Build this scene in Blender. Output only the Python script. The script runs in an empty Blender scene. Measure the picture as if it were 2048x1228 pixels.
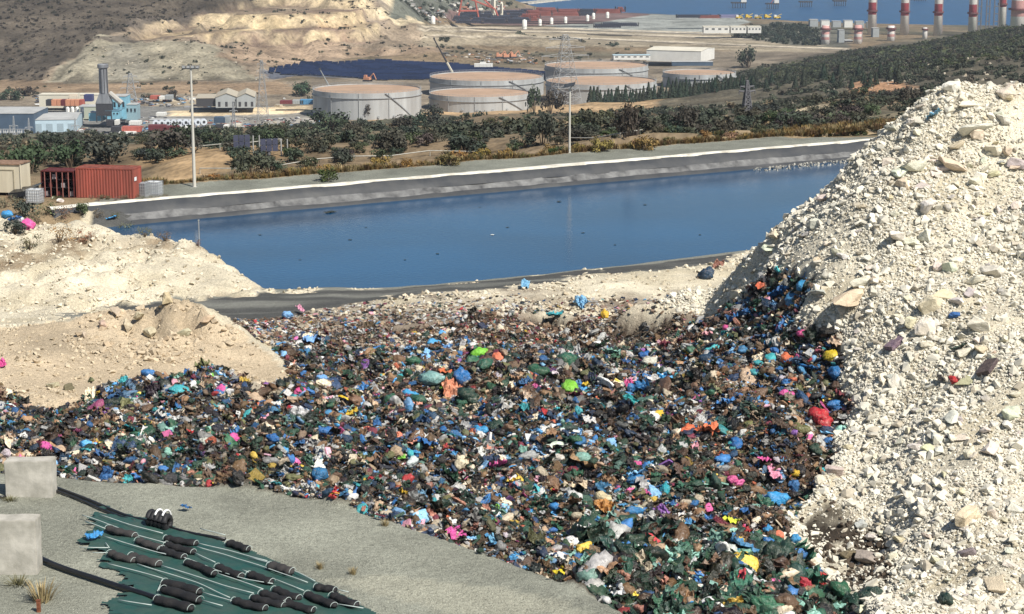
import bpy, bmesh, math, random
import numpy as np
from mathutils import Vector, Matrix, noise as mnoise
from mathutils.geometry import delaunay_2d_cdt

random.seed(7)
RNG = np.random.default_rng(7)
SC = bpy.context.scene
COL = SC.collection

# ------------------------------------------------------------------ camera, sky, sun, exposure
HAZE = 0.00007
ZC = 130.0                                   # eye height above the sea, metres
F = 4000.0                                   # focal length in pixels of a 2048 wide frame
PITCH = math.atan2(814.0, F)
cam_d = bpy.data.cameras.new("camera"); cam = bpy.data.objects.new("camera", cam_d); COL.objects.link(cam)
cam.location = (0, 0, ZC); cam.rotation_euler = (math.pi / 2 - PITCH, 0, 0)
cam_d.sensor_width = 36.0; cam_d.lens = 36.0 * F / 2048.0
cam_d.clip_start = 1.0; cam_d.clip_end = 30000.0
SC.camera = cam

SUN_EL = math.radians(49.0); SUN_AZ = math.radians(43.0)     # azimuth from straight behind the camera towards the right
sdir = Vector((math.sin(SUN_AZ) * math.cos(SUN_EL), -math.cos(SUN_AZ) * math.cos(SUN_EL), math.sin(SUN_EL)))
world = bpy.data.worlds.new("World"); SC.world = world; world.use_nodes = True
wt = world.node_tree; wt.nodes.clear()
sky = wt.nodes.new("ShaderNodeTexSky"); sky.sky_type = 'NISHITA'; sky.sun_disc = False
sky.sun_elevation = SUN_EL; sky.sun_rotation = math.atan2(sdir.x, sdir.y)
sky.altitude = 100; sky.air_density = 1.0; sky.dust_density = 0.6; sky.ozone_density = 1.5
bg = wt.nodes.new("ShaderNodeBackground"); bg.inputs[1].default_value = 0.066
wo = wt.nodes.new("ShaderNodeOutputWorld")
wt.links.new(sky.outputs[0], bg.inputs[0]); wt.links.new(bg.outputs[0], wo.inputs[0])
sun_d = bpy.data.lights.new("sun", 'SUN'); sun_d.energy = 4.85; sun_d.angle = math.radians(0.5); sun_d.color = (1.0, 0.95, 0.87)
sun = bpy.data.objects.new("sun", sun_d); COL.objects.link(sun)
sun.rotation_euler = sdir.to_track_quat('Z', 'Y').to_euler(); sun.location = (60, -20, 180)
SC.view_settings.view_transform = 'Standard'; SC.view_settings.look = 'None'
SC.view_settings.exposure = 0.42; SC.view_settings.gamma = 1.0; SC.view_settings.use_curve_mapping = False
SC.render.engine = 'CYCLES'
SC.cycles.max_bounces = 5; SC.cycles.diffuse_bounces = 2; SC.cycles.glossy_bounces = 2
SC.cycles.transmission_bounces = 2; SC.cycles.volume_bounces = 0; SC.cycles.transparent_max_bounces = 6

# ------------------------------------------------------------------ picture measurements -> world
CP, SP = math.cos(PITCH), math.sin(PITCH)
def ray(px, py):
    x = (px - 1024.0) / F; u = -(py - 614.0) / F
    return x, CP + u * SP, -SP + u * CP
def G(px, py, z):
    rx, ry, rz = ray(px, py); t = (z - ZC) / rz
    return (rx * t, ry * t, z)
def D(px, py, d):
    rx, ry, rz = ray(px, py); t = d / ry
    return (rx * t, d, ZC + rz * t)
def proj(X, Y, Z):
    dz = Z - ZC
    f = Y * CP - dz * SP; u = Y * SP + dz * CP
    f = np.maximum(f, 1e-3)
    return 1024 + F * X / f, 614 - F * u / f

# ------------------------------------------------------------------ numpy value noise
def _hash(i, j, s):
    n = (i * 374761393 + j * 668265263 + s * 2147483647 // 7) & 0xffffffff
    n = ((n ^ (n >> 13)) * 1274126177) & 0xffffffff
    return ((n ^ (n >> 16)) & 0xffff) / 65535.0
def vnoise(x, y, s=0):
    x = np.asarray(x, float); y = np.asarray(y, float)
    i = np.floor(x).astype(np.int64); j = np.floor(y).astype(np.int64)
    fx = x - i; fy = y - j; fx = fx * fx * (3 - 2 * fx); fy = fy * fy * (3 - 2 * fy)
    a = _hash(i, j, s); b = _hash(i + 1, j, s); c = _hash(i, j + 1, s); d = _hash(i + 1, j + 1, s)
    return (a * (1 - fx) + b * fx) * (1 - fy) + (c * (1 - fx) + d * fx) * fy - 0.5
def fbm(x, y, sc, s=0, o=4):
    v = 0; a = 1.0
    for k in range(o):
        v = v + a * vnoise(np.asarray(x) / sc + 17.3 * k, np.asarray(y) / sc - 9.1 * k, s + k); a *= 0.5; sc *= 0.5
    return v
def inpoly(px, py, poly):
    px = np.asarray(px); py = np.asarray(py); ins = np.zeros(px.shape, bool); n = len(poly)
    for k in range(n):
        x0, y0 = poly[k]; x1, y1 = poly[(k + 1) % n]
        if y0 == y1: continue
        c = ((y0 > py) != (y1 > py)) & (px < (x1 - x0) * (py - y0) / (y1 - y0) + x0)
        ins ^= c
    return ins

# ------------------------------------------------------------------ material helpers
MATS = {}
def newmat(name):
    m = bpy.data.materials.new(name); m.use_nodes = True; nt = m.node_tree; nt.nodes.clear()
    o = nt.nodes.new("ShaderNodeOutputMaterial"); p = nt.nodes.new("ShaderNodeBsdfPrincipled")
    nt.links.new(p.outputs[0], o.inputs[0]); return m, nt, p
def mat(name, col, rough=0.8, metal=0.0, var=0.15, scale=3.0, bump=0.0, bscale=None, spec=0.3, grime=None, streak=False):
    if name in MATS: return MATS[name]
    m, nt, p = newmat(name); L = nt.links.new
    tc = nt.nodes.new("ShaderNodeTexCoord"); n = nt.nodes.new("ShaderNodeTexNoise")
    n.inputs["Scale"].default_value = scale; n.inputs["Detail"].default_value = 6; n.inputs["Roughness"].default_value = 0.6
    if streak:
        mp = nt.nodes.new("ShaderNodeMapping"); mp.inputs["Scale"].default_value = (1, 1, 0.12)
        L(tc.outputs["Object"], mp.inputs[0]); L(mp.outputs[0], n.inputs["Vector"])
    else: L(tc.outputs["Object"], n.inputs["Vector"])
    r = nt.nodes.new("ShaderNodeValToRGB"); c = Vector(col)
    g = Vector(grime) if grime else c * (1 - 1.6 * var)
    r.color_ramp.elements[0].position = 0.3; r.color_ramp.elements[1].position = 0.68
    r.color_ramp.elements[0].color = (*[max(v, 0.002) for v in g], 1); r.color_ramp.elements[1].color = (*[min(v * (1 + var), .9) for v in c], 1)
    L(n.outputs[0], r.inputs[0]); L(r.outputs[0], p.inputs["Base Color"])
    p.inputs["Roughness"].default_value = rough; p.inputs["Metallic"].default_value = metal; p.inputs["Specular IOR Level"].default_value = spec
    if bump:
        n2 = nt.nodes.new("ShaderNodeTexNoise"); n2.inputs["Scale"].default_value = bscale or scale * 6; n2.inputs["Detail"].default_value = 4
        L(tc.outputs["Object"], n2.inputs["Vector"]); b = nt.nodes.new("ShaderNodeBump"); b.inputs["Strength"].default_value = 0.6
        b.inputs["Distance"].default_value = bump; L(n2.outputs[0], b.inputs["Height"]); L(b.outputs[0], p.inputs["Normal"])
    MATS[name] = m; return m
def tinted(name, source, rough, spec, bumpd, bscale, mott=0.35, mscale=3.0, dust=0.0):
    """colour comes with each object or scattered piece; mottling and creases from noise"""
    m, nt, p = newmat(name); L = nt.links.new
    if source == 'object':
        c = nt.nodes.new("ShaderNodeObjectInfo"); co = c.outputs["Color"]
    else:
        c = nt.nodes.new("ShaderNodeAttribute"); c.attribute_type = 'INSTANCER'; c.attribute_name = 'tint'; co = c.outputs["Color"]
    tc = nt.nodes.new("ShaderNodeTexCoord"); n = nt.nodes.new("ShaderNodeTexNoise"); n.inputs["Scale"].default_value = mscale; n.inputs["Detail"].default_value = 5
    L(tc.outputs["Object"], n.inputs["Vector"])
    mr = nt.nodes.new("ShaderNodeMapRange"); mr.inputs["From Min"].default_value = 0.3; mr.inputs["From Max"].default_value = 0.7
    mr.inputs["To Min"].default_value = 1 - mott; mr.inputs["To Max"].default_value = 1 + mott
    L(n.outputs[0], mr.inputs[0]); vm = nt.nodes.new("ShaderNodeVectorMath"); vm.operation = 'SCALE'
    L(co, vm.inputs[0]); L(mr.outputs[0], vm.inputs["Scale"])
    if dust:
        nd = nt.nodes.new("ShaderNodeTexNoise"); nd.inputs["Scale"].default_value = 2.6; nd.inputs["Detail"].default_value = 6; nd.inputs["Roughness"].default_value = .7; L(tc.outputs["Object"], nd.inputs["Vector"])
        md = nt.nodes.new("ShaderNodeMapRange"); md.inputs["From Min"].default_value = .46; md.inputs["From Max"].default_value = .72; md.inputs["To Max"].default_value = dust; L(nd.outputs[0], md.inputs[0])
        mx = nt.nodes.new("ShaderNodeMix"); mx.data_type = 'RGBA'; L(md.outputs[0], mx.inputs[0]); L(vm.outputs[0], mx.inputs[6]); mx.inputs[7].default_value = (.20, .16, .115, 1); L(mx.outputs[2], p.inputs["Base Color"])
    else: L(vm.outputs[0], p.inputs["Base Color"])
    p.inputs["Roughness"].default_value = rough; p.inputs["Specular IOR Level"].default_value = spec
    if bumpd:
        n2 = nt.nodes.new("ShaderNodeTexNoise"); n2.inputs["Scale"].default_value = bscale; n2.inputs["Detail"].default_value = 3; n2.inputs["Distortion"].default_value = 1.0
        L(tc.outputs["Object"], n2.inputs["Vector"]); b = nt.nodes.new("ShaderNodeBump"); b.inputs["Strength"].default_value = 0.8
        b.inputs["Distance"].default_value = bumpd; L(n2.outputs[0], b.inputs["Height"]); L(b.outputs[0], p.inputs["Normal"])
    return m
BAG_OBJ = tinted("plastic_film", 'object', 0.40, 0.5, 0.09, 5.0, dust=.55)
BAG_INS = tinted("plastic_scraps", 'inst', 0.42, 0.5, 0.07, 5.0, dust=.35)
ROCK_OBJ = tinted("limestone_block", 'object', 0.95, 0.15, 0.05, 9.0, 0.16)
ROCK_INS = tinted("limestone_pieces", 'inst', 0.95, 0.15, 0.0, 9.0, 0.12)
LEAF_OBJ = tinted("foliage", 'object', 0.75, 0.2, 0.0, 5.0, 0.5, 0.8)
LEAF_INS = tinted("scrub_foliage", 'inst', 0.75, 0.2, 0.0, 5.0, 0.5, 0.8)
BARK = mat("bark", (.12, .09, .06), .9)

# ------------------------------------------------------------------ object helpers
def put(name, me, parent=None, m=None, loc=None):
    o = bpy.data.objects.new(name, me); COL.objects.link(o)
    if m and me and not me.materials: me.materials.append(m)
    if parent: o.parent = parent
    if loc is not None: o.location = loc
    return o
def tag(o, label=None, cat=None, group=None, kind=None):
    if label: o["label"] = label
    if cat: o["category"] = cat
    if group: o["group"] = group
    if kind: o["kind"] = kind
    return o
def empty(name, loc, rz=0.0, label=None, cat=None, group=None):
    o = bpy.data.objects.new(name, None); COL.objects.link(o); o.location = loc; o.rotation_euler = (0, 0, rz)
    o.empty_display_size = 0.1
    return tag(o, label, cat, group)
USED = set()
def where(prefix, px, py, anchors):
    """says which one: the nearest thing one can find, how near, on which side; None when that is taken"""
    best = sorted(anchors, key=lambda a: math.hypot(a[0] - px, (a[1] - py) * 1.4))[:3]
    for a in best:
        dx, dy = px - a[0], (py - a[1]) * 1.25; d = math.hypot(dx, dy)
        side = ("right of" if dx > 0 else "left of") if abs(dx) > abs(dy) * 1.6 else ("below" if dy > 0 else "above") if abs(dy) > abs(dx) * 1.6 else ("below and right of" if dx > 0 else "below and left of") if dy > 0 else ("above and right of" if dx > 0 else "above and left of")
        near = "just" if d < 45 else "a little" if d < 95 else "well"
        lab = "%s %s %s %s" % (prefix, near, side, a[2])
        if lab not in USED and len(lab.split()) <= 16: USED.add(lab); return lab
    return None
ORD = "first second third fourth fifth sixth seventh eighth ninth tenth eleventh twelfth".split()
def nth(k): return ORD[k] if k < 12 else "%d%s" % (k + 1, {1: "st", 2: "nd", 3: "rd"}.get((k + 1) % 10, "th") if (k + 1) % 100 not in (11, 12, 13) else "th")
def copy_tree(o, parent=None):
    c = o.copy(); COL.objects.link(c)
    if parent: c.parent = parent
    for ch in o.children: copy_tree(ch, c)
    return c
class MB:
    def __init__(s): s.v = []; s.f = []
    def add(s, v, f):
        b = len(s.v); s.v += [tuple(x) for x in v]; s.f += [tuple(b + i for i in q) for q in f]; return s
    def box(s, x0, x1, y0, y1, z0, z1):
        return s.add([(x0,y0,z0),(x1,y0,z0),(x1,y1,z0),(x0,y1,z0),(x0,y0,z1),(x1,y0,z1),(x1,y1,z1),(x0,y1,z1)],
                     [(0,3,2,1),(4,5,6,7),(0,1,5,4),(1,2,6,5),(2,3,7,6),(3,0,4,7)])
    def tube(s, a, b, r0, r1=None, n=8, caps=True):
        a = Vector(a); b = Vector(b); r1 = r0 if r1 is None else r1; d = (b - a).normalized()
        q = d.to_track_quat('Z', 'Y'); v = []
        for p, r in ((a, r0), (b, r1)):
            for k in range(n):
                t = 2 * math.pi * k / n; v.append(p + q @ Vector((r * math.cos(t), r * math.sin(t), 0)))
        f = [(k, (k + 1) % n, n + (k + 1) % n, n + k) for k in range(n)]
        if caps: f += [tuple(range(n - 1, -1, -1)), tuple(range(n, 2 * n))]
        return s.add(v, f)
    def path(s, pts, r, n=6, rf=None):
        pts = [Vector(p) for p in pts]; v = []; m_ = len(pts)
        for i, p in enumerate(pts):
            d = (pts[min(i + 1, m_ - 1)] - pts[max(i - 1, 0)]).normalized(); q = d.to_track_quat('Z', 'Y')
            rr = rf(i / (m_ - 1)) if rf else r
            for k in range(n):
                t = 2 * math.pi * k / n; v.append(p + q @ Vector((rr * math.cos(t), rr * math.sin(t), 0)))
        f = [(i * n + k, i * n + (k + 1) % n, (i + 1) * n + (k + 1) % n, (i + 1) * n + k) for i in range(m_ - 1) for k in range(n)]
        f += [tuple(range(n - 1, -1, -1)), tuple(range((m_ - 1) * n, m_ * n))]
        return s.add(v, f)
    def lathe(s, prof, n=32, close=False):
        v = []
        for r, z in prof:
            for k in range(n):
                t = 2 * math.pi * k / n; v.append((r * math.cos(t), r * math.sin(t), z))
        f = [(i * n + k, i * n + (k + 1) % n, (i + 1) * n + (k + 1) % n, (i + 1) * n + k) for i in range(len(prof) - 1) for k in range(n)]
        if close: f += [tuple(range(n - 1, -1, -1)), tuple(range((len(prof) - 1) * n, len(prof) * n))]
        return s.add(v, f)
    def mesh(s, name):
        me = bpy.data.meshes.new(name); me.from_pydata(s.v, [], s.f); me.update(); return me
    def build(s, name, m, parent=None, smooth=False, label=None):
        me = s.mesh(name); o = put(name, me, parent, m)
        if smooth:
            for p in me.polygons: p.use_smooth = True
        if label: o["label"] = label
        return o
def grid_mesh(name, V, nx, ny, m, cols=None, smooth=True):
    """V (ny*nx,3) -> sheet"""
    me = bpy.data.meshes.new(name)
    i = np.arange((ny - 1) * (nx - 1)); a = (i // (nx - 1)) * nx + i % (nx - 1)
    q = np.stack([a, a + 1, a + nx + 1, a + nx], 1).astype(np.int32)
    me.vertices.add(len(V)); me.vertices.foreach_set("co", V.astype(np.float32).ravel())
    me.loops.add(q.size); me.loops.foreach_set("vertex_index", q.ravel())
    me.polygons.add(len(q)); me.polygons.foreach_set("loop_start", np.arange(0, q.size, 4, dtype=np.int32))
    me.update(calc_edges=True)
    if smooth: me.polygons.foreach_set("use_smooth", np.ones(len(q), bool))
    if cols is not None:
        ca = me.color_attributes.new("soil", 'FLOAT_COLOR', 'POINT')
        ca.data.foreach_set("color", np.concatenate([cols, np.ones((len(cols), 1))], 1).astype(np.float32).ravel())
    o = put(name, me, None, m); return o
# ------------------------------------------------------------------ terrain: measured heights
CTRL = []; 
def cg(px, py, z): CTRL.append(G(px, py, z))
def cd(px, py, d): CTRL.append(D(px, py, d))
def cw(x, y, z): CTRL.append((x, y, z))
# near gravel berm the camera looks over
CREST = [(-300,938),(0,942),(110,950),(400,967),(550,985),(700,1012),(850,1055),(1000,1103),(1130,1158),(1260,1218),(1380,1290),(1500,1370)]
ZB = 110.4
for x in (-60, -30, 0, 20): cw(x, 20, ZB + .6); cw(x, 38, ZB + 0.2)
cw(60, 20, ZB)
CRW = [G(a, b, ZB) for a, b in CREST]
for p in CRW: CTRL.append(p)
cw(8, 44, ZB); cw(14, 36, ZB); cw(30, 28, ZB)
for k, p in enumerate(CRW):                       # outer foot of the berm, buried by the waste
    zz = 107.0 if p[0] < -4 else 105.2
    cw(p[0] + .8, p[1] + 2.6, zz)
cw(14, 48, 105.2); cw(22, 42, 105.2); cw(40, 38, 106); cw(60, 40, 107)
# waste floor
for a in [(-250,900,107.6),(0,900,108.2),(150,900,108.3),(350,900,108.2),(550,920,107.8),(0,800,107.3),(200,805,107.4),(400,782,107.3),
          (590,765,106.8),(700,900,107.3),(850,950,106.6),(700,760,106.6),(600,690,105.6),(1000,1000,106.3),(1000,880,107.0),(1000,760,106.4),
          (1000,690,105.7),(800,660,105.4),(1000,640,105.3),(1200,640,105.6),(1200,1100,105.6),(1300,1000,106.2),(1250,850,107.1),
          (1250,720,106.8),(1400,1180,105.3),(1450,1050,106.2),(1450,900,107.1),(1430,760,107.8),(1400,670,107.0)]: cg(*a)
# rubble heap
for a in [(1300,632,116),(1560,655,94),(1500,740,92.5),(1690,700,90),(1690,850,85.5),(1600,1000,80),(1640,1110,74.8),(1720,1210,70.5),(1560,1190,71)]: cd(*a)
for a in [(1900,1228,67.5),(1900,1000,75),(1900,850,80.5),(1900,700,85),(1900,500,93),(1900,350,97),(1900,250,99),
          (2060,1228,66),(2060,1000,74),(2060,850,79.5),(2060,700,84),(2060,500,92.5),(2060,350,97),(2060,250,99),
          (2400,1228,66),(2400,900,77),(2400,600,87),(2400,350,94),(1750,1100,75),(1750,1000,78.5),(1750,850,84),(1750,700,88),(1750,560,91.5),(1750,430,95),
          (1620,600,93),(1620,520,96.5),(1500,600,99),(1450,640,103)]: cd(*a)
RIDGE = [(2500,190,101.5),(2300,165,101.5),(2100,158,101.5),(2040,166,101.5),(1985,168,101.5),(1940,146,101),(1900,128,101),(1850,176,100.5),(1800,228,100),(1750,284,99.7),(1680,354,100.5),(1600,418,102),(1550,456,103.5),(1500,496,105.5),(1430,560,109),(1370,615,114.5)]
for a in RIDGE: cd(*a)
for a in RIDGE:
    x, y, z = D(*a); drop = max(0, z - 104.3)
    CTRL.append((x * (1 + .02) - drop * .55, y + drop * 1.05 + .8, 104.3))
# pale soil mound with a level shelf
for a in [(330,607,104.5),(270,615,104),(390,625,104),(440,650,102.5),(500,690,101),(560,735,98.5),(590,757,97.3),(170,665,101),(210,640,103),(150,690,99.5),
          (300,690,100),(400,700,99.5),(250,760,95.0),(450,760,95.5)]: cd(*a)
for a in [(-200,655,107.6),(0,662,107.7),(100,668,107.7),(-200,760,107.5),(0,770,107.5)]: cg(*a)
for a in [(-200,650,105.2),(0,650,105.1),(150,648,105.1),(330,640,105.2),(480,655,105.3),(600,650,105.3)]: cg(*a)
# chalky apron and near lip of the pond
for a in [(500,637,105),(700,611,105),(840,592,105.3),(950,580,105.3),(1200,555,105.3),(1400,535,105.3),(300,629,105),(130,632,105),(-200,640,105)]: cg(*a)
NEARLIP = [(-300,612,104.2),(130,622,104.2),(300,602,104.2),(420,592,104.2),(540,579,104.0),(800,573,104),(1100,546,104),(1450,506,104.0),(1700,476,104),(1950,450,104)]
for a in NEARLIP: cg(*a)
for a in NEARLIP[4:]:
    x, y, z = G(*a); cw(x - .5, y + 6.5, 100.0)
# soil bench tipped into the pond corner
for a in [(535,577,134.5),(470,537,137.5),(430,506,139.5),(400,492,141),(300,478,143.5),(200,450,146.5),(160,443,147.5),(100,446,148),(0,432,150),(-200,420,152),
          (480,575,133),(400,580,131),(250,600,128.5),(100,615,127),(0,622,126.5),(-200,630,126),(300,540,134),(100,545,134),(0,545,134),(-200,545,134)]: cd(*a)
for x, y in ((-15.5, 141.5), (-19, 147), (-23, 151), (-30.5, 155), (-37, 152.5)): cw(x, y, 100.0)
cw(-41, 155, 102.6); cw(-44, 172, 102.5); cw(-60, 160, 103.2)
# far bank
FB0, FB1 = Vector(G(120, 420, 102.5)[:2]), Vector(G(1740, 284, 102.5)[:2])
fdir = (FB1 - FB0).normalized(); fn = Vector((-fdir.y, fdir.x))           # fn points away from the camera
def FBP(s, o, z): p = FB0 + fdir * s + fn * o; return (p.x, p.y, z)
FL = (FB1 - FB0).length
for s in np.arange(-2, FL + 45, 9.0):
    cw(*FBP(s, -3.6, 100.0)); cw(*FBP(s, -.5, 102.3)); cw(*FBP(s, .8, 102.5)); cw(*FBP(s, 8, 102.5)); cw(*FBP(s, 9.5, 102.6))
    if s > 18: cw(*FBP(s, 16, 101.4)); cw(*FBP(s, 26, 98.2))
cw(-39.5, 178, 102.4); cw(-39.0, 166, 102.3)
for x, y in ((62, 228), (66, 200), (58, 170), (48, 150)): cw(x, y, 104)
for x, y in ((54, 222), (52, 196), (44, 172), (36, 158)): cw(x, y, 100)
for x in (-120, -75): cw(x, 150, 104.5); cw(x, 180, 103.2); cw(x, 120, 105)
for x in (90, 140): cw(x, 110, 108); cw(x, 150, 104); cw(x, 210, 103)
cw(-60, 185, 102.6); cw(-60, 197, 102.3); cw(-46, 197, 102.3); cw(-34, 199, 102.2)
for a in [(-100,352,235),(100,352,235),(300,350,245),(200,330,330),(-100,330,330),(-300,330,330),(100,300,560),(-400,300,560),(350,300,520),(300,280,800),(0,285,800),(-400,280,800),
          (500,320,330),(500,285,600),(650,262,760),(700,300,330),(700,275,560),
          (1000,300,262),(1000,275,400),(1000,250,650),(1050,235,850),(1200,285,280),(1200,262,420),(1200,240,650),(1220,222,850),
          (1450,272,285),(1450,252,420),(1450,225,700),(1480,203,930),(1650,262,300),(1700,235,480),(1700,205,750),(1850,240,400),(1850,200,620),
          (2100,220,420),(2100,170,700),(2600,200,420),(2600,140,700),
          (1300,222,870),(1360,200,960),(1450,180,1080),(1550,160,1150),(1700,160,950),(1700,130,1250),(1900,130,950),(1900,98,1300),(2050,110,1000),(2050,75,1280),
          (2040,58,1500),(1900,80,1500),(1800,97,1500),(1720,110,1490),(1650,118,1480),(1560,134,1430),(1500,146,1380),(2300,20,1500),(2800,-10,1500)]: cd(*a)
for x in (410, 340, 270, 200, 560, 750): cw(x, 1660, 8 if x < 420 else 20)
for a in [(-400,275,10),(0,292,10),(200,282,10),(400,274,10),(560,262,10),(700,244,10),(850,234,10),(1000,230,10),(1095,222,10),(1250,208,10),(1330,185,10),(1420,150,10),
          (0,240,10),(400,240,10),(0,200,10),(400,200,10),(600,200,10),(900,190,10),(1200,180,10),(700,150,10),(1000,140,10),(1300,140,9),(1000,100,8),(1300,100,7),(1600,100,7),
          (900,60,5),(1200,60,4),(1500,60,4),(1800,60,5),(2100,60,5),(0,170,10),(-400,170,10)]: cg(*a)
# coast
COAST = [(1000,6),(1100,14),(1180,20),(1260,24),(1400,29),(1480,33),(1560,38),(1640,42),(1750,45),(1900,48),(2100,50),(2600,52)]
for a in COAST: cg(a[0], a[1] + 5, 2.0); cg(a[0], a[1] - 2, -3.0)
cg(780, -25, 3.0); cg(980, -15, 3.0)
for x in (0, 500, 1100, 1700): cw(x, 3300, -4)
cw(1700, 900, 40); cw(1700, 1500, 30); cw(1700, 1900, 6); cw(-1700, 300, 90); cw(1700, 300, 90); cw(-1700, 900, 20); cw(-1700, 1300, 15)
cw(-400, 130, 106); cw(400, 130, 108); cw(-400, 20, 112); cw(400, 20, 112); cw(-1700, 20, 112); cw(1700, 20, 112)
# quarry hill
for a in [(-500,170,1330),(0,163,1345),(100,161,1335),(300,160,1330),(520,157,1335),(620,150,1370),
          (150,105,1395),(200,76,1430),(300,80,1425),(390,82,1420),(450,112,1385),(160,130,1360),
          (480,100,1430),(560,98,1490),(700,92,1540),(800,82,1600),(860,52,1900),
          (-400,130,1400),(0,130,1400),(0,60,1470),(130,70,1460),(300,55,1500),(250,66,1460),(450,45,1530),(600,38,1560),(620,60,1540),(720,62,1560),
          (400,25,1580),(550,0,1650),(700,12,1640),(740,-5,1690),(800,30,1690),(830,46,1740),
          (-400,-50,1640),(0,-50,1640),(300,-70,1660),(550,-90,1760),(700,-50,1760),(780,-10,1760),(-400,-150,1900),(0,-190,1950),(400,-170,1950),(700,-80,1950),(790,-10,1900)]: cd(*a)
cw(-1700, 1700, 90); cw(-1700, 2600, 160); cw(-300, 2700, 60); cw(-300, 3300, 10); cw(-1700, 3300, 60)

def triangulate(pts):
    P = []; seen = set()
    for p in pts:
        k = (round(p[0] * 2), round(p[1] * 2))
        if k in seen: continue
        seen.add(k); P.append(p)
    r = delaunay_2d_cdt([Vector((p[0], p[1])) for p in P], [], [], 0, 1e-4)
    z = np.array([P[s[0]][2] for s in r[3]]); xy = np.array([[v.x, v.y] for v in r[0]])
    return xy, z, [t for t in r[2] if len(t) == 3]
XY, ZZ, TR = triangulate(CTRL)
def raster(gx, gy):
    H = np.full((len(gy), len(gx)), np.nan)
    for a, b, c in TR:
        pa, pb, pc = XY[a], XY[b], XY[c]
        x0, x1 = min(pa[0], pb[0], pc[0]), max(pa[0], pb[0], pc[0]); y0, y1 = min(pa[1], pb[1], pc[1]), max(pa[1], pb[1], pc[1])
        i0, i1 = np.searchsorted(gx, x0), np.searchsorted(gx, x1, 'right'); j0, j1 = np.searchsorted(gy, y0), np.searchsorted(gy, y1, 'right')
        if i0 >= i1 or j0 >= j1: continue
        X, Y = np.meshgrid(gx[i0:i1], gy[j0:j1])
        d = (pb[1] - pc[1]) * (pa[0] - pc[0]) + (pc[0] - pb[0]) * (pa[1] - pc[1])
        if abs(d) < 1e-9: continue
        l0 = ((pb[1] - pc[1]) * (X - pc[0]) + (pc[0] - pb[0]) * (Y - pc[1])) / d
        l1 = ((pc[1] - pa[1]) * (X - pc[0]) + (pa[0] - pc[0]) * (Y - pc[1])) / d
        l2 = 1 - l0 - l1; m = (l0 >= -1e-6) & (l1 >= -1e-6) & (l2 >= -1e-6)
        sub = H[j0:j1, i0:i1]; sub[m] = (l0 * ZZ[a] + l1 * ZZ[b] + l2 * ZZ[c])[m]
    H[np.isnan(H)] = 5.0
    return H
def smooth(H, n):
    for _ in range(n):
        P = np.pad(H, 1, mode='edge'); H = (P[:-2, 1:-1] + P[2:, 1:-1] + P[1:-1, :-2] + P[1:-1, 2:] + 4 * H) / 8
    return H
def ramp(x0, x1, step, grow, lim):
    out = [x0]; s = step
    while abs(out[-1] - x0) < abs(x1 - x0):
        s = min(s * grow, lim); out.append(out[-1] + math.copysign(s, x1 - x0))
    return out
gx = np.array(ramp(-36, -150, .3, 1.05, 4)[:0:-1] + list(np.arange(-36, 44, .3)) + ramp(44, 160, .3, 1.05, 4)[1:])
gy = np.array(list(np.arange(22, 48, 1.0)) + list(np.arange(48, 150, .3)) + list(np.arange(150, 236, .55)))
HN = smooth(raster(gx, gy), 3)
HS = smooth(HN, 45); GX0, GY0 = np.meshgrid(gx, gy); w_ = np.clip((GX0 - 13.5) / 3, 0, 1) * np.clip((GY0 - 64) / 4, 0, 1) * np.clip((105 - GY0) / 6, 0, 1); HN = HN * (1 - w_) + HS * w_
GX, GY = np.meshgrid(gx, gy)
fx = np.array(sorted(ramp(-420, -1690, 4.5, 1.08, 40)[1:] + list(np.arange(-420, 560, 4.2)) + ramp(560, 1690, 4.5, 1.08, 40)[1:]))
fy = np.array([234.0] + ramp(236, 1000, 2.0, 1.012, 6.0)[0:] + [])
fy = np.concatenate([fy, np.arange(fy[-1] + 5, 2300, 5.0), np.arange(2310, 3280, 40.0)])
HF = raster(fx, fy); HF = smooth(HF, 1)
FX, FY = np.meshgrid(fx, fy)

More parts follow.
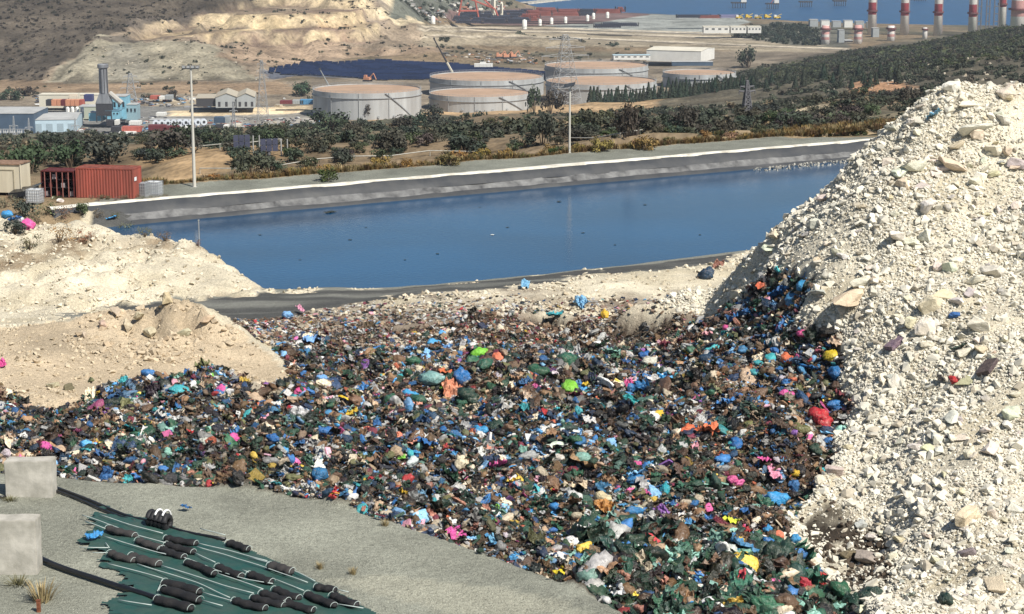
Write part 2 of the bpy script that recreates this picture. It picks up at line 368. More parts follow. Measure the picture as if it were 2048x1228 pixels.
# region masks (near)
PXN, PYN = proj(GX, GY, HN)
TRASH = [(-60,780),(60,803),(110,812),(200,792),(300,767),(400,772),(500,772),(592,757),(575,715),(545,690),(600,668),(760,655),(900,642),(1100,625),(1300,628),(1400,640),(1450,625),(1500,585),(1560,548),
         (1625,570),(1590,640),(1680,690),(1692,850),(1655,930),(1600,1000),(1560,1070),(1640,1150),(1720,1210),(1760,1300),(1300,1300),(1250,1240)] + [(a, b - 2) for a, b in CREST[8::-1]] + [(-60,930)]
LIPBAND = [(110,634),(300,606),(500,588),(530,585),(800,572),(1100,545),(1480,500),(1480,518),(1400,531),(1200,551),(1000,573),(840,588),(740,604),(640,622),(520,640),(330,634)]
FRONT_OF_CREST = GY < np.interp(GX, [p[0] for p in CRW] + [14, 30], [p[1] for p in CRW] + [36, 28])
def near_kind(X, Y, Z, jx=0, jy=0):
    px, py = proj(X, Y, Z); px = px + jx; py = py + jy
    crest = np.interp(X, [p[0] for p in CRW] + [14, 30], [p[1] for p in CRW] + [36, 28])
    k = np.full(np.shape(X), 2)                      # 0 gravel 1 waste 2 chalk soil 3 rubble 4 liner 5 track gravel 6 tan soil 7 brush soil
    k[inpoly(px, py, [(-900,650),(140,640),(330,590),(600,745),(592,757),(110,815),(-900,812)]) & (Y < 108) & (Y > 80)] = 6
    k[(Y > crest) & (Y < 120) & inpoly(px, py, TRASH)] = 1
    k[(Y > crest) & (Y < crest + 17) & (px < 1640) & (py > 900)] = 1; k[(Y > crest) & (Y < crest + 11) & (px < 1720)] = 1
    k[(px < -60) & (Y > crest) & (Y < 92)] = 1
    rub = inpoly(px, py, [(1360,622),(1430,630),(1500,585),(1560,548),(1625,570),(1590,640),(1680,690),(1692,850),(1655,930),(1600,1000),(1560,1070),(1640,1150),(1720,1210),(1760,1400),(6000,1400),(6000,0),(1930,0),(1850,150),(1690,265),(1430,470),(1300,590)]) & (X > 7.5) & (Y < 118)
    k[rub & (k != 1)] = 3
    k[(Y <= crest)] = 0
    lip = np.interp(X, [G(*a)[0] for a in NEARLIP], [G(*a)[1] for a in NEARLIP])
    k[inpoly(px, py, LIPBAND) & (Y > 112) & (Y < 150) & (k != 3)] = 4; k[(Y > lip - .6) & (Y < lip + 3) & (X > -17) & (X < 60) & (k != 3)] = 4
    so = (X - FB0.x) * fn.x + (Y - FB0.y) * fn.y
    k[(Z < 104) & (Y > lip) & (X > -38) & (so < 0.2) & (Z < 103.2) & (k != 3)] = 4
    k[(so > 0.1)] = 5
    k[so > 9.2] = 7
    k[(X < -39) & (Y > 155)] = 7
    return k
def area_noise(X, Y, K, H):
    n = np.zeros_like(H)
    n += (K == 1) * (1 - .8 * np.clip((X - 7) / 4, 0, 1) * np.clip((Y - 87) / 6, 0, 1)) * (fbm(X, Y, 2.4, 3, 3) * 1.35 + fbm(X, Y, .9, 2, 2) * .4 + fbm(X, Y, 8, 5) * 1.2)
    n += (K == 3) * (fbm(X, Y, 1.6, 4) * .45 + fbm(X, Y, 6, 9) * .9)
    n += (K == 2) * (fbm(X, Y * 1.8, 1.3, 6, 3) * .22 * (1 + 3.2 * (Y > 125) * (X < -15)) + fbm(X, Y, 8, 7) * .2)
    n += (K == 6) * (fbm(X, Y, 1.2, 8) * .16 * np.clip((H - 107.4) / 1.0 + .25, .25, 2.2))
    n += (K == 0) * (fbm(X, Y, 6, 11) * .12 + fbm(X, Y, .9, 12) * .03)
    n += ((K == 5) | (K == 7)) * fbm(X, Y, 5, 13) * .25
    n += (K == 4) * fbm(X, Y, 2.5, 14) * .12
    return n
KN = near_kind(GX, GY, HN, fbm(GX, GY, 2.0, 21) * 26, fbm(GX, GY, 2.0, 22) * 14)
nz = smooth(area_noise(GX, GY, KN, HN), 1)
# peak lumps on the pale mound
mx = G(330, 640, 107.5)
lump = np.exp(-((GX + 17.5) ** 2 / 14 + (GY - 102.5) ** 2 / 7)) ; nz += lump * (np.maximum(0, .42 - np.abs(fbm(GX, GY, 1.9, 31, 3))) ** 1.5 * 5.0 + fbm(GX, GY, .8, 32, 2) * .5 - .35)
HN = HN + nz
def mix(c0, c1, t): return c0 * (1 - t[..., None]) + c1 * t[..., None]
PAL = np.array([(.275,.278,.225),(.075,.055,.04),(.60,.54,.41),(.62,.565,.44),(.085,.085,.08),(.20,.205,.17),(.50,.405,.28),(.24,.18,.11)])
CN = PAL[KN].astype(float)
e = fbm(GX, GY, 3, 41)
CN *= (1 + .35 * e * (KN != 4))[..., None]
# liner streaks, dust on the near lip, grey earth on waste edge
lipm = (KN == 4); CN = mix(CN, np.array([.23,.23,.20]), lipm * np.clip(fbm(GX * .35, GY, 3.0, 44) * 2.2 - .05, 0, .8))
LY = np.interp(GX, [G(*a)[0] for a in NEARLIP], [G(*a)[1] for a in NEARLIP]); CN = mix(CN, np.array([.25,.25,.21]), lipm * (np.abs(GY - LY + .9) < .9) * .85)
# rubble and chalk tints
CN = mix(CN, np.array([.44,.38,.26]), ((KN == 3) | (KN == 2)) * np.clip(fbm(GX, GY, 4, 46) * 1.6, 0, .6))
# dirty apron near the waste
PXN, PYN = proj(GX, GY, HN)
ap = (KN == 2) & (GY > 105) & (GY < 136) & (GX > -20)
CN = mix(CN, np.array([.17,.13,.10]), ap * np.clip((PYN - 585 - .0 * PXN) / 60 + fbm(GX, GY, 2.5, 48) * 1.4, 0, .85))
rut = (KN == 0) & inpoly(PXN, PYN, [(640,1160),(760,1150),(1000,1175),(1120,1200),(1180,1228),(900,1228),(760,1190)]); CN = mix(CN, np.array([.37,.36,.28]), rut * .7)
rt2 = (KN == 0) * np.clip(1 - np.abs(np.sin((GX * .5 + GY * .25 + fbm(GX, GY, 7, 55) * .8) * 1.1)) * 5, 0, 1); CN = mix(CN, np.array([.20,.205,.165]), rt2 * .35)
dk = inpoly(PXN, PYN, [(1600,1060),(1660,1000),(1760,1060),(1800,1160),(1700,1180),(1640,1130)]) & (GY < 90)
CN = mix(CN, np.array([.05,.04,.03]), dk * np.clip(.75 + fbm(GX, GY, 1.2, 50) * 1.5, 0, 1))
br = inpoly(PXN, PYN, [(30,485),(200,470),(330,480),(430,500),(330,510),(120,515),(30,540),(-100,560),(-100,470)]) & (GY > 125)
CN = mix(CN, np.array([.22,.16,.10]), br * np.clip(.55 + fbm(GX, GY, 2, 52) * 1.5, 0, .9))

def near_h(x, y):
    i = np.clip(np.searchsorted(gx, x) - 1, 0, len(gx) - 2); j = np.clip(np.searchsorted(gy, y) - 1, 0, len(gy) - 2)
    tx = np.clip((x - gx[i]) / (gx[i+1] - gx[i]), 0, 1); ty = np.clip((y - gy[j]) / (gy[j+1] - gy[j]), 0, 1)
    return (HN[j, i] * (1-tx) + HN[j, i+1] * tx) * (1-ty) + (HN[j+1, i] * (1-tx) + HN[j+1, i+1] * tx) * ty

def kind_at(x, y):
    return KN[np.clip(np.searchsorted(gy, y - .15), 0, len(gy) - 1), np.clip(np.searchsorted(gx, x - .15), 0, len(gx) - 1)]
# ------------------------------------------------------------------ far colours, from fields, roads, quarry faces
PXF, PYF = proj(FX, FY, HF)
jx, jy = fbm(FX, FY, 30, 61) * 26, fbm(FX, FY, 40, 62) * 5
base = np.zeros(HF.shape + (3,)) + np.array([.18,.135,.085])
t = np.clip(fbm(FX, FY, 60, 63) * 1.6 + .3, 0, 1); CF = mix(base, np.array([.10,.095,.065]), t)
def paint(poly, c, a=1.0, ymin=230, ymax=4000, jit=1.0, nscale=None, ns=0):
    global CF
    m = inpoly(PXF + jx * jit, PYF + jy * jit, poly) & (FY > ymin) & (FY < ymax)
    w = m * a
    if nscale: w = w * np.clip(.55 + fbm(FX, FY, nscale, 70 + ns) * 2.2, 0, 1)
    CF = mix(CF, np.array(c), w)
TAN = (.36,.25,.14); PALE = (.47,.40,.27)
paint([(-2000,168),(600,160),(900,150),(1300,110),(1700,90),(1700,200),(1300,230),(700,250),(300,290),(-2000,300)], (.20,.165,.12), ymin=900)
paint([(-2000,160),(560,160),(620,190),(200,186),(-2000,190)], (.25,.18,.115), ymin=1150)
paint([(720,246),(780,232),(880,222),(1090,212),(1240,200),(1300,197),(1500,198),(1560,212),(1400,218),(1240,222),(1000,238),(760,252)], TAN, ymin=500, jit=.4)
paint([(300,345),(410,328),(480,322),(640,312),(600,330),(480,345),(330,360)], TAN, .95, ymax=700)
paint([(190,305),(290,290),(300,300),(200,318)], TAN, ymax=900); paint([(640,272),(730,268),(740,282),(650,290)], (.33,.22,.12))
paint([(790,275),(900,262),(940,270),(800,290)], TAN, .8, nscale=20, ns=2); paint([(1440,262),(1560,258),(1760,262),(1760,280),(1440,290)], (.32,.24,.14), .9, ymax=600)
paint([(1480,225),(1640,228),(1680,245),(1500,240)], PALE, .8, nscale=14, ns=3)
paint([(1650,158),(1700,170),(1690,196),(1650,196)], PALE, .8, nscale=14, ns=5)
# works yard and sandy banks
paint([(-500,212),(520,212),(640,220),(640,262),(420,276),(200,292),(-500,300)], (.18,.175,.16), ymin=850, jit=.3)
paint([(340,222),(470,217),(620,211),(622,224),(500,232),(340,232)], (.60,.48,.31), jit=.15)
paint([(440,232),(620,226),(640,245),(440,250)], (.30,.28,.24), jit=.2)
paint([(330,196),(420,190),(430,214),(300,212)], (.36,.30,.21), jit=.3)
# quarry
SCRUB = (.125,.105,.085)
paint([(-3000,168),(100,160),(180,110),(300,75),(420,40),(560,0),(560,-400),(-3000,-400)], (.085,.070,.052), ymin=1300)
paint([(80,165),(130,120),(190,78),(260,60),(330,30),(420,20),(560,-10),(700,-60),(760,-10),(850,50),(860,85),(820,100),(700,115),(620,150),(520,165)], (.26,.205,.145), ymin=1300)
paint([(300,50),(420,35),(600,22),(735,25),(735,60),(640,48),(500,62),(380,70),(250,72)], (.50,.39,.23), ymin=1400, jit=.6)
paint([(250,45),(420,22),(600,0),(740,5),(740,18),(600,22),(420,38),(300,52)], (.50,.40,.25), .9, ymin=1400, nscale=40, ns=6)
paint([(620,38),(700,40),(705,80),(640,85)], (.50,.30,.15), .9, ymin=1400, nscale=30, ns=7)
paint([(430,70),(560,62),(720,62),(740,80),(560,92),(470,90)], (.27,.19,.14), .85, ymin=1400)
paint([(90,165),(140,118),(200,72),(400,80),(470,115),(525,160)], (.285,.255,.185), ymin=1300, ymax=1450, jit=.5)
paint([(430,112),(520,70),(720,90),(880,78),(900,105),(700,118),(560,135)], (.32,.235,.16), .9, ymin=1380)
paint([(90,166),(150,118),(172,92),(190,80),(168,120),(120,166)], (.10,.09,.065), .8, ymin=1300, nscale=12, ns=8)
paint([(110,168),(480,168),(530,158),(470,140),(430,146),(330,152),(240,150),(160,150)], (.12,.105,.075), .9, ymin=1300, nscale=14, ns=9)
paint([(180,80),(300,60),(420,44),(500,40),(500,46),(420,52),(310,70),(220,82)], (.13,.11,.085), .95, ymin=1380, jit=.5)
paint([(240,50),(330,24),(420,10),(480,4),(480,12),(420,20),(330,34),(260,56)], (.12,.10,.08), .9, ymin=1400, jit=.5)
paint([(380,80),(520,70),(640,52),(735,64),(735,72),(640,60),(520,80),(400,88)], (.17,.12,.095), .9, ymin=1380, jit=.6)
paint([(560,22),(700,14),(735,18),(735,28),(640,28),(560,34)], (.20,.135,.10), .8, ymin=1450, jit=.6)
paint([(225,80),(250,78),(330,160),(180,160)], (.22,.205,.165), .6, ymin=1300, ymax=1450)
paint([(300,80),(318,78),(400,160),(380,162)], (.40,.35,.25), .6, ymin=1300, ymax=1450)
paint([(720,-10),(790,-30),(850,46),(800,46),(740,20)], (.50,.42,.28), ymin=1550)
paint([(690,-60),(760,-40),(800,10),(770,40),(735,45),(730,10)], (.14,.115,.10), .8, ymin=1550, nscale=30, ns=4)
paint([(520,137),(760,124),(1080,145),(1080,156),(760,158),(540,152)], (.08,.085,.10), ymin=1300, ymax=1800, jit=.1)
# industrial plain by the sea
paint([(840,92),(1150,92),(1650,105),(1650,62),(840,50)], (.28,.235,.165), ymin=1450)
paint([(1150,45),(1260,28),(1480,30),(1500,45),(1420,68),(1180,62),(1080,52)], (.25,.26,.235), ymin=1600, jit=.3)
paint([(860,18),(1000,18),(1260,18),(1300,30),(1180,47),(1060,52),(900,44)], (.15,.10,.09), ymin=1600, jit=.3)
paint([(780,-40),(1010,-20),(1000,22),(900,20),(860,44),(780,30)], (.12,.125,.10), ymin=1600, jit=.3)
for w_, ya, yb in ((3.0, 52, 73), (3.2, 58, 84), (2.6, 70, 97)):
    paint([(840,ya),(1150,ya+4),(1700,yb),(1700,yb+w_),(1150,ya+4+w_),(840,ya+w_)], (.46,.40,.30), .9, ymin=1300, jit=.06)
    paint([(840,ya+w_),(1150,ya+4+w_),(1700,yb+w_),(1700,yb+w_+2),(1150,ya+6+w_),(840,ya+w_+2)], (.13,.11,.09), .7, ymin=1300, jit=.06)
paint([(1460,62),(1560,44),(1700,60),(1700,95),(1600,90),(1480,75)], (.10,.10,.08), .9, ymin=1500)
# wooded hill
paint([(1300,240),(1330,190),(1420,150),(1560,125),(1650,108),(1800,84),(2040,46),(3000,-40),(3000,260),(1700,260)], (.095,.085,.06), .95, ymin=560)
paint([(1500,142),(1650,118),(1800,98),(2040,62),(2040,100),(1700,150),(1540,162)], (.10,.12,.055), .8, ymin=800)
paint([(1690,172),(1740,160),(1830,172),(1840,188),(1700,198)], (.36,.21,.12), ymin=560, ymax=1300, jit=.5)
CF *= (1 + .6 * fbm(FX, FY, 18, 81) + .25 * fbm(FX, FY, 110, 82))[..., None]
CF = np.clip(CF, .01, .8)
HF = HF + fbm(FX, FY, 45, 83) * np.clip((HF - 10.5) / 25, 0, 1) * 5.5
qm = inpoly(PXF, PYF, [(90,170),(200,50),(560,-100),(860,50),(820,100),(520,165)]) & (FY > 1330)
conez = (FY < 1445)
HF = HF + qm * (fbm(FX, FY * .3, 26, 84) * np.where(conez, 3.5, 9) - np.abs(fbm(FX + FY * .25, FY * .12, 11, 85, 2)) * np.where(conez, 4, 6))
tz = inpoly(PXF + jx * .5, PYF, [(120,112),(250,72),(320,40),(560,-30),(745,-20),(770,72),(560,92),(420,84),(330,74)]) & (FY > 1440)
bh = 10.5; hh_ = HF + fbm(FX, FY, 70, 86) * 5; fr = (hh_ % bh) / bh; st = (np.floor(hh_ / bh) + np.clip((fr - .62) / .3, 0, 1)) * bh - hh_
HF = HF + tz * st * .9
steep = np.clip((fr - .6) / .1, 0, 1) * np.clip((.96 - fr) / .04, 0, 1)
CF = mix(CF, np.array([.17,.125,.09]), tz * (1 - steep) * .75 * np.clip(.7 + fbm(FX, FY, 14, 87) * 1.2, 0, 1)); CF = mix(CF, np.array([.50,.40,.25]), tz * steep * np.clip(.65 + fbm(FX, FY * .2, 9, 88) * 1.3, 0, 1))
HF[0, :] = HF[1, :] - 0.3
HF[0, :] = np.minimum(HF[0, :], near_h(fx, np.full_like(fx, 233.9)) - .15)

def far_h(x, y):
    i = np.clip(np.searchsorted(fx, x) - 1, 0, len(fx) - 2); j = np.clip(np.searchsorted(fy, y) - 1, 0, len(fy) - 2)
    tx = np.clip((x - fx[i]) / (fx[i+1] - fx[i]), 0, 1); ty = np.clip((y - fy[j]) / (fy[j+1] - fy[j]), 0, 1)
    return (HF[j, i] * (1-tx) + HF[j, i+1] * tx) * (1-ty) + (HF[j+1, i] * (1-tx) + HF[j+1, i+1] * tx) * ty
def height(x, y):
    x = np.asarray(x, float); y = np.asarray(y, float)
    return np.where(y < 235, near_h(x, y), far_h(x, y))
def hit(px, py, ymin=46, ymax=3200):
    """first ground point seen through a picture position"""
    rx, ry, rz = ray(px, py)
    ys = np.concatenate([np.arange(ymin, 235, .12), np.arange(235, 3200, 1.0)]); ys = ys[(ys >= ymin) & (ys <= ymax)]
    t = ys / ry; h = height(rx * t, ys); z = ZC + rz * t
    k = np.argmax(z <= h)
    if not (z <= h).any(): k = len(ys) - 1
    return Vector((rx * t[k], ys[k], h[k]))
def mpp(p): return p.y / F * 1.02                                    # metres per picture pixel at a place

# ground materials: colour of the soils with fine stones
def soil_mat(name, s1, s2, s3, bump, amp):
    m, nt, p = newmat(name); L = nt.links.new
    a = nt.nodes.new("ShaderNodeAttribute"); a.attribute_name = "soil"
    g = nt.nodes.new("ShaderNodeNewGeometry")
    def nz_(sc, det=4, rg=.6):
        n = nt.nodes.new("ShaderNodeTexNoise"); n.inputs["Scale"].default_value = sc; n.inputs["Detail"].default_value = det; n.inputs["Roughness"].default_value = rg
        L(g.outputs["Position"], n.inputs["Vector"]); return n
    n1, n2, n3 = nz_(s1), nz_(s2), nz_(s3, 2)
    def mth(op, a_, b_):
        q = nt.nodes.new("ShaderNodeMath"); q.operation = op
        for k, v in enumerate((a_, b_)):
            if isinstance(v, (int, float)): q.inputs[k].default_value = v
            else: L(v, q.inputs[k])
        return q.outputs[0]
    s = mth('ADD', mth('MULTIPLY', n1.outputs[0], amp[0]), mth('MULTIPLY', n2.outputs[0], amp[1]))
    s = mth('ADD', s, mth('MULTIPLY', n3.outputs[0], amp[2])); s = mth('ADD', s, 1 - sum(amp) * .5)
    vm = nt.nodes.new("ShaderNodeVectorMath"); vm.operation = 'SCALE'; L(a.outputs["Color"], vm.inputs[0]); L(mth('MAXIMUM', s, .15), vm.inputs["Scale"])
    L(vm.outputs[0], p.inputs["Base Color"]); p.inputs["Roughness"].default_value = .95; p.inputs["Specular IOR Level"].default_value = .12
    b = nt.nodes.new("ShaderNodeBump"); b.inputs["Strength"].default_value = .9; b.inputs["Distance"].default_value = bump
    L(mth('ADD', mth('MULTIPLY', n2.outputs[0], 1.0), mth('MULTIPLY', n3.outputs[0], .5)), b.inputs["Height"]); L(b.outputs[0], p.inputs["Normal"])
    return m
NEARM = soil_mat("site_soil", .8, 6, 24, .09, (.5, .9, 1.7))
FARM = soil_mat("valley_soil", .03, .14, .40, 1.6, (.6, 1.3, 1.3))
V = np.stack([GX, GY, HN], -1).reshape(-1, 3)
tag(grid_mesh("ground", V, len(gx), len(gy), NEARM, np.clip(CN, .01, .8).reshape(-1, 3)), kind="structure")
V = np.stack([FX, FY, HF], -1).reshape(-1, 3)
tag(grid_mesh("terrain", V, len(fx), len(fy), FARM, CF.reshape(-1, 3)), kind="structure")

# ------------------------------------------------------------------ water
def water_mat(name, col, rough, sc, dist, strength, stretch):
    m, nt, p = newmat(name); L = nt.links.new
    g = nt.nodes.new("ShaderNodeNewGeometry"); mp = nt.nodes.new("ShaderNodeMapping"); mp.inputs["Scale"].default_value = stretch
    L(g.outputs["Position"], mp.inputs[0])
    n = nt.nodes.new("ShaderNodeTexNoise"); n.inputs["Scale"].default_value = sc; n.inputs["Detail"].default_value = 5; L(mp.outputs[0], n.inputs["Vector"])
    b = nt.nodes.new("ShaderNodeBump"); b.inputs["Strength"].default_value = strength; b.inputs["Distance"].default_value = dist
    L(n.outputs[0], b.inputs["Height"]); L(b.outputs[0], p.inputs["Normal"])
    n2 = nt.nodes.new("ShaderNodeTexNoise"); n2.inputs["Scale"].default_value = .05; n2.inputs["Detail"].default_value = 4; L(mp.outputs[0], n2.inputs["Vector"])
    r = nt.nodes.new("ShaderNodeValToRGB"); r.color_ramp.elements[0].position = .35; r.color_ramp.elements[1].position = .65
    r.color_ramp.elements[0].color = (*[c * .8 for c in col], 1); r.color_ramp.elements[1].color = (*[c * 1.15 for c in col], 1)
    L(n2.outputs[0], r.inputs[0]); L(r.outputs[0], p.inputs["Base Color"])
    p.inputs["Roughness"].default_value = rough; p.inputs["IOR"].default_value = 1.33
    return m
PONDW = water_mat("pond_water", (.001,.052,.128), .07, 2.0, .035, .4, (1, 1.6, 1))  # blue of the reflected sky is put into the pond's base colour
SEAW = water_mat("sea_water", (.001,.058,.155), .3, .15, .6, .8, (1, 1.5, 1))
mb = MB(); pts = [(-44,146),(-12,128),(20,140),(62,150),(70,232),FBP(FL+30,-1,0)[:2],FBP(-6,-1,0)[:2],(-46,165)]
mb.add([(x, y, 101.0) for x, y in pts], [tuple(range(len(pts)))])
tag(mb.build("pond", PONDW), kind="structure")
SEAW.node_tree.nodes['Principled BSDF'].inputs['Specular IOR Level'].default_value = .12
mb = MB(); mb.add([(-9000,1500,0),(9000,1500,0),(9000,24000,0),(-9000,24000,0)], [(0,1,2,3)])
tag(mb.build("sea", SEAW), kind="structure")

# ------------------------------------------------------------------ liner strips on the far bank
LINER = mat("black_liner", (.026,.028,.031), .5, spec=.4, var=.5, scale=.5, bump=.03, bscale=2.0, grime=(.07,.07,.068))
PLINER = mat("dusty_liner", (.155,.155,.15), .7, var=.3, scale=.7, bump=.05, bscale=2.5, grime=(.04,.04,.042))
WHITE = mat("white_sheet_edge", (.68,.66,.58), .8, var=.1, scale=.8, grime=(.40,.37,.30))
def ribbon(name, prof, m, s0, s1, jit, seed, ds=.5):
    """prof: (offset from the white edge towards the land, height)"""
    ss = np.arange(s0, s1, ds); n = len(prof); V = []
    for s in ss:
        for k, (o, z) in enumerate(prof):
            V.append(FBP(s, o + float(vnoise(s / 3.1, k * 7.7, seed)) * jit * 2, z + float(vnoise(s / 1.7, k * 3.3 + 5, seed)) * jit * .6))
    return grid_mesh(name, np.array(V), n, len(ss), m)
s1 = FL + 25
tag(ribbon("liner_foot", [(-3.4,100.6),(-2.5,101.05),(-2.3,101.28),(-2.05,101.34)], LINER, -1, s1, .16, 1), kind="structure")
tag(ribbon("liner_slope", [(-2.1,101.30),(-1.85,101.5),(-1.6,101.7),(-1.35,101.88)], PLINER, -1, s1, .14, 2), kind="structure")
tag(ribbon("liner_shoulder", [(-1.4,101.82),(-1.05,102.2),(-.6,102.6),(-.25,102.72)], LINER, -1, s1, .12, 3), kind="structure")
tag(ribbon("liner_edge", [(-.35,102.66),(-.1,102.86),(.55,102.84),(.95,102.6)], WHITE, -1, s1, .16, 4), kind="structure")
# ------------------------------------------------------------------ prototypes: crumpled bags, sheets, boxes, stones
def ico_mesh(name, sub, fn_, flat=False):
    bm = bmesh.new(); bmesh.ops.create_icosphere(bm, subdivisions=sub, radius=1.0)
    for v in bm.verts: v.co = fn_(v.co.copy())
    me = bpy.data.meshes.new(name); bm.to_mesh(me); bm.free()
    if not flat:
        for p in me.polygons: p.use_smooth = True
    return me
def bag_mesh(seed, sub, knot=True):
    o = Vector((seed * 13.7, seed * 5.1, seed * 2.3)); r = random.Random(seed)
    sx, sy, sz = 1.0, r.uniform(.68, .9), r.uniform(.5, .7)
    kd = Vector((r.uniform(-.6, .6), r.uniform(-.6, .6), 1)).normalized()
    def f(c):
        d = c.normalized()
        rid = 1 - abs(mnoise.noise(d * 1.7 + o)) * 2.2
        rid2 = 1 - abs(mnoise.noise(d * 3.9 + o * 2)) * 2.0
        k = .95 + .26 * (rid - .4) + .17 * (rid2 - .4) + .34 * mnoise.noise(d * 1.1 + o)
        # radial creases running to the knot
        u = d.dot(kd); perp = d - kd * u
        if perp.length > 1e-4:
            a = perp.normalized(); k += .07 * math.sin(9 * math.atan2(a.x * .9 + a.y * .3, a.y - a.x * .2 + a.z * .1) + seed) * max(0, u)
        if knot and u > .93: k += (u - .93) * 6.5
        p = d * k; return Vector((p.x * sx, p.y * sy, p.z * sz))
    return ico_mesh("bag_shape", sub, f)
def sheet_mesh(seed, n=10, flat=.35, ar=.7):
    r = random.Random(seed); o = Vector((seed * 3.1, seed * 7.7, 1.3)); mb = MB(); V = []
    for j in range(n):
        for i in range(n):
            x = (i / (n - 1) - .5) * 2; y = (j / (n - 1) - .5) * 2
            z = (abs(mnoise.noise(Vector((x * 1.5, y * 1.5, 0)) + o)) * 1.6 + (.5 - abs(mnoise.noise(Vector((x * 3.2, y * 3.2, 0)) + o))) * 1.1) * flat * 1.5
            e = 1 + .14 * mnoise.noise(Vector((x * 2, y * 2, 4)) + o)
            V.append((x * e + r.uniform(-.07, .07), (y * ar) * e + r.uniform(-.07, .07), z))
    mb.add(V, [(j * n + i, j * n + i + 1, (j + 1) * n + i + 1, (j + 1) * n + i) for j in range(n - 1) for i in range(n - 1)])
    me = mb.mesh("sheet_shape"); 
    return me
def strip_mesh(seed):
    r = random.Random(seed); mb = MB(); V = []; n = 9; w = r.uniform(.12, .22)
    for i in range(n):
        t = i / (n - 1) * 2 - 1; z = .25 * math.sin(t * 2.5 + seed) ; y = .25 * math.sin(t * 3 + seed * 2); ww = w * (1 + .5 * math.sin(i * 2.1 + seed))
        V += [(t, y - ww, z + .1 * r.random()), (t, y, z + .18), (t, y + ww, z - .1 * r.random())]
    mb.add(V, [(i * 3 + k, i * 3 + k + 1, i * 3 + k + 4, i * 3 + k + 3) for i in range(n - 1) for k in range(2)]); return mb.mesh("strip_shape")
def board_mesh(seed):
    r = random.Random(seed); mb = MB(); a, b = r.uniform(.5, .9), r.uniform(.03, .35)
    mb.add([(-1,-a,-b),(1,-a*.9,-b),(1,a,-b*.8),(-1,a*.8,-b),(-1,-a,b),(1,-a,b*.9),(.96,a,b),(-1,a*.85,b)],
           [(0,3,2,1),(4,5,6,7),(0,1,5,4),(1,2,6,5),(2,3,7,6),(3,0,4,7)])
    return mb.mesh("board_shape")
def stone_mesh(seed, n=16, squash=.7):
    r = random.Random(seed); bm = bmesh.new(); vs = []
    for _ in range(n):
        v = Vector((r.gauss(0, 1), r.gauss(0, 1), r.gauss(0, 1))).normalized() * r.uniform(.75, 1.05)
        vs.append(bm.verts.new((v.x, v.y * r.uniform(.6, 1), v.z * squash)))
    bmesh.ops.convex_hull(bm, input=vs)
    for v in [v for v in bm.verts if not v.link_faces]: bm.verts.remove(v)
    me = bpy.data.meshes.new("stone_shape"); bm.to_mesh(me); bm.free(); return me
def boulder_mesh(seed, squash=.7):
    me0 = stone_mesh(seed, 14, squash); bm = bmesh.new(); bm.from_mesh(me0)
    bmesh.ops.bevel(bm, geom=list(bm.edges), offset=.035, segments=1, affect='EDGES')
    bmesh.ops.triangulate(bm, faces=list(bm.faces))
    bmesh.ops.subdivide_edges(bm, edges=[e for e in bm.edges if e.calc_length() > .3], cuts=2, use_grid_fill=True)
    o = Vector((seed * 3.3, 1, 2))
    for v in bm.verts: v.co += v.co.normalized() * (mnoise.noise(v.co * 1.7 + o) * .12 + mnoise.noise(v.co * 5 + o) * .045)
    me = bpy.data.meshes.new("boulder_shape"); bm.to_mesh(me); bm.free(); return me

BAGS = [bag_mesh(s, 3) for s in range(1, 11)]
SMALLBAGS = [bag_mesh(s + 40, 2, False) for s in range(8)]
SHEETS = [sheet_mesh(s, 10, f_, a) for s, f_, a in ((1,.4,.8),(2,.3,.5),(3,.6,.7),(4,.5,.9),(5,.35,.4),(6,.7,.8))]
STRIPS = [strip_mesh(s) for s in range(3)]
BOARDS = [board_mesh(s) for s in range(4)]
STONES = [stone_mesh(s, 13 + s % 5, .55 + .05 * (s % 6)) for s in range(14)]
BOULDERS = [boulder_mesh(s + 60, .55 + .06 * (s % 6)) for s in range(10)]

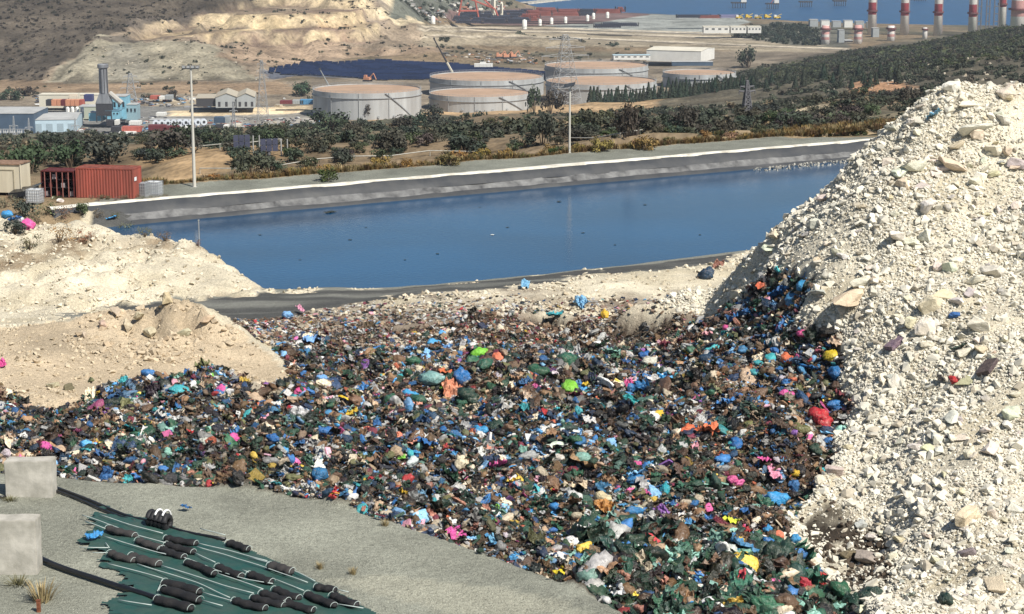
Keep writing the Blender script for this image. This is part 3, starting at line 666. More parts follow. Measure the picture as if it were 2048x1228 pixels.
# ------------------------------------------------------------------ countless small pieces as one object
def proto_collection(name, meshes, m):
    c = bpy.data.collections.new(name)
    for k, me in enumerate(meshes):
        me2 = me.copy(); me2.materials.clear(); me2.materials.append(m)
        o = bpy.data.objects.new("piece_%02d" % k, me2); c.objects.link(o)
    return c
def scatter(name, P, R, S, I, T, coll, label=None):
    me = bpy.data.meshes.new(name); n = len(P); me.vertices.add(n); me.vertices.foreach_set("co", np.asarray(P, np.float32).ravel())
    def at(nm, ty, data, key="value"):
        a = me.attributes.new(nm, ty, 'POINT'); a.data.foreach_set(key, np.asarray(data).ravel())
    at("rot", 'FLOAT_VECTOR', np.asarray(R, np.float32), "vector"); at("scl", 'FLOAT_VECTOR', np.asarray(S, np.float32), "vector")
    at("idx", 'INT', np.asarray(I, np.int32)); at("tint", 'FLOAT_COLOR', np.concatenate([T, np.ones((n, 1))], 1).astype(np.float32), "color")
    o = put(name, me); tag(o, kind="stuff")
    if label: o["label"] = label
    ng = bpy.data.node_groups.new(name, 'GeometryNodeTree'); L = ng.links.new
    ng.interface.new_socket("Geometry", in_out='INPUT', socket_type='NodeSocketGeometry'); ng.interface.new_socket("Geometry", in_out='OUTPUT', socket_type='NodeSocketGeometry')
    gi = ng.nodes.new("NodeGroupInput"); go = ng.nodes.new("NodeGroupOutput"); ip = ng.nodes.new("GeometryNodeInstanceOnPoints")
    ci = ng.nodes.new("GeometryNodeCollectionInfo"); ci.inputs["Collection"].default_value = coll; ci.inputs["Separate Children"].default_value = True; ci.inputs["Reset Children"].default_value = True
    def na(nm, ty):
        q = ng.nodes.new("GeometryNodeInputNamedAttribute"); q.data_type = ty; q.inputs["Name"].default_value = nm; return q.outputs["Attribute"]
    er = ng.nodes.new("FunctionNodeEulerToRotation"); L(na("rot", 'FLOAT_VECTOR'), er.inputs[0])
    L(gi.outputs[0], ip.inputs["Points"]); L(ci.outputs[0], ip.inputs["Instance"]); ip.inputs["Pick Instance"].default_value = True
    L(na("idx", 'INT'), ip.inputs["Instance Index"]); L(er.outputs[0], ip.inputs["Rotation"]); L(na("scl", 'FLOAT_VECTOR'), ip.inputs["Scale"])
    L(ip.outputs[0], go.inputs[0])
    md = o.modifiers.new("pieces", 'NODES'); md.node_group = ng; return o

# colours (linear)
C = dict(green=(.012,.045,.028), bgreen=(.02,.10,.055), black=(.012,.012,.014), blue=(.015,.14,.37), lblue=(.04,.29,.58), sky=(.18,.42,.70), navy=(.012,.042,.10), teal=(.02,.33,.36), pink=(.72,.10,.33), lpink=(.80,.34,.42),
         red=(.48,.02,.03), orange=(.70,.16,.06), yellow=(.72,.48,.03), lime=(.20,.52,.04), fluo=(.72,.85,.05), white=(.62,.61,.57), grey=(.32,.32,.31), lgrey=(.50,.50,.48), cream=(.62,.52,.36),
         brown=(.13,.07,.035), card=(.32,.18,.085), tan=(.38,.26,.16), purple=(.20,.07,.30), maroon=(.16,.02,.04), mint=(.20,.42,.34), olive=(.13,.13,.05), yel2=(.75,.60,.02), salmon=(.62,.26,.17))
def palette(ws):
    ks = list(ws); w = np.array([ws[k] for k in ks], float); return ks, w / w.sum()
MIX = palette(dict(green=15, black=22, bgreen=4, navy=8, blue=5.5, lblue=2.2, sky=2.2, teal=1.1, pink=.9, lpink=1.2, red=.7, orange=.7, yellow=.8, lime=.15, white=4.8, grey=8, lgrey=5.5, cream=7, brown=20, card=6, tan=6, purple=.8, maroon=2.6, mint=1.3, olive=6, salmon=1))
SMALL = palette(dict(green=8, black=24, navy=6, blue=2.6, lblue=1.2, sky=1.5, teal=.7, pink=.4, lpink=.8, red=.6, orange=.4, yellow=.5, white=6.5, grey=8, lgrey=6, cream=10, brown=23, card=7, tan=9, purple=.4, maroon=2, mint=.8, olive=6))
GREENS = palette(dict(green=34, bgreen=22, black=10, mint=5, blue=2.5, lblue=1, white=2.5, lgrey=3.5, cream=4, brown=8, card=3, tan=3, pink=.5, red=.6, yellow=.5, salmon=1))
BLUES = palette(dict(blue=9, lblue=4, navy=14, sky=5, teal=3, black=8, white=3, grey=4))
EARTHS = palette(dict(brown=20, card=8, tan=10, black=12, cream=6, olive=5, orange=1, white=3))
SPREAD = palette(dict(brown=26, tan=17, cream=14, black=9, white=7, grey=9, lgrey=7, green=4, blue=2, lblue=1, lpink=1.5, red=1.5, navy=3, teal=.7, maroon=3, yellow=.4))
def pick(pal, n): return RNG.choice(len(pal[0]), n, p=pal[1])
def tints(pal, idx):
    base = np.array([C[k] for k in pal[0]])[idx]; base = base * RNG.uniform(.6, 1.5, (len(idx), 1)); g = base.mean(1, keepdims=True); return np.clip(base * .88 + g * .12 + RNG.normal(0, .004, (len(idx), 3)), .004, .9)

def points_in(n, x0, x1, y0, y1): return RNG.uniform(x0, x1, n), RNG.uniform(y0, y1, n)
def crest_y(x): return np.interp(x, [p[0] for p in CRW] + [14, 30], [p[1] for p in CRW] + [36, 28])
GREENPOLY = [(1150,1075),(1210,1050),(1350,1060),(1500,1080),(1640,1110),(1720,1200),(1900,1170),(1930,1240),(1200,1260)]
def waste_mask(x, y, edge=0):
    h = near_h(x, y); px, py = proj(x, y, h)
    jx_ = fbm(x, y, 2.0, 21) * 26; jy_ = fbm(x, y, 2.0, 22) * 14
    k = kind_at(x, y)
    return (k == 1), h, px, py
# sparse top of the apron: pieces thin out uphill
pieces = []
ref = proto_collection("waste_shapes", SMALLBAGS + SHEETS + STRIPS + BOARDS, BAG_INS)
NP = len(SMALLBAGS) + len(SHEETS) + len(STRIPS) + len(BOARDS)
shape_big = np.array([3] * 8 + [2.2] * 6 + [1.2] * 3 + [.8] * 4); shape_big /= shape_big.sum()
shape_small = np.array([1.2] * 8 + [2] * 6 + [3] * 3 + [2.2] * 4); shape_small /= shape_small.sum()
def waste_layer(name, dens, smin, smax, lift, sp, pal, area=(-30, 22, 58, 124), flatten=.8, label=None, coll=None, only=None):
    n = int((area[1]-area[0]) * (area[3]-area[2]) * dens); x, y = points_in(n, *area); m, h, px, py = waste_mask(x, y)
    far_thin = np.clip((py - 600) / 130 + .45 + (px > 1350) * 1, .05, 1)
    vis = (px > -120) & (px < 2200) & (py < 1330)
    if only is not None: m &= inpoly(px, py, only)
    m &= vis & ((RNG.random(n) < far_thin) | (smax < .12))
    x, y, h, px, py = x[m], y[m], h[m], px[m], py[m]; n = len(x)
    green = inpoly(px, py, GREENPOLY); far = py < 690 + fbm(x, y, 6, 93) * 60
    s = smin * (smax / smin) ** (RNG.random(n) ** 1.5); s = np.where(green & (smax > .2), s * 1.35, s); s = np.where(far & (px < 1350), s * .72, s)
    T = tints(pal, pick(pal, n)); tg = tints(GREENS, pick(GREENS, n)); ts = tints(SPREAD, pick(SPREAD, n))
    z1 = fbm(x, y, 4.5, 97) > .16; z2 = fbm(x, y, 5.5, 98) > .18; z3 = fbm(x, y, 3.2, 99) > .26; rr = RNG.random(n)
    for zm, pl in ((z1 & (rr < .26), BLUES), (z2 & (rr > .45), EARTHS), (z3 & (rr < .6), GREENS)):
        tz_ = tints(pl, pick(pl, n)); T[zm] = tz_[zm]
    T[green] = tg[green]; T[far & (px < 1380)] = ts[far & (px < 1380)]
    clump = fbm(x, y, 1.6, 94)
    dark = (clump < -.2) ; T[dark] *= .5
    R = np.stack([RNG.uniform(-.9, .9, n), RNG.uniform(-.9, .9, n), RNG.uniform(0, 6.283, n)], 1)
    ar = RNG.uniform(.6, 1.3, (n, 3)); S = s[:, None] * ar; S[:, 2] *= flatten
    I = RNG.choice(len(sp), n, p=sp)
    P = np.stack([x, y, h + s * lift * RNG.uniform(-.2, 1, n) + (smax < .35) * RNG.uniform(0, .10, n)], 1)
    return scatter(name, P, R, S, I, T, coll or ref, label)
waste_layer("loose_waste", 60, .04, .12, .5, shape_small, SMALL)
shape_sliver = np.array([.3] * 8 + [2] * 6 + [9] * 3 + [4] * 4); shape_sliver /= shape_sliver.sum()
PALEBITS = palette(dict(white=9, cream=12, tan=13, lgrey=7, brown=22, black=26, sky=2, grey=8, card=6, salmon=1, navy=3))
waste_layer("shredded_waste", 48, .035, .13, 1.1, shape_sliver, PALEBITS)
waste_layer("mixed_waste", 24, .09, .26, .6, shape_small, MIX)
refb = proto_collection("bag_shapes", BAGS + SHEETS, BAG_INS); sb_ = np.array([1.0] * 10 + [1.5] * 6); sb_ /= sb_.sum()
waste_layer("bagged_waste", 5.4, .18, .44, .45, sb_, MIX, coll=refb)

waste_layer('green_bags', 5.5, .26, .50, .4, sb_, palette(dict(green=10, bgreen=8, black=3, mint=1.5)), area=(0, 22, 58, 82), coll=refb, only=GREENPOLY)
# thin litter on the chalk apron and the dusty floor in front of the pond
n = 46000; x, y = points_in(n, -24, 16, 103, 134); h = near_h(x, y); px, py = proj(x, y, h); k = near_kind(x, y, h)
dn = np.clip((py - 580) / 80, .02, 1) ** 1.5
m = (k == 2) & (RNG.random(n) < dn) & (px > 470); x, y, h = x[m], y[m], h[m]; n = len(x); s = RNG.uniform(.05, .16, n)
scatter("litter", np.stack([x, y, h + s * .3], 1), RNG.uniform(-.6, .6, (n, 3)) + np.array([0, 0, 3.0]) * RNG.random((n, 1)), s[:, None] * RNG.uniform(.6, 1.4, (n, 3)) * [1, 1, .6], RNG.choice(NP, n, p=shape_small), tints(SPREAD, pick(SPREAD, n)), ref)

# stones of the rubble heap, mound, bench, apron
refs = proto_collection("stone_shapes", STONES, ROCK_INS)
def stone_tint(n, base=(.60,.555,.46), v=.16): 
    t = np.array(base) * RNG.uniform(1 - v * 1.5, 1 + v, (n, 1)); w = RNG.random((n, 1)) < .12; return np.clip(np.where(w, t * [.78, .74, .70], t), .02, .85)
HOLLOW = [(1600,1040),(1650,985),(1690,1040),(1770,1070),(1800,1150),(1700,1175),(1640,1130)]
def stones(name, kinds, area, dens, smin, smax, base, pw=3.0, cond=None, thin=None, label=None):
    n = int((area[1]-area[0]) * (area[3]-area[2]) * dens); x, y = points_in(n, *area); h = near_h(x, y); px, py = proj(x, y, h)
    k = kind_at(x, y); m = np.isin(k, kinds) & (px > -150) & (px < 2250) & (py < 1340)
    if cond is not None: m &= cond(x, y, px, py)
    cl = fbm(x, y, 3.0, 95); m &= RNG.random(n) < np.clip(.66 + cl * 1.5, .15, 1); m &= ~(inpoly(px, py, HOLLOW) & (RNG.random(n) < .8)) | (name == 'hollow_clods')
    x, y, h = x[m], y[m], h[m]; n = len(x); s = smin * (smax / smin) ** (RNG.random(n) ** pw)
    S = s[:, None] * RNG.uniform(.7, 1.25, (n, 3)); R = RNG.uniform(-.8, .8, (n, 3)); R[:, 2] = RNG.uniform(0, 6.28, n)
    return scatter(name, np.stack([x, y, h + s * RNG.uniform(-.15, .45, n)], 1), R, S, RNG.integers(0, len(STONES), n), stone_tint(n, base), refs, label)
stones("rubble_stones", [3], (7, 38, 62, 122), 230, .045, .13, (.64,.60,.495), 1.5)
stones("rubble_rocks", [3], (7, 38, 62, 122), 21, .11, .36, (.66,.62,.515), 2.2)
stones("chalk_stones", [2], (-48, 22, 104, 156), 13, .05, .26, (.58,.52,.40), 2.6, lambda x, y, px, py: (py < 632) | (px < 500))
stones("mound_stones", [6], (-32, -6, 78, 110), 22, .035, .22, (.50,.42,.30), 2.8)
stones("gravel_stones", [0], (-24, 12, 48, 70), 26, .010, .03, (.36,.36,.30), 2.0)
stones("hollow_clods", [3, 1], (9, 18, 66, 84), 26, .06, .24, (.085,.065,.048), 2.2, lambda x, y, px, py: inpoly(px, py, HOLLOW))
stones("mound_clods", [6], (-28, -9, 96, 108), 16, .07, .34, (.50,.41,.29), 2.4, lambda x, y, px, py: ((x + 17.5) ** 2 / 34 + (y - 101.5) ** 2 / 18 < 1))
stones("waste_stones", [1], (8, 20, 66, 100), 3, .06, .2, (.55,.50,.42), 2.0, lambda x, y, px, py: (px > 1540) & (py > 900))
# rocky spit in the far corner of the pond
n = 260; ss = RNG.uniform(FL - 20, FL + 3, n); oo = -3.5 + RNG.normal(0, .7, n); P = np.array([FBP(a, b, 101.0) for a, b in zip(ss, oo)])
s = RNG.uniform(.06, .26, n); P[:, 2] += RNG.uniform(-.05, .25, n) * np.exp(-((oo + 3.5) / .9) ** 2)
scatter("shore_stones", P, RNG.uniform(0, 6, (n, 3)), s[:, None] * RNG.uniform(.7, 1.2, (n, 3)), RNG.integers(0, len(STONES), n), stone_tint(n, (.34,.33,.29)), refs)

# ------------------------------------------------------------------ boulders one can pick out
for me in BOULDERS: me.materials.append(ROCK_OBJ)
bi = 0
def boulder(px, py, w, label, tint=(.62,.57,.47), group=None, sq=.75, rz=None, cat="boulder", sink=.18):
    global bi
    p = hit(px, py + w * .18); r = w * .5 * mpp(p) * 1.42
    o = put("boulder", BOULDERS[bi % len(BOULDERS)]); bi += 1
    o.location = p + Vector((0, 0, r * (.45 - sink))); o.scale = (r, r * random.uniform(.75, 1), r * sq)
    o.rotation_euler = (random.uniform(-.35, .35), random.uniform(-.35, .35), random.uniform(0, 6.28) if rz is None else rz)
    o.color = (*[min(c * random.uniform(.93, 1.07), .85) for c in tint], 1)
    return tag(o, label, cat, group)
W_ = (.66,.615,.50); Y_ = (.60,.525,.375); GR = (.48,.45,.40)
for a in [(1942,213,52,"large smooth pale boulder lying just below the top of the rubble heap",W_,.6),
          (1948,262,64,"broad fractured pale rock under the smooth boulder near the heap's top",W_,.55),
          (1952,272,34,"yellowish angular rock in the shaded hollow near the heap's top",Y_,.8),
          (1902,178,40,"blocky rock on the crest of the white rubble heap",W_,.7),
          (2010,190,44,"rough pale rock on the crest where the heap meets the frame",W_,.7),
          (1985,300,38,"angular white rock on the upper heap beneath the broad fractured one",W_,.7),
          (1828,334,50,"big pointed white rock alone on the upper flank facing the pond",W_,.85),
          (1903,332,50,"squat cream rock beside the big pointed white rock",Y_,.7),
          (1872,345,26,"small white rock wedged between the pointed rock and the squat one",W_,.8),
          (1806,372,40,"tawny rock directly below the big pointed white rock",Y_,.7),
          (1845,375,30,"grey shaded rock beside the tawny rock",GR,.8),
          (1858,415,42,"upright split slab of rock in the middle of the heap's flank",W_,1.1),
          (1630,450,34,"light rock on the heap's slope nearest the water",W_,.8),
          (1795,476,56,"long flat pale slab lying down the middle of the slope",W_,.45),
          (1852,474,34,"standing pale rock at the lower end of the long slab",W_,1.0),
          (1822,486,32,"rounded rock touching the foot of the long slab",W_,.7),
          (1880,330,20,"small sunlit rock above the tawny rock",W_,.8),
          (1700,600,74,"biggest cream boulder half buried above the waste edge",Y_,.75),
          (1722,565,44,"pale jagged rock leaning on the biggest cream boulder",W_,.8),
          (1858,612,58,"tan boulder in the pair at the middle of the heap",Y_,.8),
          (1890,592,44,"cream upright boulder behind the tan one",Y_,1.0),
          (1912,603,32,"round white boulder at the shoulder of the cream upright one",W_,.9),
          (1818,650,40,"square yellowish rock below the tan boulder",Y_,.8),
          (1853,662,46,"tall white rock beside the square yellowish rock",W_,1.1),
          (1960,655,52,"pale flat rock near the blue scrap on the heap",W_,.6),
          (1985,545,46,"faceted pale rock high on the heap's outer side",W_,.7),
          (1950,560,40,"slanted grey-white rock above the blue scrap",W_,.7),
          (1905,835,44,"oblong white block on the bare middle of the heap",W_,.55),
          (1873,870,32,"grey-white rock below the oblong white block",GR,.8),
          (1985,900,46,"pair-sized white rock on the lower right of the heap",W_,.75),
          (1920,880,34,"tilted small white rock lower on the heap",W_,.7),
          (1925,985,30,"diamond shaped yellow-white rock on the fine rubble",Y_,.9),
          (1928,1035,78,"wide rugged cream boulder low on the heap",Y_,.6),
          (1842,1022,38,"pale wedge rock above the dark soil patch",W_,.6),
          (2020,828,44,"white boulder cut by the frame edge low on the heap",W_,.8),
          (1935,1108,36,"purple-grey rock near the bottom of the heap",(.25,.22,.22),.7),
          (1700,1110,46,"large brown lump of earth by the dark hollow",(.22,.16,.11),.7),
          (1735,1115,54,"grey-brown boulder at the rim of the dark hollow",(.33,.28,.23),.8),
          (1990,1170,58,"cream boulder near the bottom edge of the heap",Y_,.7),
          (1790,770,34,"upright white splinter of rock on the bare slope",W_,1.2),
          (1935,765,44,"yellow-green tinted rock beside the red scrap",(.45,.42,.26),.8)]:
    boulder(a[0], a[1], a[2], a[3], a[4], None, a[5])
for a in [(232,625,34,"sharp pale block on the shoulder of the tan soil mound"),(335,600,44,"highest clod on the tan soil mound"),(205,650,30,"loose block at the mound's outer shoulder"),
          (255,655,34,"white faced clod low on the mound's shoulder"),(300,665,36,"clod with a deep shadow in the mound's middle"),(365,665,40,"broad clod below the mound's summit"),(415,640,32,"clod on the mound's sunny side"),
          (105,768,34,"upright tan block at the waste edge below the soil shelf"),(137,776,30,"olive stained rock at the waste edge below the soil shelf"),(178,762,26,"green stained rock by the tan mound's foot"),
          (280,632,36,"slanting clod near the mound's summit"),(168,672,24,"white stone at the outer toe of the mound")]:
    boulder(a[0], a[1], a[2] * .85, a[3], (.50,.41,.29) if "stained" not in a[3] else (.17,.16,.09), None, .9)
# the many mid-sized rocks, largest kept single
RA = [(1942,213,"the large smooth boulder"),(1902,178,"the crest block"),(2010,190,"the crest's outer rock"),(1985,300,"the upper angular rock"),(1828,334,"the pointed white rock"),(1903,332,"the squat cream rock"),(1806,372,"the tawny rock"),
(1858,415,"the split slab"),(1630,450,"the rock nearest the water"),(1795,476,"the long pale slab"),(1700,600,"the biggest cream boulder"),(1858,612,"the tan boulder"),(1912,603,"the round white boulder"),(1818,650,"the square yellowish rock"),
(1960,655,"the flat rock by the blue scrap"),(1985,545,"the faceted rock"),(1905,835,"the oblong white block"),(1985,900,"the low right rock"),(1925,985,"the diamond shaped rock"),(1928,1035,"the rugged cream boulder"),(1842,1022,"the wedge rock"),
(1735,1115,"the dark hollow"),(1990,1170,"the bottom cream boulder"),(1790,770,"the white splinter"),(1935,765,"the red scrap"),(1975,735,"the dark plank"),(1790,684,"the purple brown scrap"),(1638,836,"the big red bag"),(1700,930,"the heap's toe by the waste"),(1750,860,"the bare grey slope"),(1560,530,"the heap's lower pond edge")]
ng_ = 0; tries = 0
while ng_ < 210 and tries < 6000:
    tries += 1; px, py = random.uniform(1400, 2040), random.uniform(175, 1225); p = hit(px, py); h_ = np.array([p.z])
    if near_kind(np.array([p.x]), np.array([p.y]), h_)[0] != 3: continue
    w = 13 + 24 * random.random() ** 2.2; t_ = random.choice((W_, Y_, W_, W_, GR)); cn = {id(W_): "white", id(Y_): "cream", id(GR): "grey"}[id(t_)]
    lab = where("%s %s rock" % ("small" if w < 17 else "medium" if w < 25 else "large", cn), px, py, RA)
    if lab: boulder(px, py, w, lab, t_, "loose rocks on the rubble heap", random.uniform(.5, 1), cat="rock"); ng_ += 1

# ------------------------------------------------------------------ rubbish bags and scraps one can pick out
for L_ in (BAGS, SHEETS, STRIPS, BOARDS, SMALLBAGS):
    for me in L_: me.materials.append(BAG_OBJ)
CNT = [0]
def rubbish(px, py, w, c, kind, label, group=None, tall=.75, lift=.0, rz=None):
    CNT[0] += 1; p = hit(px, py + w * .25); r = w * .5 * mpp(p)
    me, nm, cat = {'bag': (BAGS, "rubbish_bag", "rubbish bag"), 'sheet': (SHEETS, "plastic_sheet", "plastic sheet"), 'strip': (STRIPS, "plastic_strip", "plastic strip"), 'card': (BOARDS, "cardboard_piece", "cardboard")}[kind]
    o = put(nm, me[CNT[0] % len(me)]); 
    flat = {'bag': 1.25, 'sheet': 1.0, 'strip': 1.0, 'card': 1.0}[kind]
    o.scale = (r, r * random.uniform(.8, 1), r * tall * flat); o.location = p + Vector((0, 0, r * (.38 if kind == 'bag' else .3) + .06 + lift))
    tilt = .3 if kind == 'bag' else .55
    o.rotation_euler = (random.uniform(0, tilt), random.uniform(-tilt, tilt), random.uniform(0, 6.28) if rz is None else rz)
    o.color = (*[min(.9, v * random.uniform(.9, 1.1)) for v in (C[c] if isinstance(c, str) else c)], 1)
    return tag(o, label, cat, group)
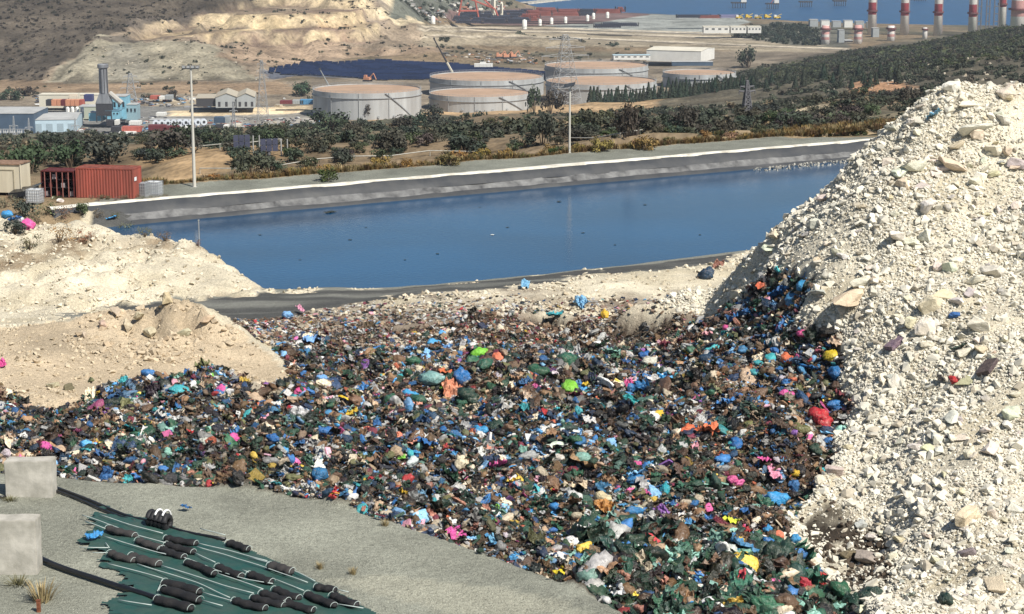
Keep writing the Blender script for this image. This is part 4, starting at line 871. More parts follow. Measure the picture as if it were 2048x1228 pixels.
SPEC = [(90,895,32,'pink','bag',"hot pink rubbish bag resting just behind the upper concrete block"),
(463,880,34,'pink','bag',"round pink rubbish bag standing out between grey scraps, with a white bag beside it"),
(410,886,26,'white','bag',"crumpled white bag beside the round pink rubbish bag"),
(383,868,30,'red','sheet',"crimson sheet crumpled behind the white bag"),
(360,908,24,'teal','sheet',"turquoise bag lying below the crimson sheet"),(258,860,26,'teal','sheet',"turquoise and white wrapper above the upper waste edge"),
(440,782,26,'pink','bag',"magenta bag on the crest of the waste below the tan mound"),(208,826,24,'purple','sheet',"purple scrap hanging near the crest of the waste"),
(600,785,24,'pink','bag',"rose bag by the foot of the tan mound"),(590,762,30,'yellow','sheet',"yellow scrap at the pointed foot of the tan mound"),
(690,800,40,'yellow','strip',"long yellow strip running down the waste"),(705,826,28,'yellow','sheet',"yellow crumpled film at the end of the long yellow strip"),
(672,990,26,'yellow','strip',"bright yellow strap at the gravel berm's edge"),(805,990,26,'yellow','sheet',"amber film just behind the gravel berm"),
(960,712,38,'lime','bag',"lime green bag at the top of the waste, dark green bag below it"),(1140,775,46,'lime','bag',"glossy lime green bag lying flat near a yellow scrap"),
(1170,777,22,'yellow','sheet',"small yellow scrap touching the glossy lime bag"),(885,778,24,'lime','sheet',"light green scrap caught in the blue and brown bags"),
(828,725,36,'bgreen','bag',"deep green bag high on the waste near a pale blue scrap"),(970,730,40,'bgreen','bag',"dark green bag under the lime green bag"),
(1133,720,46,'bgreen','bag',"large dark green bag high on the waste near the middle"),(1075,745,50,'bgreen','bag',"wide green bag to the side of the white carrier"),
(780,800,40,'bgreen','bag',"shiny green bag in the mid slope cluster"),(835,803,46,'bgreen','bag',"green bag under the blue one in the mid slope cluster"),
(935,793,46,'green','bag',"dark green bag below the salmon coloured sack"),(860,760,52,'mint','bag',"grey green see-through bag in the mid slope cluster"),
(928,757,46,'blue','bag',"royal blue bag above the salmon coloured sack"),(820,790,32,'lblue','bag',"bright blue bag between two green bags"),
(905,785,56,'salmon','sheet',"salmon coloured sack below the royal blue bag"),(890,745,26,'orange','sheet',"coral scrap above the royal blue bag"),
(1110,748,32,'white','sheet',"white carrier bag beside the lime green bag"),(868,688,32,'lblue','bag',"blue bag alone on the brown upper spread"),
(625,683,36,'sky','sheet',"pale blue film at the upper edge of the waste"),(1085,828,26,'red','bag',"small bright red bag in the middle of the waste"),
(1120,885,60,'white','strip',"long white strip curving down the middle of the waste"),(1165,930,64,'card','sheet',"brown cardboard sheet crumpled in the middle of the waste"),
(1105,868,40,'card','sheet',"tan paper sack beside the long white strip"),(960,862,36,'lblue','bag',"blue bag in the mid slope above a torn paper sack"),
(850,890,40,'blue','sheet',"blue film trailing down the slope"),(655,865,36,'blue','bag',"deep blue bag near the left bags on the slope"),
(640,950,38,'blue','bag',"blue bag close to the gravel berm"),(600,830,26,'sky','bag',"small pale blue bag on the left slope"),(545,880,30,'blue','bag',"blue bag above the berm's bend"),
(1025,935,26,'lblue','strip',"upright blue strip in the lower middle"),(1000,933,34,'pink','sheet',"pink scrap beside the upright blue strip"),
(1300,725,40,'lgrey','bag',"clear whitish bag in the upper waste"),(1280,780,44,'blue','sheet',"large blue film draped over bags in the upper waste"),
(1325,760,34,'lblue','sheet',"blue bag draped beside the large blue film"),(1262,800,34,'teal','sheet',"turquoise film under the large blue film"),
(1258,772,24,'pink','sheet',"pink scrap leaning on the large blue film"),(1315,832,28,'yellow','bag',"yellow bag in the middle right of the waste"),
(1337,828,18,'purple','bag',"small violet bag beside the yellow bag"),(1415,870,50,'orange','sheet',"orange red plastic sheet spread on the waste"),
(1375,862,32,'orange','bag',"orange bag at the end of the orange sheet"),(1455,660,24,'pink','bag',"pink bag near the rubble edge at the top"),
(1605,673,26,'pink','bag',"pink bag directly against the white rubble"),(1420,675,32,'lpink','sheet',"faded pink film below the upper rubble"),
(1575,720,36,'orange','bag',"orange bag below the pink bag by the rubble"),(1660,712,36,'yellow','bag',"yellow bag at the rubble edge above the blue one"),
(1670,748,44,'blue','bag',"tall blue bag against the rubble edge"),(1615,740,38,'blue','sheet',"blue film between the orange bag and the rubble"),
(1573,792,30,'pink','bag',"upright pink bag left of the rubble edge, above the red bag"),(1550,704,22,'blue','bag',"small vivid blue bag above the orange bag"),
(1573,765,22,'blue','bag',"blue bag just above the upright pink bag"),(1638,836,56,'red','bag',"big glossy red bag at the rubble edge"),
(1672,812,34,'blue','bag',"blue bag just above the big glossy red bag"),(1660,870,40,'sky','sheet',"light blue film just under the big glossy red bag"),
(1600,862,38,'olive','bag',"olive bag next to the big glossy red bag"),(1470,890,40,'blue','bag',"blue bag under the orange sheet"),
(1530,922,46,'pink','sheet',"long pink film with a tail in the lower waste"),(1465,968,28,'pink','bag',"mauve round bag in the lower waste"),
(1548,952,38,'lpink','sheet',"red and white striped looking scrap below the long pink film"),(1592,954,26,'yellow','bag',"yellow scrap near the lower rubble edge"),
(1550,998,54,'lblue','bag',"large bright blue bag low by the rubble"),(1272,932,24,'pink','bag',"pink bag near a blue bag in the lower middle"),
(1270,960,36,'blue','bag',"blue bag below the pink bag in the lower middle"),(1330,980,32,'teal','bag',"turquoise bag beside the pink and white scraps"),
(1290,985,28,'pink','sheet',"pink and white scrap beside the turquoise bag"),(1345,1000,34,'blue','sheet',"blue film below the turquoise bag"),
(1265,1025,40,'blue','bag',"blue bag at the top of the green bag patch"),(1150,975,48,'cream','sheet',"torn cream bag in front of the brown cardboard"),
(1205,998,44,'cream','bag',"cream sack with an orange sheet below it"),(1210,1018,46,(.42,.20,.05),'sheet',"orange brown cardboard fold below the cream sack"),
(1145,1010,56,'brown','sheet',"brown bent cardboard strip beside the cream sack"),(1108,988,28,'red','sheet',"red scrap left of the bent cardboard strip"),
(1108,1018,28,'lblue','bag',"bright blue bag under the red scrap"),(1462,1046,38,'fluo','sheet',"fluorescent yellow scrap on the lower waste"),
(1410,1064,50,'lgrey','sheet',"grey white torn sheet beside the fluorescent scrap"),(1490,1068,36,'red','sheet',"dull red scrap below the fluorescent one"),
(1590,1080,32,'lblue','bag',"vivid blue bag beside the dark hollow"),(1535,1060,22,'lblue','bag',"small blue bag above the vivid blue bag"),
(1310,1128,34,'lblue','bag',"sky blue bag among the dark green bags"),(1118,1150,28,'yel2','bag',"bright yellow bag at the berm's edge"),
(1127,1137,18,'yellow','bag',"small yellow bag behind the bright yellow one"),(1200,1152,26,'salmon','card',"salmon cardboard flap among the green bags"),
(1285,1105,32,'tan','card',"tan cardboard piece standing among the green bags"),(1645,1162,34,'red','sheet',"bright red scrap at the foot of the brown boulder"),
(1465,1182,24,'orange','bag',"small orange bag among the bottom green bags"),(910,1073,34,'pink','sheet',"pink wrapper lying at the berm's edge"),
(985,1086,32,'sky','sheet',"light blue bag lying at the berm's edge"),(1520,580,34,'orange','sheet',"orange and tan scrap high up on the rubble heap"),
(1560,590,44,'blue','sheet',"blue tarpaulin scrap half buried in the rubble"),(1605,572,34,'lblue','bag',"blue bag at the upper end of the buried tarpaulin"),
(1540,612,38,'navy','sheet',"dark blue film below the buried tarpaulin"),(1480,635,44,'blue','sheet',"blue film at the boundary of waste and rubble"),
(1545,447,32,'navy','sheet',"dark blue scrap on the heap's edge above the pond"),(1412,548,34,'navy','bag',"navy bag on the heap's lowest outer edge"),
(1438,530,30,(.30,.12,.08),'sheet',"reddish brown scrap on the heap's outer edge"),(1790,684,44,(.20,.13,.15),'card',"purple brown flat scrap lying on the rubble"),
(1905,765,24,'red','bag',"small red scrap alone on the middle of the rubble"),(1882,763,22,'black','sheet',"black scrap touching the small red one on the rubble"),
(1975,735,46,(.07,.055,.06),'card',"dark grey plank lying on the rubble"),(1908,633,22,'blue','bag',"small deep blue scrap between pale rocks on the rubble"),
(1868,232,36,'sky','sheet',"faded blue film high on the rubble"),(1918,700,34,'green','sheet',"dark green scrap by the dark grey plank"),
(1890,1200,44,'green','bag',"dark green bag at the foot of the rubble by the bottom edge"),(1820,1195,26,'white','sheet',"white plate like scrap beside the foot of the rubble"),
(1740,1190,52,'green','bag',"dark green bag on the chalk floor by the bottom edge"),(1680,1185,50,'bgreen','bag',"glossy green bag under the bright red scrap"),
(645,757,22,'sky','bag',"small light blue bag above the waste crest near the mound"),(760,1035,26,'maroon','sheet',"maroon film at the berm's edge"),
(5,730,22,'pink','sheet',"pink scrap on the soil shelf by the frame edge"),(575,630,26,'sky','bag',"pale blue bag on the chalky apron"),(600,620,30,'lpink','sheet',"pale pink sheet at the lip of the apron"),
(1165,606,32,'sky','sheet',"light blue sheet on the chalk before the pond"),(1050,570,24,'sky','sheet',"small light blue scrap near the pond's dark edge"),
(1210,630,22,'yellow','bag',"yellow scrap on the upper brown spread"),(1110,636,34,'teal','sheet',"teal film on the upper brown spread"),
(15,430,26,'lblue','bag',"bright blue bag in the dry bushes by the frame edge"),(30,440,34,'blue','sheet',"dark teal blue film beside the bright blue bag in the bushes"),
(55,450,32,'pink','bag',"hot pink bag under the dry bushes on the bench"),(42,443,20,'white','bag',"white bag between the blue and hot pink bags in the bushes"),
(224,437,22,'lblue','sheet',"blue bag snagged on the bush at the pond corner"),(190,1076,36,'lblue','sheet',"bright blue plastic bag on the green sheet by the gravel"),
(371,1018,20,'blue','sheet',"small blue scrap alone on the gravel berm")]
for a in SPEC: rubbish(*a)
waste_x = None
names = dict(green="dark green", black="black", bgreen="mid green", navy="navy", blue="blue", lblue="bright blue", sky="pale blue", teal="teal", pink="pink", lpink="pale pink", red="red", orange="orange", yellow="yellow", white="white", lgrey="pale grey", cream="cream", mint="pale green", olive="olive", maroon="maroon", purple="purple")
BA = [(90,895,"the hot pink bag"),(463,880,"the round pink bag"),(383,868,"the crimson sheet"),(360,908,"the turquoise bag"),(440,782,"the magenta bag"),(208,826,"the purple scrap"),(590,762,"the yellow scrap by the mound"),(690,800,"the long yellow strip"),
(672,990,"the bright yellow strap"),(805,990,"the amber film"),(960,712,"the upper lime bag"),(1140,775,"the glossy lime bag"),(828,725,"the deep green bag"),(1133,720,"the large dark green bag"),(780,800,"the shiny green bag"),(928,757,"the royal blue bag"),
(905,785,"the salmon sack"),(1085,828,"the small bright red bag"),(1120,885,"the long white strip"),(1165,930,"the crumpled cardboard"),(850,890,"the trailing blue film"),(655,865,"the deep blue bag"),(640,950,"the blue bag near the berm"),
(1025,935,"the upright blue strip"),(1300,725,"the clear whitish bag"),(1280,780,"the large blue film"),(1315,832,"the middle yellow bag"),(1415,870,"the orange sheet"),(1455,660,"the upper pink bag"),(1605,673,"the pink bag by the rubble"),
(1575,720,"the orange bag"),(1670,748,"the tall blue bag"),(1573,792,"the upright pink bag"),(1638,836,"the big red bag"),(1470,890,"the blue bag under the orange sheet"),(1530,922,"the long pink film"),(1465,968,"the mauve bag"),(1550,998,"the large bright blue bag"),
(1270,960,"the lower middle blue bag"),(1330,980,"the teal bag"),(1205,998,"the cream sack"),(1108,988,"the red scrap"),(1462,1046,"the fluorescent scrap"),(1590,1080,"the vivid blue bag"),(1310,1128,"the sky blue bag"),(1118,1150,"the yellow bag at the berm"),
(1200,1152,"the salmon flap"),(1285,1105,"the standing cardboard"),(1645,1162,"the bright red scrap"),(1465,1182,"the small orange bag"),(985,1086,"the light blue bag at the berm"),(760,1035,"the maroon film"),(1520,580,"the orange scrap on the rubble"),(300,930,"the berm behind the hoses"),(560,920,"the berm's bend")]
cnt = 0; tries = 0
while cnt < 170 and tries < 6000:
    tries += 1; px, py = random.uniform(0, 1720), random.uniform(690, 1225); p = hit(px, py)
    if near_kind(np.array([p.x]), np.array([p.y]), np.array([p.z]))[0] != 1: continue
    green = bool(inpoly(np.array([px]), np.array([py]), GREENPOLY)[0])
    if not green and random.random() < .25: continue
    pal = GREENS if green else MIX; c = random.choices(pal[0], weights=list(pal[1]))[0]
    if c not in names: c = 'green' if green else 'black'
    w = random.uniform(26, 50) if green else 15 + 18 * random.random() ** 1.6; kind = 'bag' if random.random() < (.8 if green else .5) else 'sheet'
    lab = where("%s %s" % (names[c], "rubbish bag" if kind == 'bag' else "crumpled film"), px, py, BA)
    if lab: rubbish(px, py, w, c, kind, lab, "ordinary bags and films in the waste"); cnt += 1
# ------------------------------------------------------------------ concrete blocks on the gravel
CONC = mat("concrete", (.47,.445,.39), .9, var=.12, scale=1.8, bump=.008, bscale=26, grime=(.30,.285,.24))
def block(px0, px1, py0, py1, label, sides=.7):
    base = hit((px0 + px1) / 2, py1 - 2); s = base.y / F
    w = (px1 - px0) * s; h = (py1 - py0) * s * 1.0
    bm = bmesh.new(); bmesh.ops.create_cube(bm, size=1.0)
    bmesh.ops.scale(bm, vec=(w, sides, h), verts=bm.verts); bmesh.ops.bevel(bm, geom=list(bm.edges), offset=.02, segments=2, affect='EDGES')
    bmesh.ops.subdivide_edges(bm, edges=[e for e in bm.edges if e.calc_length() > .4], cuts=9, use_grid_fill=True)
    for v in bm.verts: v.co += Vector((mnoise.noise(v.co * 2.1), mnoise.noise(v.co * 2.3 + Vector((5, 5, 5))), mnoise.noise(v.co * 2.2 + Vector((9, 1, 5))))) * .022
    me = bpy.data.meshes.new("concrete_block"); bm.to_mesh(me); bm.free()
    o = put("concrete_block", me, None, CONC, base + Vector((0, sides / 2, h / 2 - .06))); o.rotation_euler.z = random.uniform(-.04, .02)
    return tag(o, label, "concrete block")
block(9, 108, 918, 998, "grey concrete block by the waste edge with a black hose behind it")
block(-30, 78, 1030, 1152, "larger grey concrete block lower down, cut by the frame edge")

# ------------------------------------------------------------------ green sheet, black weight tubes, ropes, hoses
GREEN = mat("green_sheet", (.010,.050,.042), .55, var=.3, scale=1.4, bump=.05, bscale=5.0, spec=.4, grime=(.045,.075,.06))
TPOLY = [(160,1032),(230,1024),(300,1036),(362,1062),(430,1082),(505,1104),(560,1128),(640,1168),(700,1200),(790,1250),(900,1310),(420,1330),(330,1262),(240,1246),(205,1222),(222,1200),(262,1196),(240,1172),(205,1150),(196,1120),(168,1090),(158,1062)]
def gh(x, y): return float(height(x, y))
q = [hit(a, min(b, 1225)) if b <= 1225 else Vector(G(a, b, ZB)) for a, b in TPOLY]
x0, x1 = min(p.x for p in q), max(p.x for p in q); y0, y1 = min(p.y for p in q), max(p.y for p in q)
xs = np.arange(x0 - .2, x1 + .3, .075); ys = np.arange(y0 - .2, y1 + .3, .075); TX, TY = np.meshgrid(xs, ys); TH = near_h(TX, TY)
tpx, tpy = proj(TX, TY, TH); 
ins = inpoly(tpx + fbm(TX * .7, TY * 2.2, .8, 101) * 62 * (tpx < 330), tpy + fbm(TX, TY, .5, 102) * 22 * (tpx < 330), TPOLY)
TH = TH + .07 + .016 * np.abs(np.sin((TX * .62 + TY * .80) * 9.0)) + fbm(TX + TY * .8, TY, .9, 103) * .07 + fbm(TX, TY, .35, 104) * .03
idx = np.arange(TX.size).reshape(TX.shape); fc = ins[:-1, :-1] & ins[1:, 1:] & ins[:-1, 1:] & ins[1:, :-1]; J, I_ = np.nonzero(fc)
faces = [(int(idx[j, i]), int(idx[j, i+1]), int(idx[j+1, i+1]), int(idx[j+1, i])) for j, i in zip(J, I_)]
me = bpy.data.meshes.new("green_sheet"); me.from_pydata([tuple(v) for v in np.stack([TX, TY, TH], -1).reshape(-1, 3)], [], faces); me.update()
bm = bmesh.new(); bm.from_mesh(me); bmesh.ops.delete(bm, geom=[v for v in bm.verts if not v.link_faces], context='VERTS'); bm.to_mesh(me); bm.free()
for p in me.polygons: p.use_smooth = True
tag(put("green_sheet", me, None, GREEN), "dark green plastic sheet spread over the gravel under roped black tubes", "plastic sheet")
BLK = mat("black_tube_cloth", (.009,.009,.010), .75, var=.4, scale=4, bump=.04, bscale=9, spec=.3, grime=(.022,.02,.019))
ROPE = mat("white_rope", (.42,.48,.45), .85, var=.1)
ZX = lambda a, b: (a / 2.695, 860 + b / 2.695)
def ground_at(px, py): 
    return hit(px, py) if py < 1227 else (lambda g: Vector((g[0], g[1], gh(g[0], g[1]))))(G(px, py, ZB))
TUBES = [(575,535,735,588,"greyish tube bag highest on the green sheet near the blue bag"),(735,602,880,658,"black tube bag next below the greyish highest one"),(890,622,1050,676,"black tube bag beneath the coil, with loops of rope round it"),
(885,588,1066,632,"half hidden tube bag just behind the roped loops below the coil"),(860,648,1000,708,"black tube bag whose end touches the roped loops"),(585,668,730,722,"worn brownish tube bag at the sheet's gravelly edge"),(700,688,865,745,"thick worn tube bag overlapping the brownish one"),
(1003,715,1165,795,"plump black tube bag at the middle of the sheet"),(1167,745,1308,808,"black tube bag following the plump one downhill"),(1335,788,1474,842,"black tube bag with pale scuffs past the crossed ropes"),
(880,832,1088,900,"long square ended tube bag above its twin near the lower hose"),(872,872,1088,945,"long black tube bag framed by white rope near the lower hose"),(1222,615,1350,664,"lone black tube bag at the end of the upper hose"),
(1447,740,1583,790,"grey dusty tube bag along the sheet's upper border"),(1698,853,1812,888,"small tube bag on the upper border next to the gravel"),(1650,895,1808,968,"black tube bag below the small border one"),
(1780,900,1932,962,"last black tube bag on the border by the gravel"),(1470,865,1620,926,"black tube bag above the crowded group"),(1400,895,1560,950,"back tube bag of the crowded group at the bottom"),
(1352,912,1540,985,"middle tube bag of the crowded group at the bottom"),(1252,930,1440,1000,"front tube bag of the crowded group with a reddish patch"),(1530,945,1700,1010,"end tube bag of the crowded group partly out of frame"),(840,925,1040,1005,"black tube bag lying along the lower hose at the frame edge")]
def tube_bag(a, b, rad, label, m=BLK):
    a = Vector(a); b = Vector(b); L_ = (b - a).length; d = (b - a).normalized(); n = 22; pts = []; r = random.Random(L_)
    root = None; mb = MB(); V = []; nn = 14; side = d.cross(Vector((0, 0, 1))).normalized(); up = side.cross(d)
    c = (a + b) / 2
    for i in range(n):
        t = i / (n - 1); e = min(1, math.sin(math.pi * min(max(t, .012), .988)) * 3.0) ** .5
        cc = a + d * L_ * t - c + side * .03 * math.sin(t * 5 + L_ * 9) ; rr = rad * e * (1 + .10 * math.sin(t * 17 + L_ * 5) + .05 * r.random())
        for k in range(nn):
            th = 2 * math.pi * k / nn; V.append(cc + side * rr * 1.12 * math.cos(th) + up * (rr * .85 * math.sin(th) * (1 if math.sin(th) > 0 else .8) + 0.02 * mnoise.noise(Vector((t * 9, th * 2, L_)))))
    mb.add(V, [(i * nn + k, i * nn + (k + 1) % nn, (i + 1) * nn + (k + 1) % nn, (i + 1) * nn + k) for i in range(n - 1) for k in range(nn)] + [tuple(range(nn)), tuple(range((n - 1) * nn, n * nn))])
    root = empty("weight_tube", c, 0, label, "weight tube", "black weight tubes on the green sheet")
    mb.build("tube_body", m, root, True)
    for t in (.04, .96):
        cc = a + d * L_ * t - c; mb = MB(); loop = []
        for k in range(13):
            th = math.pi * (k / 12.0); loop.append(cc + side * (rad * 1.0) * math.cos(th) + up * (rad * .86 * math.sin(th)) )
        mb.path(loop, .008, 5); mb.build("rope_tie", ROPE, root, True)
    return root
BLK2 = mat("dusty_tube_cloth", (.036,.032,.03), .85, var=.35, scale=3, bump=.04, bscale=9, grime=(.03,.03,.03))
for k, (a, b, c_, d_, lab) in enumerate(TUBES):
    P0 = ground_at(*ZX(a, b + 22)); P1 = ground_at(*ZX(c_, d_ + 14)); rad = .155 if "long" in lab or "thick" in lab else .13
    up = Vector((0, 0, rad * .75 + .06 + (.05 if "back tube" in lab else 0)))
    tube_bag(P0 + up, P1 + up, rad, lab, BLK2 if ("worn" in lab or "grey" in lab) else BLK)
# coil bundle
c = ground_at(*ZX(865, 530)); ro = empty("hose_coil", c + Vector((0, 0, .30)), .0, "black ribbed coil with white ties lying on the upper hose", "hose coil")
RIBB = mat("ribbed_rubber", (.02,.02,.022), .6, var=.3, scale=5)
for j in range(5):
    mb = MB(); V = []; cx_ = (j - 2) * .16
    loop = [Vector((cx_, -j * .035 + .21 * math.cos(t), .21 * math.sin(t) - (j * .012))) for t in np.linspace(0, 2 * math.pi, 21)]
    mb.path(loop, .095, 8); mb.build("coil_turn", RIBB, ro, True)
for j in range(2):
    mb = MB(); cx_ = (-.02 + j * .26); loop = [Vector((cx_, .32 * math.cos(t) - .05, .32 * math.sin(t))) for t in np.linspace(-.1, 2.4, 14)]
    mb.path(loop, .036, 6); mb.build("white_tie", mat("white_tape", (.8,.8,.78), .6), ro, True)
ro.rotation_euler.z = -.32
def ground_line(zpts, r, name, m, lift, label, cat, group=None, step=.35, wig=.0, raw=False, rf=None):
    P = [ground_at(*(p if raw else ZX(*p))) for p in zpts]; pts = []
    for a, b in zip(P[:-1], P[1:]):
        n = max(2, int((b - a).length / step))
        for k in range(n): pts.append(a.lerp(b, k / n))
    pts.append(P[-1]); L_ = len(pts)
    out = [Vector((p.x + wig * math.sin(i * 1.3 + P[0].x), p.y + wig * math.cos(i * .9 + P[0].y), gh(p.x, p.y) + lift)) for i, p in enumerate(pts)]
    sm = out[:]
    for i in range(1, L_ - 1): sm[i] = (out[i-1] + out[i] * 2 + out[i+1]) / 4
    mb = MB(); mb.path(sm, r, 6 if r < .03 else 10, rf); o = mb.build(name, m, None, True); return tag(o, label, cat, group)
HOSE = mat("black_hose", (.010,.010,.012), .38, var=.3, scale=3, spec=.5, grime=(.008,.008,.009))
ground_line([(280,318),(400,358),(500,400),(620,455),(720,490),(790,500),(940,548),(1060,578),(1215,602)], .05, "hose", HOSE, .08, "upper black hose running from behind the small concrete block to the tubes", "hose", step=.5)
ground_line([(285,334),(380,368),(480,410),(600,462),(730,505)], .04, "hose", HOSE, .07, "thinner black hose lying against the upper one", "hose", step=.5)
ground_line([(200,706),(290,752),(400,790),(500,822),(640,868),(760,905),(860,935),(960,972),(1020,1002)], .085, "hose", HOSE, .12, "thick lower black hose crossing the gravel and sheet beneath the large block", "hose", step=.5)
ground_line([(-10,378),(34,372)], .04, "hose", HOSE, .08, "short black hose end beside the small concrete block", "hose")
TA = [(650,560,"the highest tube"),(805,628,"the next tube"),(975,650,"the roped tube"),(925,680,"the tube touching the loops"),(720,700,"the worn tubes"),(1085,755,"the plump tube"),(1235,775,"the tube after the plump one"),(1405,815,"the scuffed tube"),(980,880,"the twin long tubes"),(1285,640,"the lone upper tube"),(1515,765,"the grey dusty tube"),(1755,870,"the small border tube"),(1860,930,"the last border tube"),(1545,895,"the tube above the crowded group"),(1440,950,"the crowded group of tubes"),(940,960,"the tube by the lower hose"),(490,575,"the blue bag")]
ROPES = [[(445,490),(560,525),(735,598),(895,640)],[(540,485),(700,540),(880,585)],[(560,600),(735,660),(855,692),(1000,718)],[(570,640),(590,668)],
 [(865,690),(1000,722),(1167,790),(1330,842),(1470,862)],[(430,665),(585,668)],[(500,690),(585,692)],[(580,750),(760,795),(880,830)],[(740,755),(900,800),(1060,850),(1240,935)],
 [(868,760),(1030,812),(1200,868),(1370,915)],[(1165,800),(1300,850),(1420,890)],[(1060,640),(1200,670),(1440,735)],[(1060,660),(1240,712),(1470,790),(1660,855)],[(1050,690),(1160,745)],
 [(1350,720),(1580,790),(1700,850)],[(1470,830),(1640,895)],[(1088,905),(1240,950),(1340,1000)],[(850,900),(880,835)],[(1080,560),(1215,600)],[(1308,790),(1345,800)],[(1812,890),(1880,905)],
 [(700,880),(860,930)],[(1090,950),(1200,985)],[(1806,968),(1960,1005)],[(640,950),(820,992)],[(460,520),(570,560)]]
for k, r_ in enumerate(ROPES):
    mx_, my_ = (r_[0][0] + r_[-1][0]) / 2, (r_[0][1] + r_[-1][1]) / 2
    ground_line(r_, .015, "rope", ROPE, .165, where("thin white rope", mx_, my_, TA) or "white rope on the green sheet, number %d downhill" % (k + 1), "rope", "white ropes on the green sheet", step=.3, wig=.006)
# rust marker post, dry weeds
RUST = mat("rusty_steel", (.20,.07,.035), .85, var=.4, scale=12)
p = ground_at(78, 1226); ro = empty("marker_post", p, 0, "short rusty marker post standing in dry weeds by the bottom edge", "post"); mb = MB(); mb.box(-.05,.05,-.05,.05,-.4,.34); mb.build("post_shaft", RUST, ro)
mb = MB(); mb.box(-.06,.06,-.06,.06,.342,.36); mb.build("post_cap", RUST, ro)
def weed_mesh(seed, n, h, w, bl=.02):
    r = random.Random(seed); mb = MB()
    for _ in range(n):
        a = r.uniform(0, 6.28); rr = r.random() ** .7 * w; x, y = rr * math.cos(a) * .5, rr * math.sin(a) * .5; L_ = h * r.uniform(.5, 1.1)
        tx, ty = x + math.cos(a) * rr * .9, y + math.sin(a) * rr * .9; px_, py_ = -math.sin(a) * bl, math.cos(a) * bl
        mb.add([(x - px_, y - py_, 0), (x + px_, y + py_, 0), ((x+tx)/2 + px_, (y+ty)/2 + py_, L_ * .65), (tx, ty, L_), ((x+tx)/2 - px_, (y+ty)/2 - py_, L_ * .65)], [(0,1,2,4),(4,2,3)])
    return mb.mesh("tuft_shape")
WEEDS = [weed_mesh(s, 90, 1.0, 1.0, .03) for s in range(4)]
for me in WEEDS: me.materials.append(LEAF_OBJ)
def weed(px, py, w, col, label, name="dry_weed", cat="weed", group=None, hh=.7):
    p = ground_at(px, py); s = w * .5 * mpp(p); o = put(name, WEEDS[random.randrange(4)]); o.location = p - Vector((0, 0, .03)); o.scale = (s, s, s * 2 * hh)
    o.rotation_euler.z = random.uniform(0, 6.28); o.color = (*col, 1); return tag(o, label, cat, group)
STR = (.30,.235,.12); OLV = (.13,.12,.06); BRN = (.24,.155,.085)
weed(85, 1205, 70, STR, "straw coloured tuft round the rusty marker post");
weed(38, 1172, 60, OLV, "low olive tuft under the large concrete block", hh=.3); weed(20, 1003, 36, OLV, "green grey tuft under the small concrete block", hh=.3)
for px, py, t_ in ((770,1052,"tiny dry tuft alone high on the bare gravel"),(640,1140,"tiny dry tuft beside the sheet's upper border"),(706,1150,"tiny dry tuft above the small border tube")): weed(px, py, 24, STR, t_)

# ------------------------------------------------------------------ bench corner: dry bushes
def cluster_shrub(seed, n, ls, twig=False):
    """leaf-sized faces spread in several uneven clumps; unit radius"""
    r = random.Random(seed); mb = MB(); cl = [(Vector((r.uniform(-.62, .62), r.uniform(-.62, .62), r.uniform(.18, .85))), r.uniform(.22, .48)) for _ in range(9)]
    for _ in range(n):
        c_, cr = r.choice(cl); d = Vector((r.gauss(0, 1), r.gauss(0, 1), r.gauss(0, 1))).normalized() * cr * r.random() ** .4
        p = c_ + d; p.z = abs(p.z); nrm = (d.normalized() + Vector((r.gauss(0, .5), r.gauss(0, .5), r.gauss(0, .5) + .3))).normalized()
        q = nrm.to_track_quat('Z', 'Y'); s = ls * r.uniform(.6, 1.4); an = r.uniform(0, 6.28); ca, sa = math.cos(an) * s, math.sin(an) * s
        mb.add([p + q @ Vector((ca, sa, 0)), p + q @ Vector((-sa * .6, ca * .6, s * .2)), p + q @ Vector((-ca, -sa, 0)), p + q @ Vector((sa * .6, -ca * .6, -s * .1))], [(0,1,2,3)])
    return mb.mesh("crown_shape")
CROWNS = [cluster_shrub(s, 620, .085) for s in range(6)]
SPARSE = [cluster_shrub(s + 20, 260, .06) for s in range(3)]
for me in CROWNS + SPARSE: me.materials.append(LEAF_OBJ)
mb = MB()
for a in range(4):
    t = a * 1.6; mb.tube((0, 0, -.25), (.3 * math.cos(t), .3 * math.sin(t), .55), .05, .02, 6)
mb.tube((0, 0, -.3), (0, 0, .5), .07, .04, 6); TRUNK = mb.mesh("trunk_shape"); TRUNK.materials.append(BARK)
def shrub(p, r, h, col, label, name="shrub", cat="shrub", group=None, parts=True, sparse=False):
    ro = empty(name, p, random.uniform(0, 6.28), label, cat, group)
    cr = put("crown", random.choice(SPARSE if sparse else CROWNS), ro); cr.scale = (r, r * random.uniform(.85, 1.1), h); cr.color = (*[c * random.uniform(.8, 1.2) for c in col], 1); cr.location.z = h * .04
    tr = put("trunk", TRUNK, ro); tr.scale = (r, r, h); return ro
DKG = (.055,.062,.042); SAGE = (.075,.085,.055); DRY = (.17,.135,.085); GRN = (.055,.07,.03)
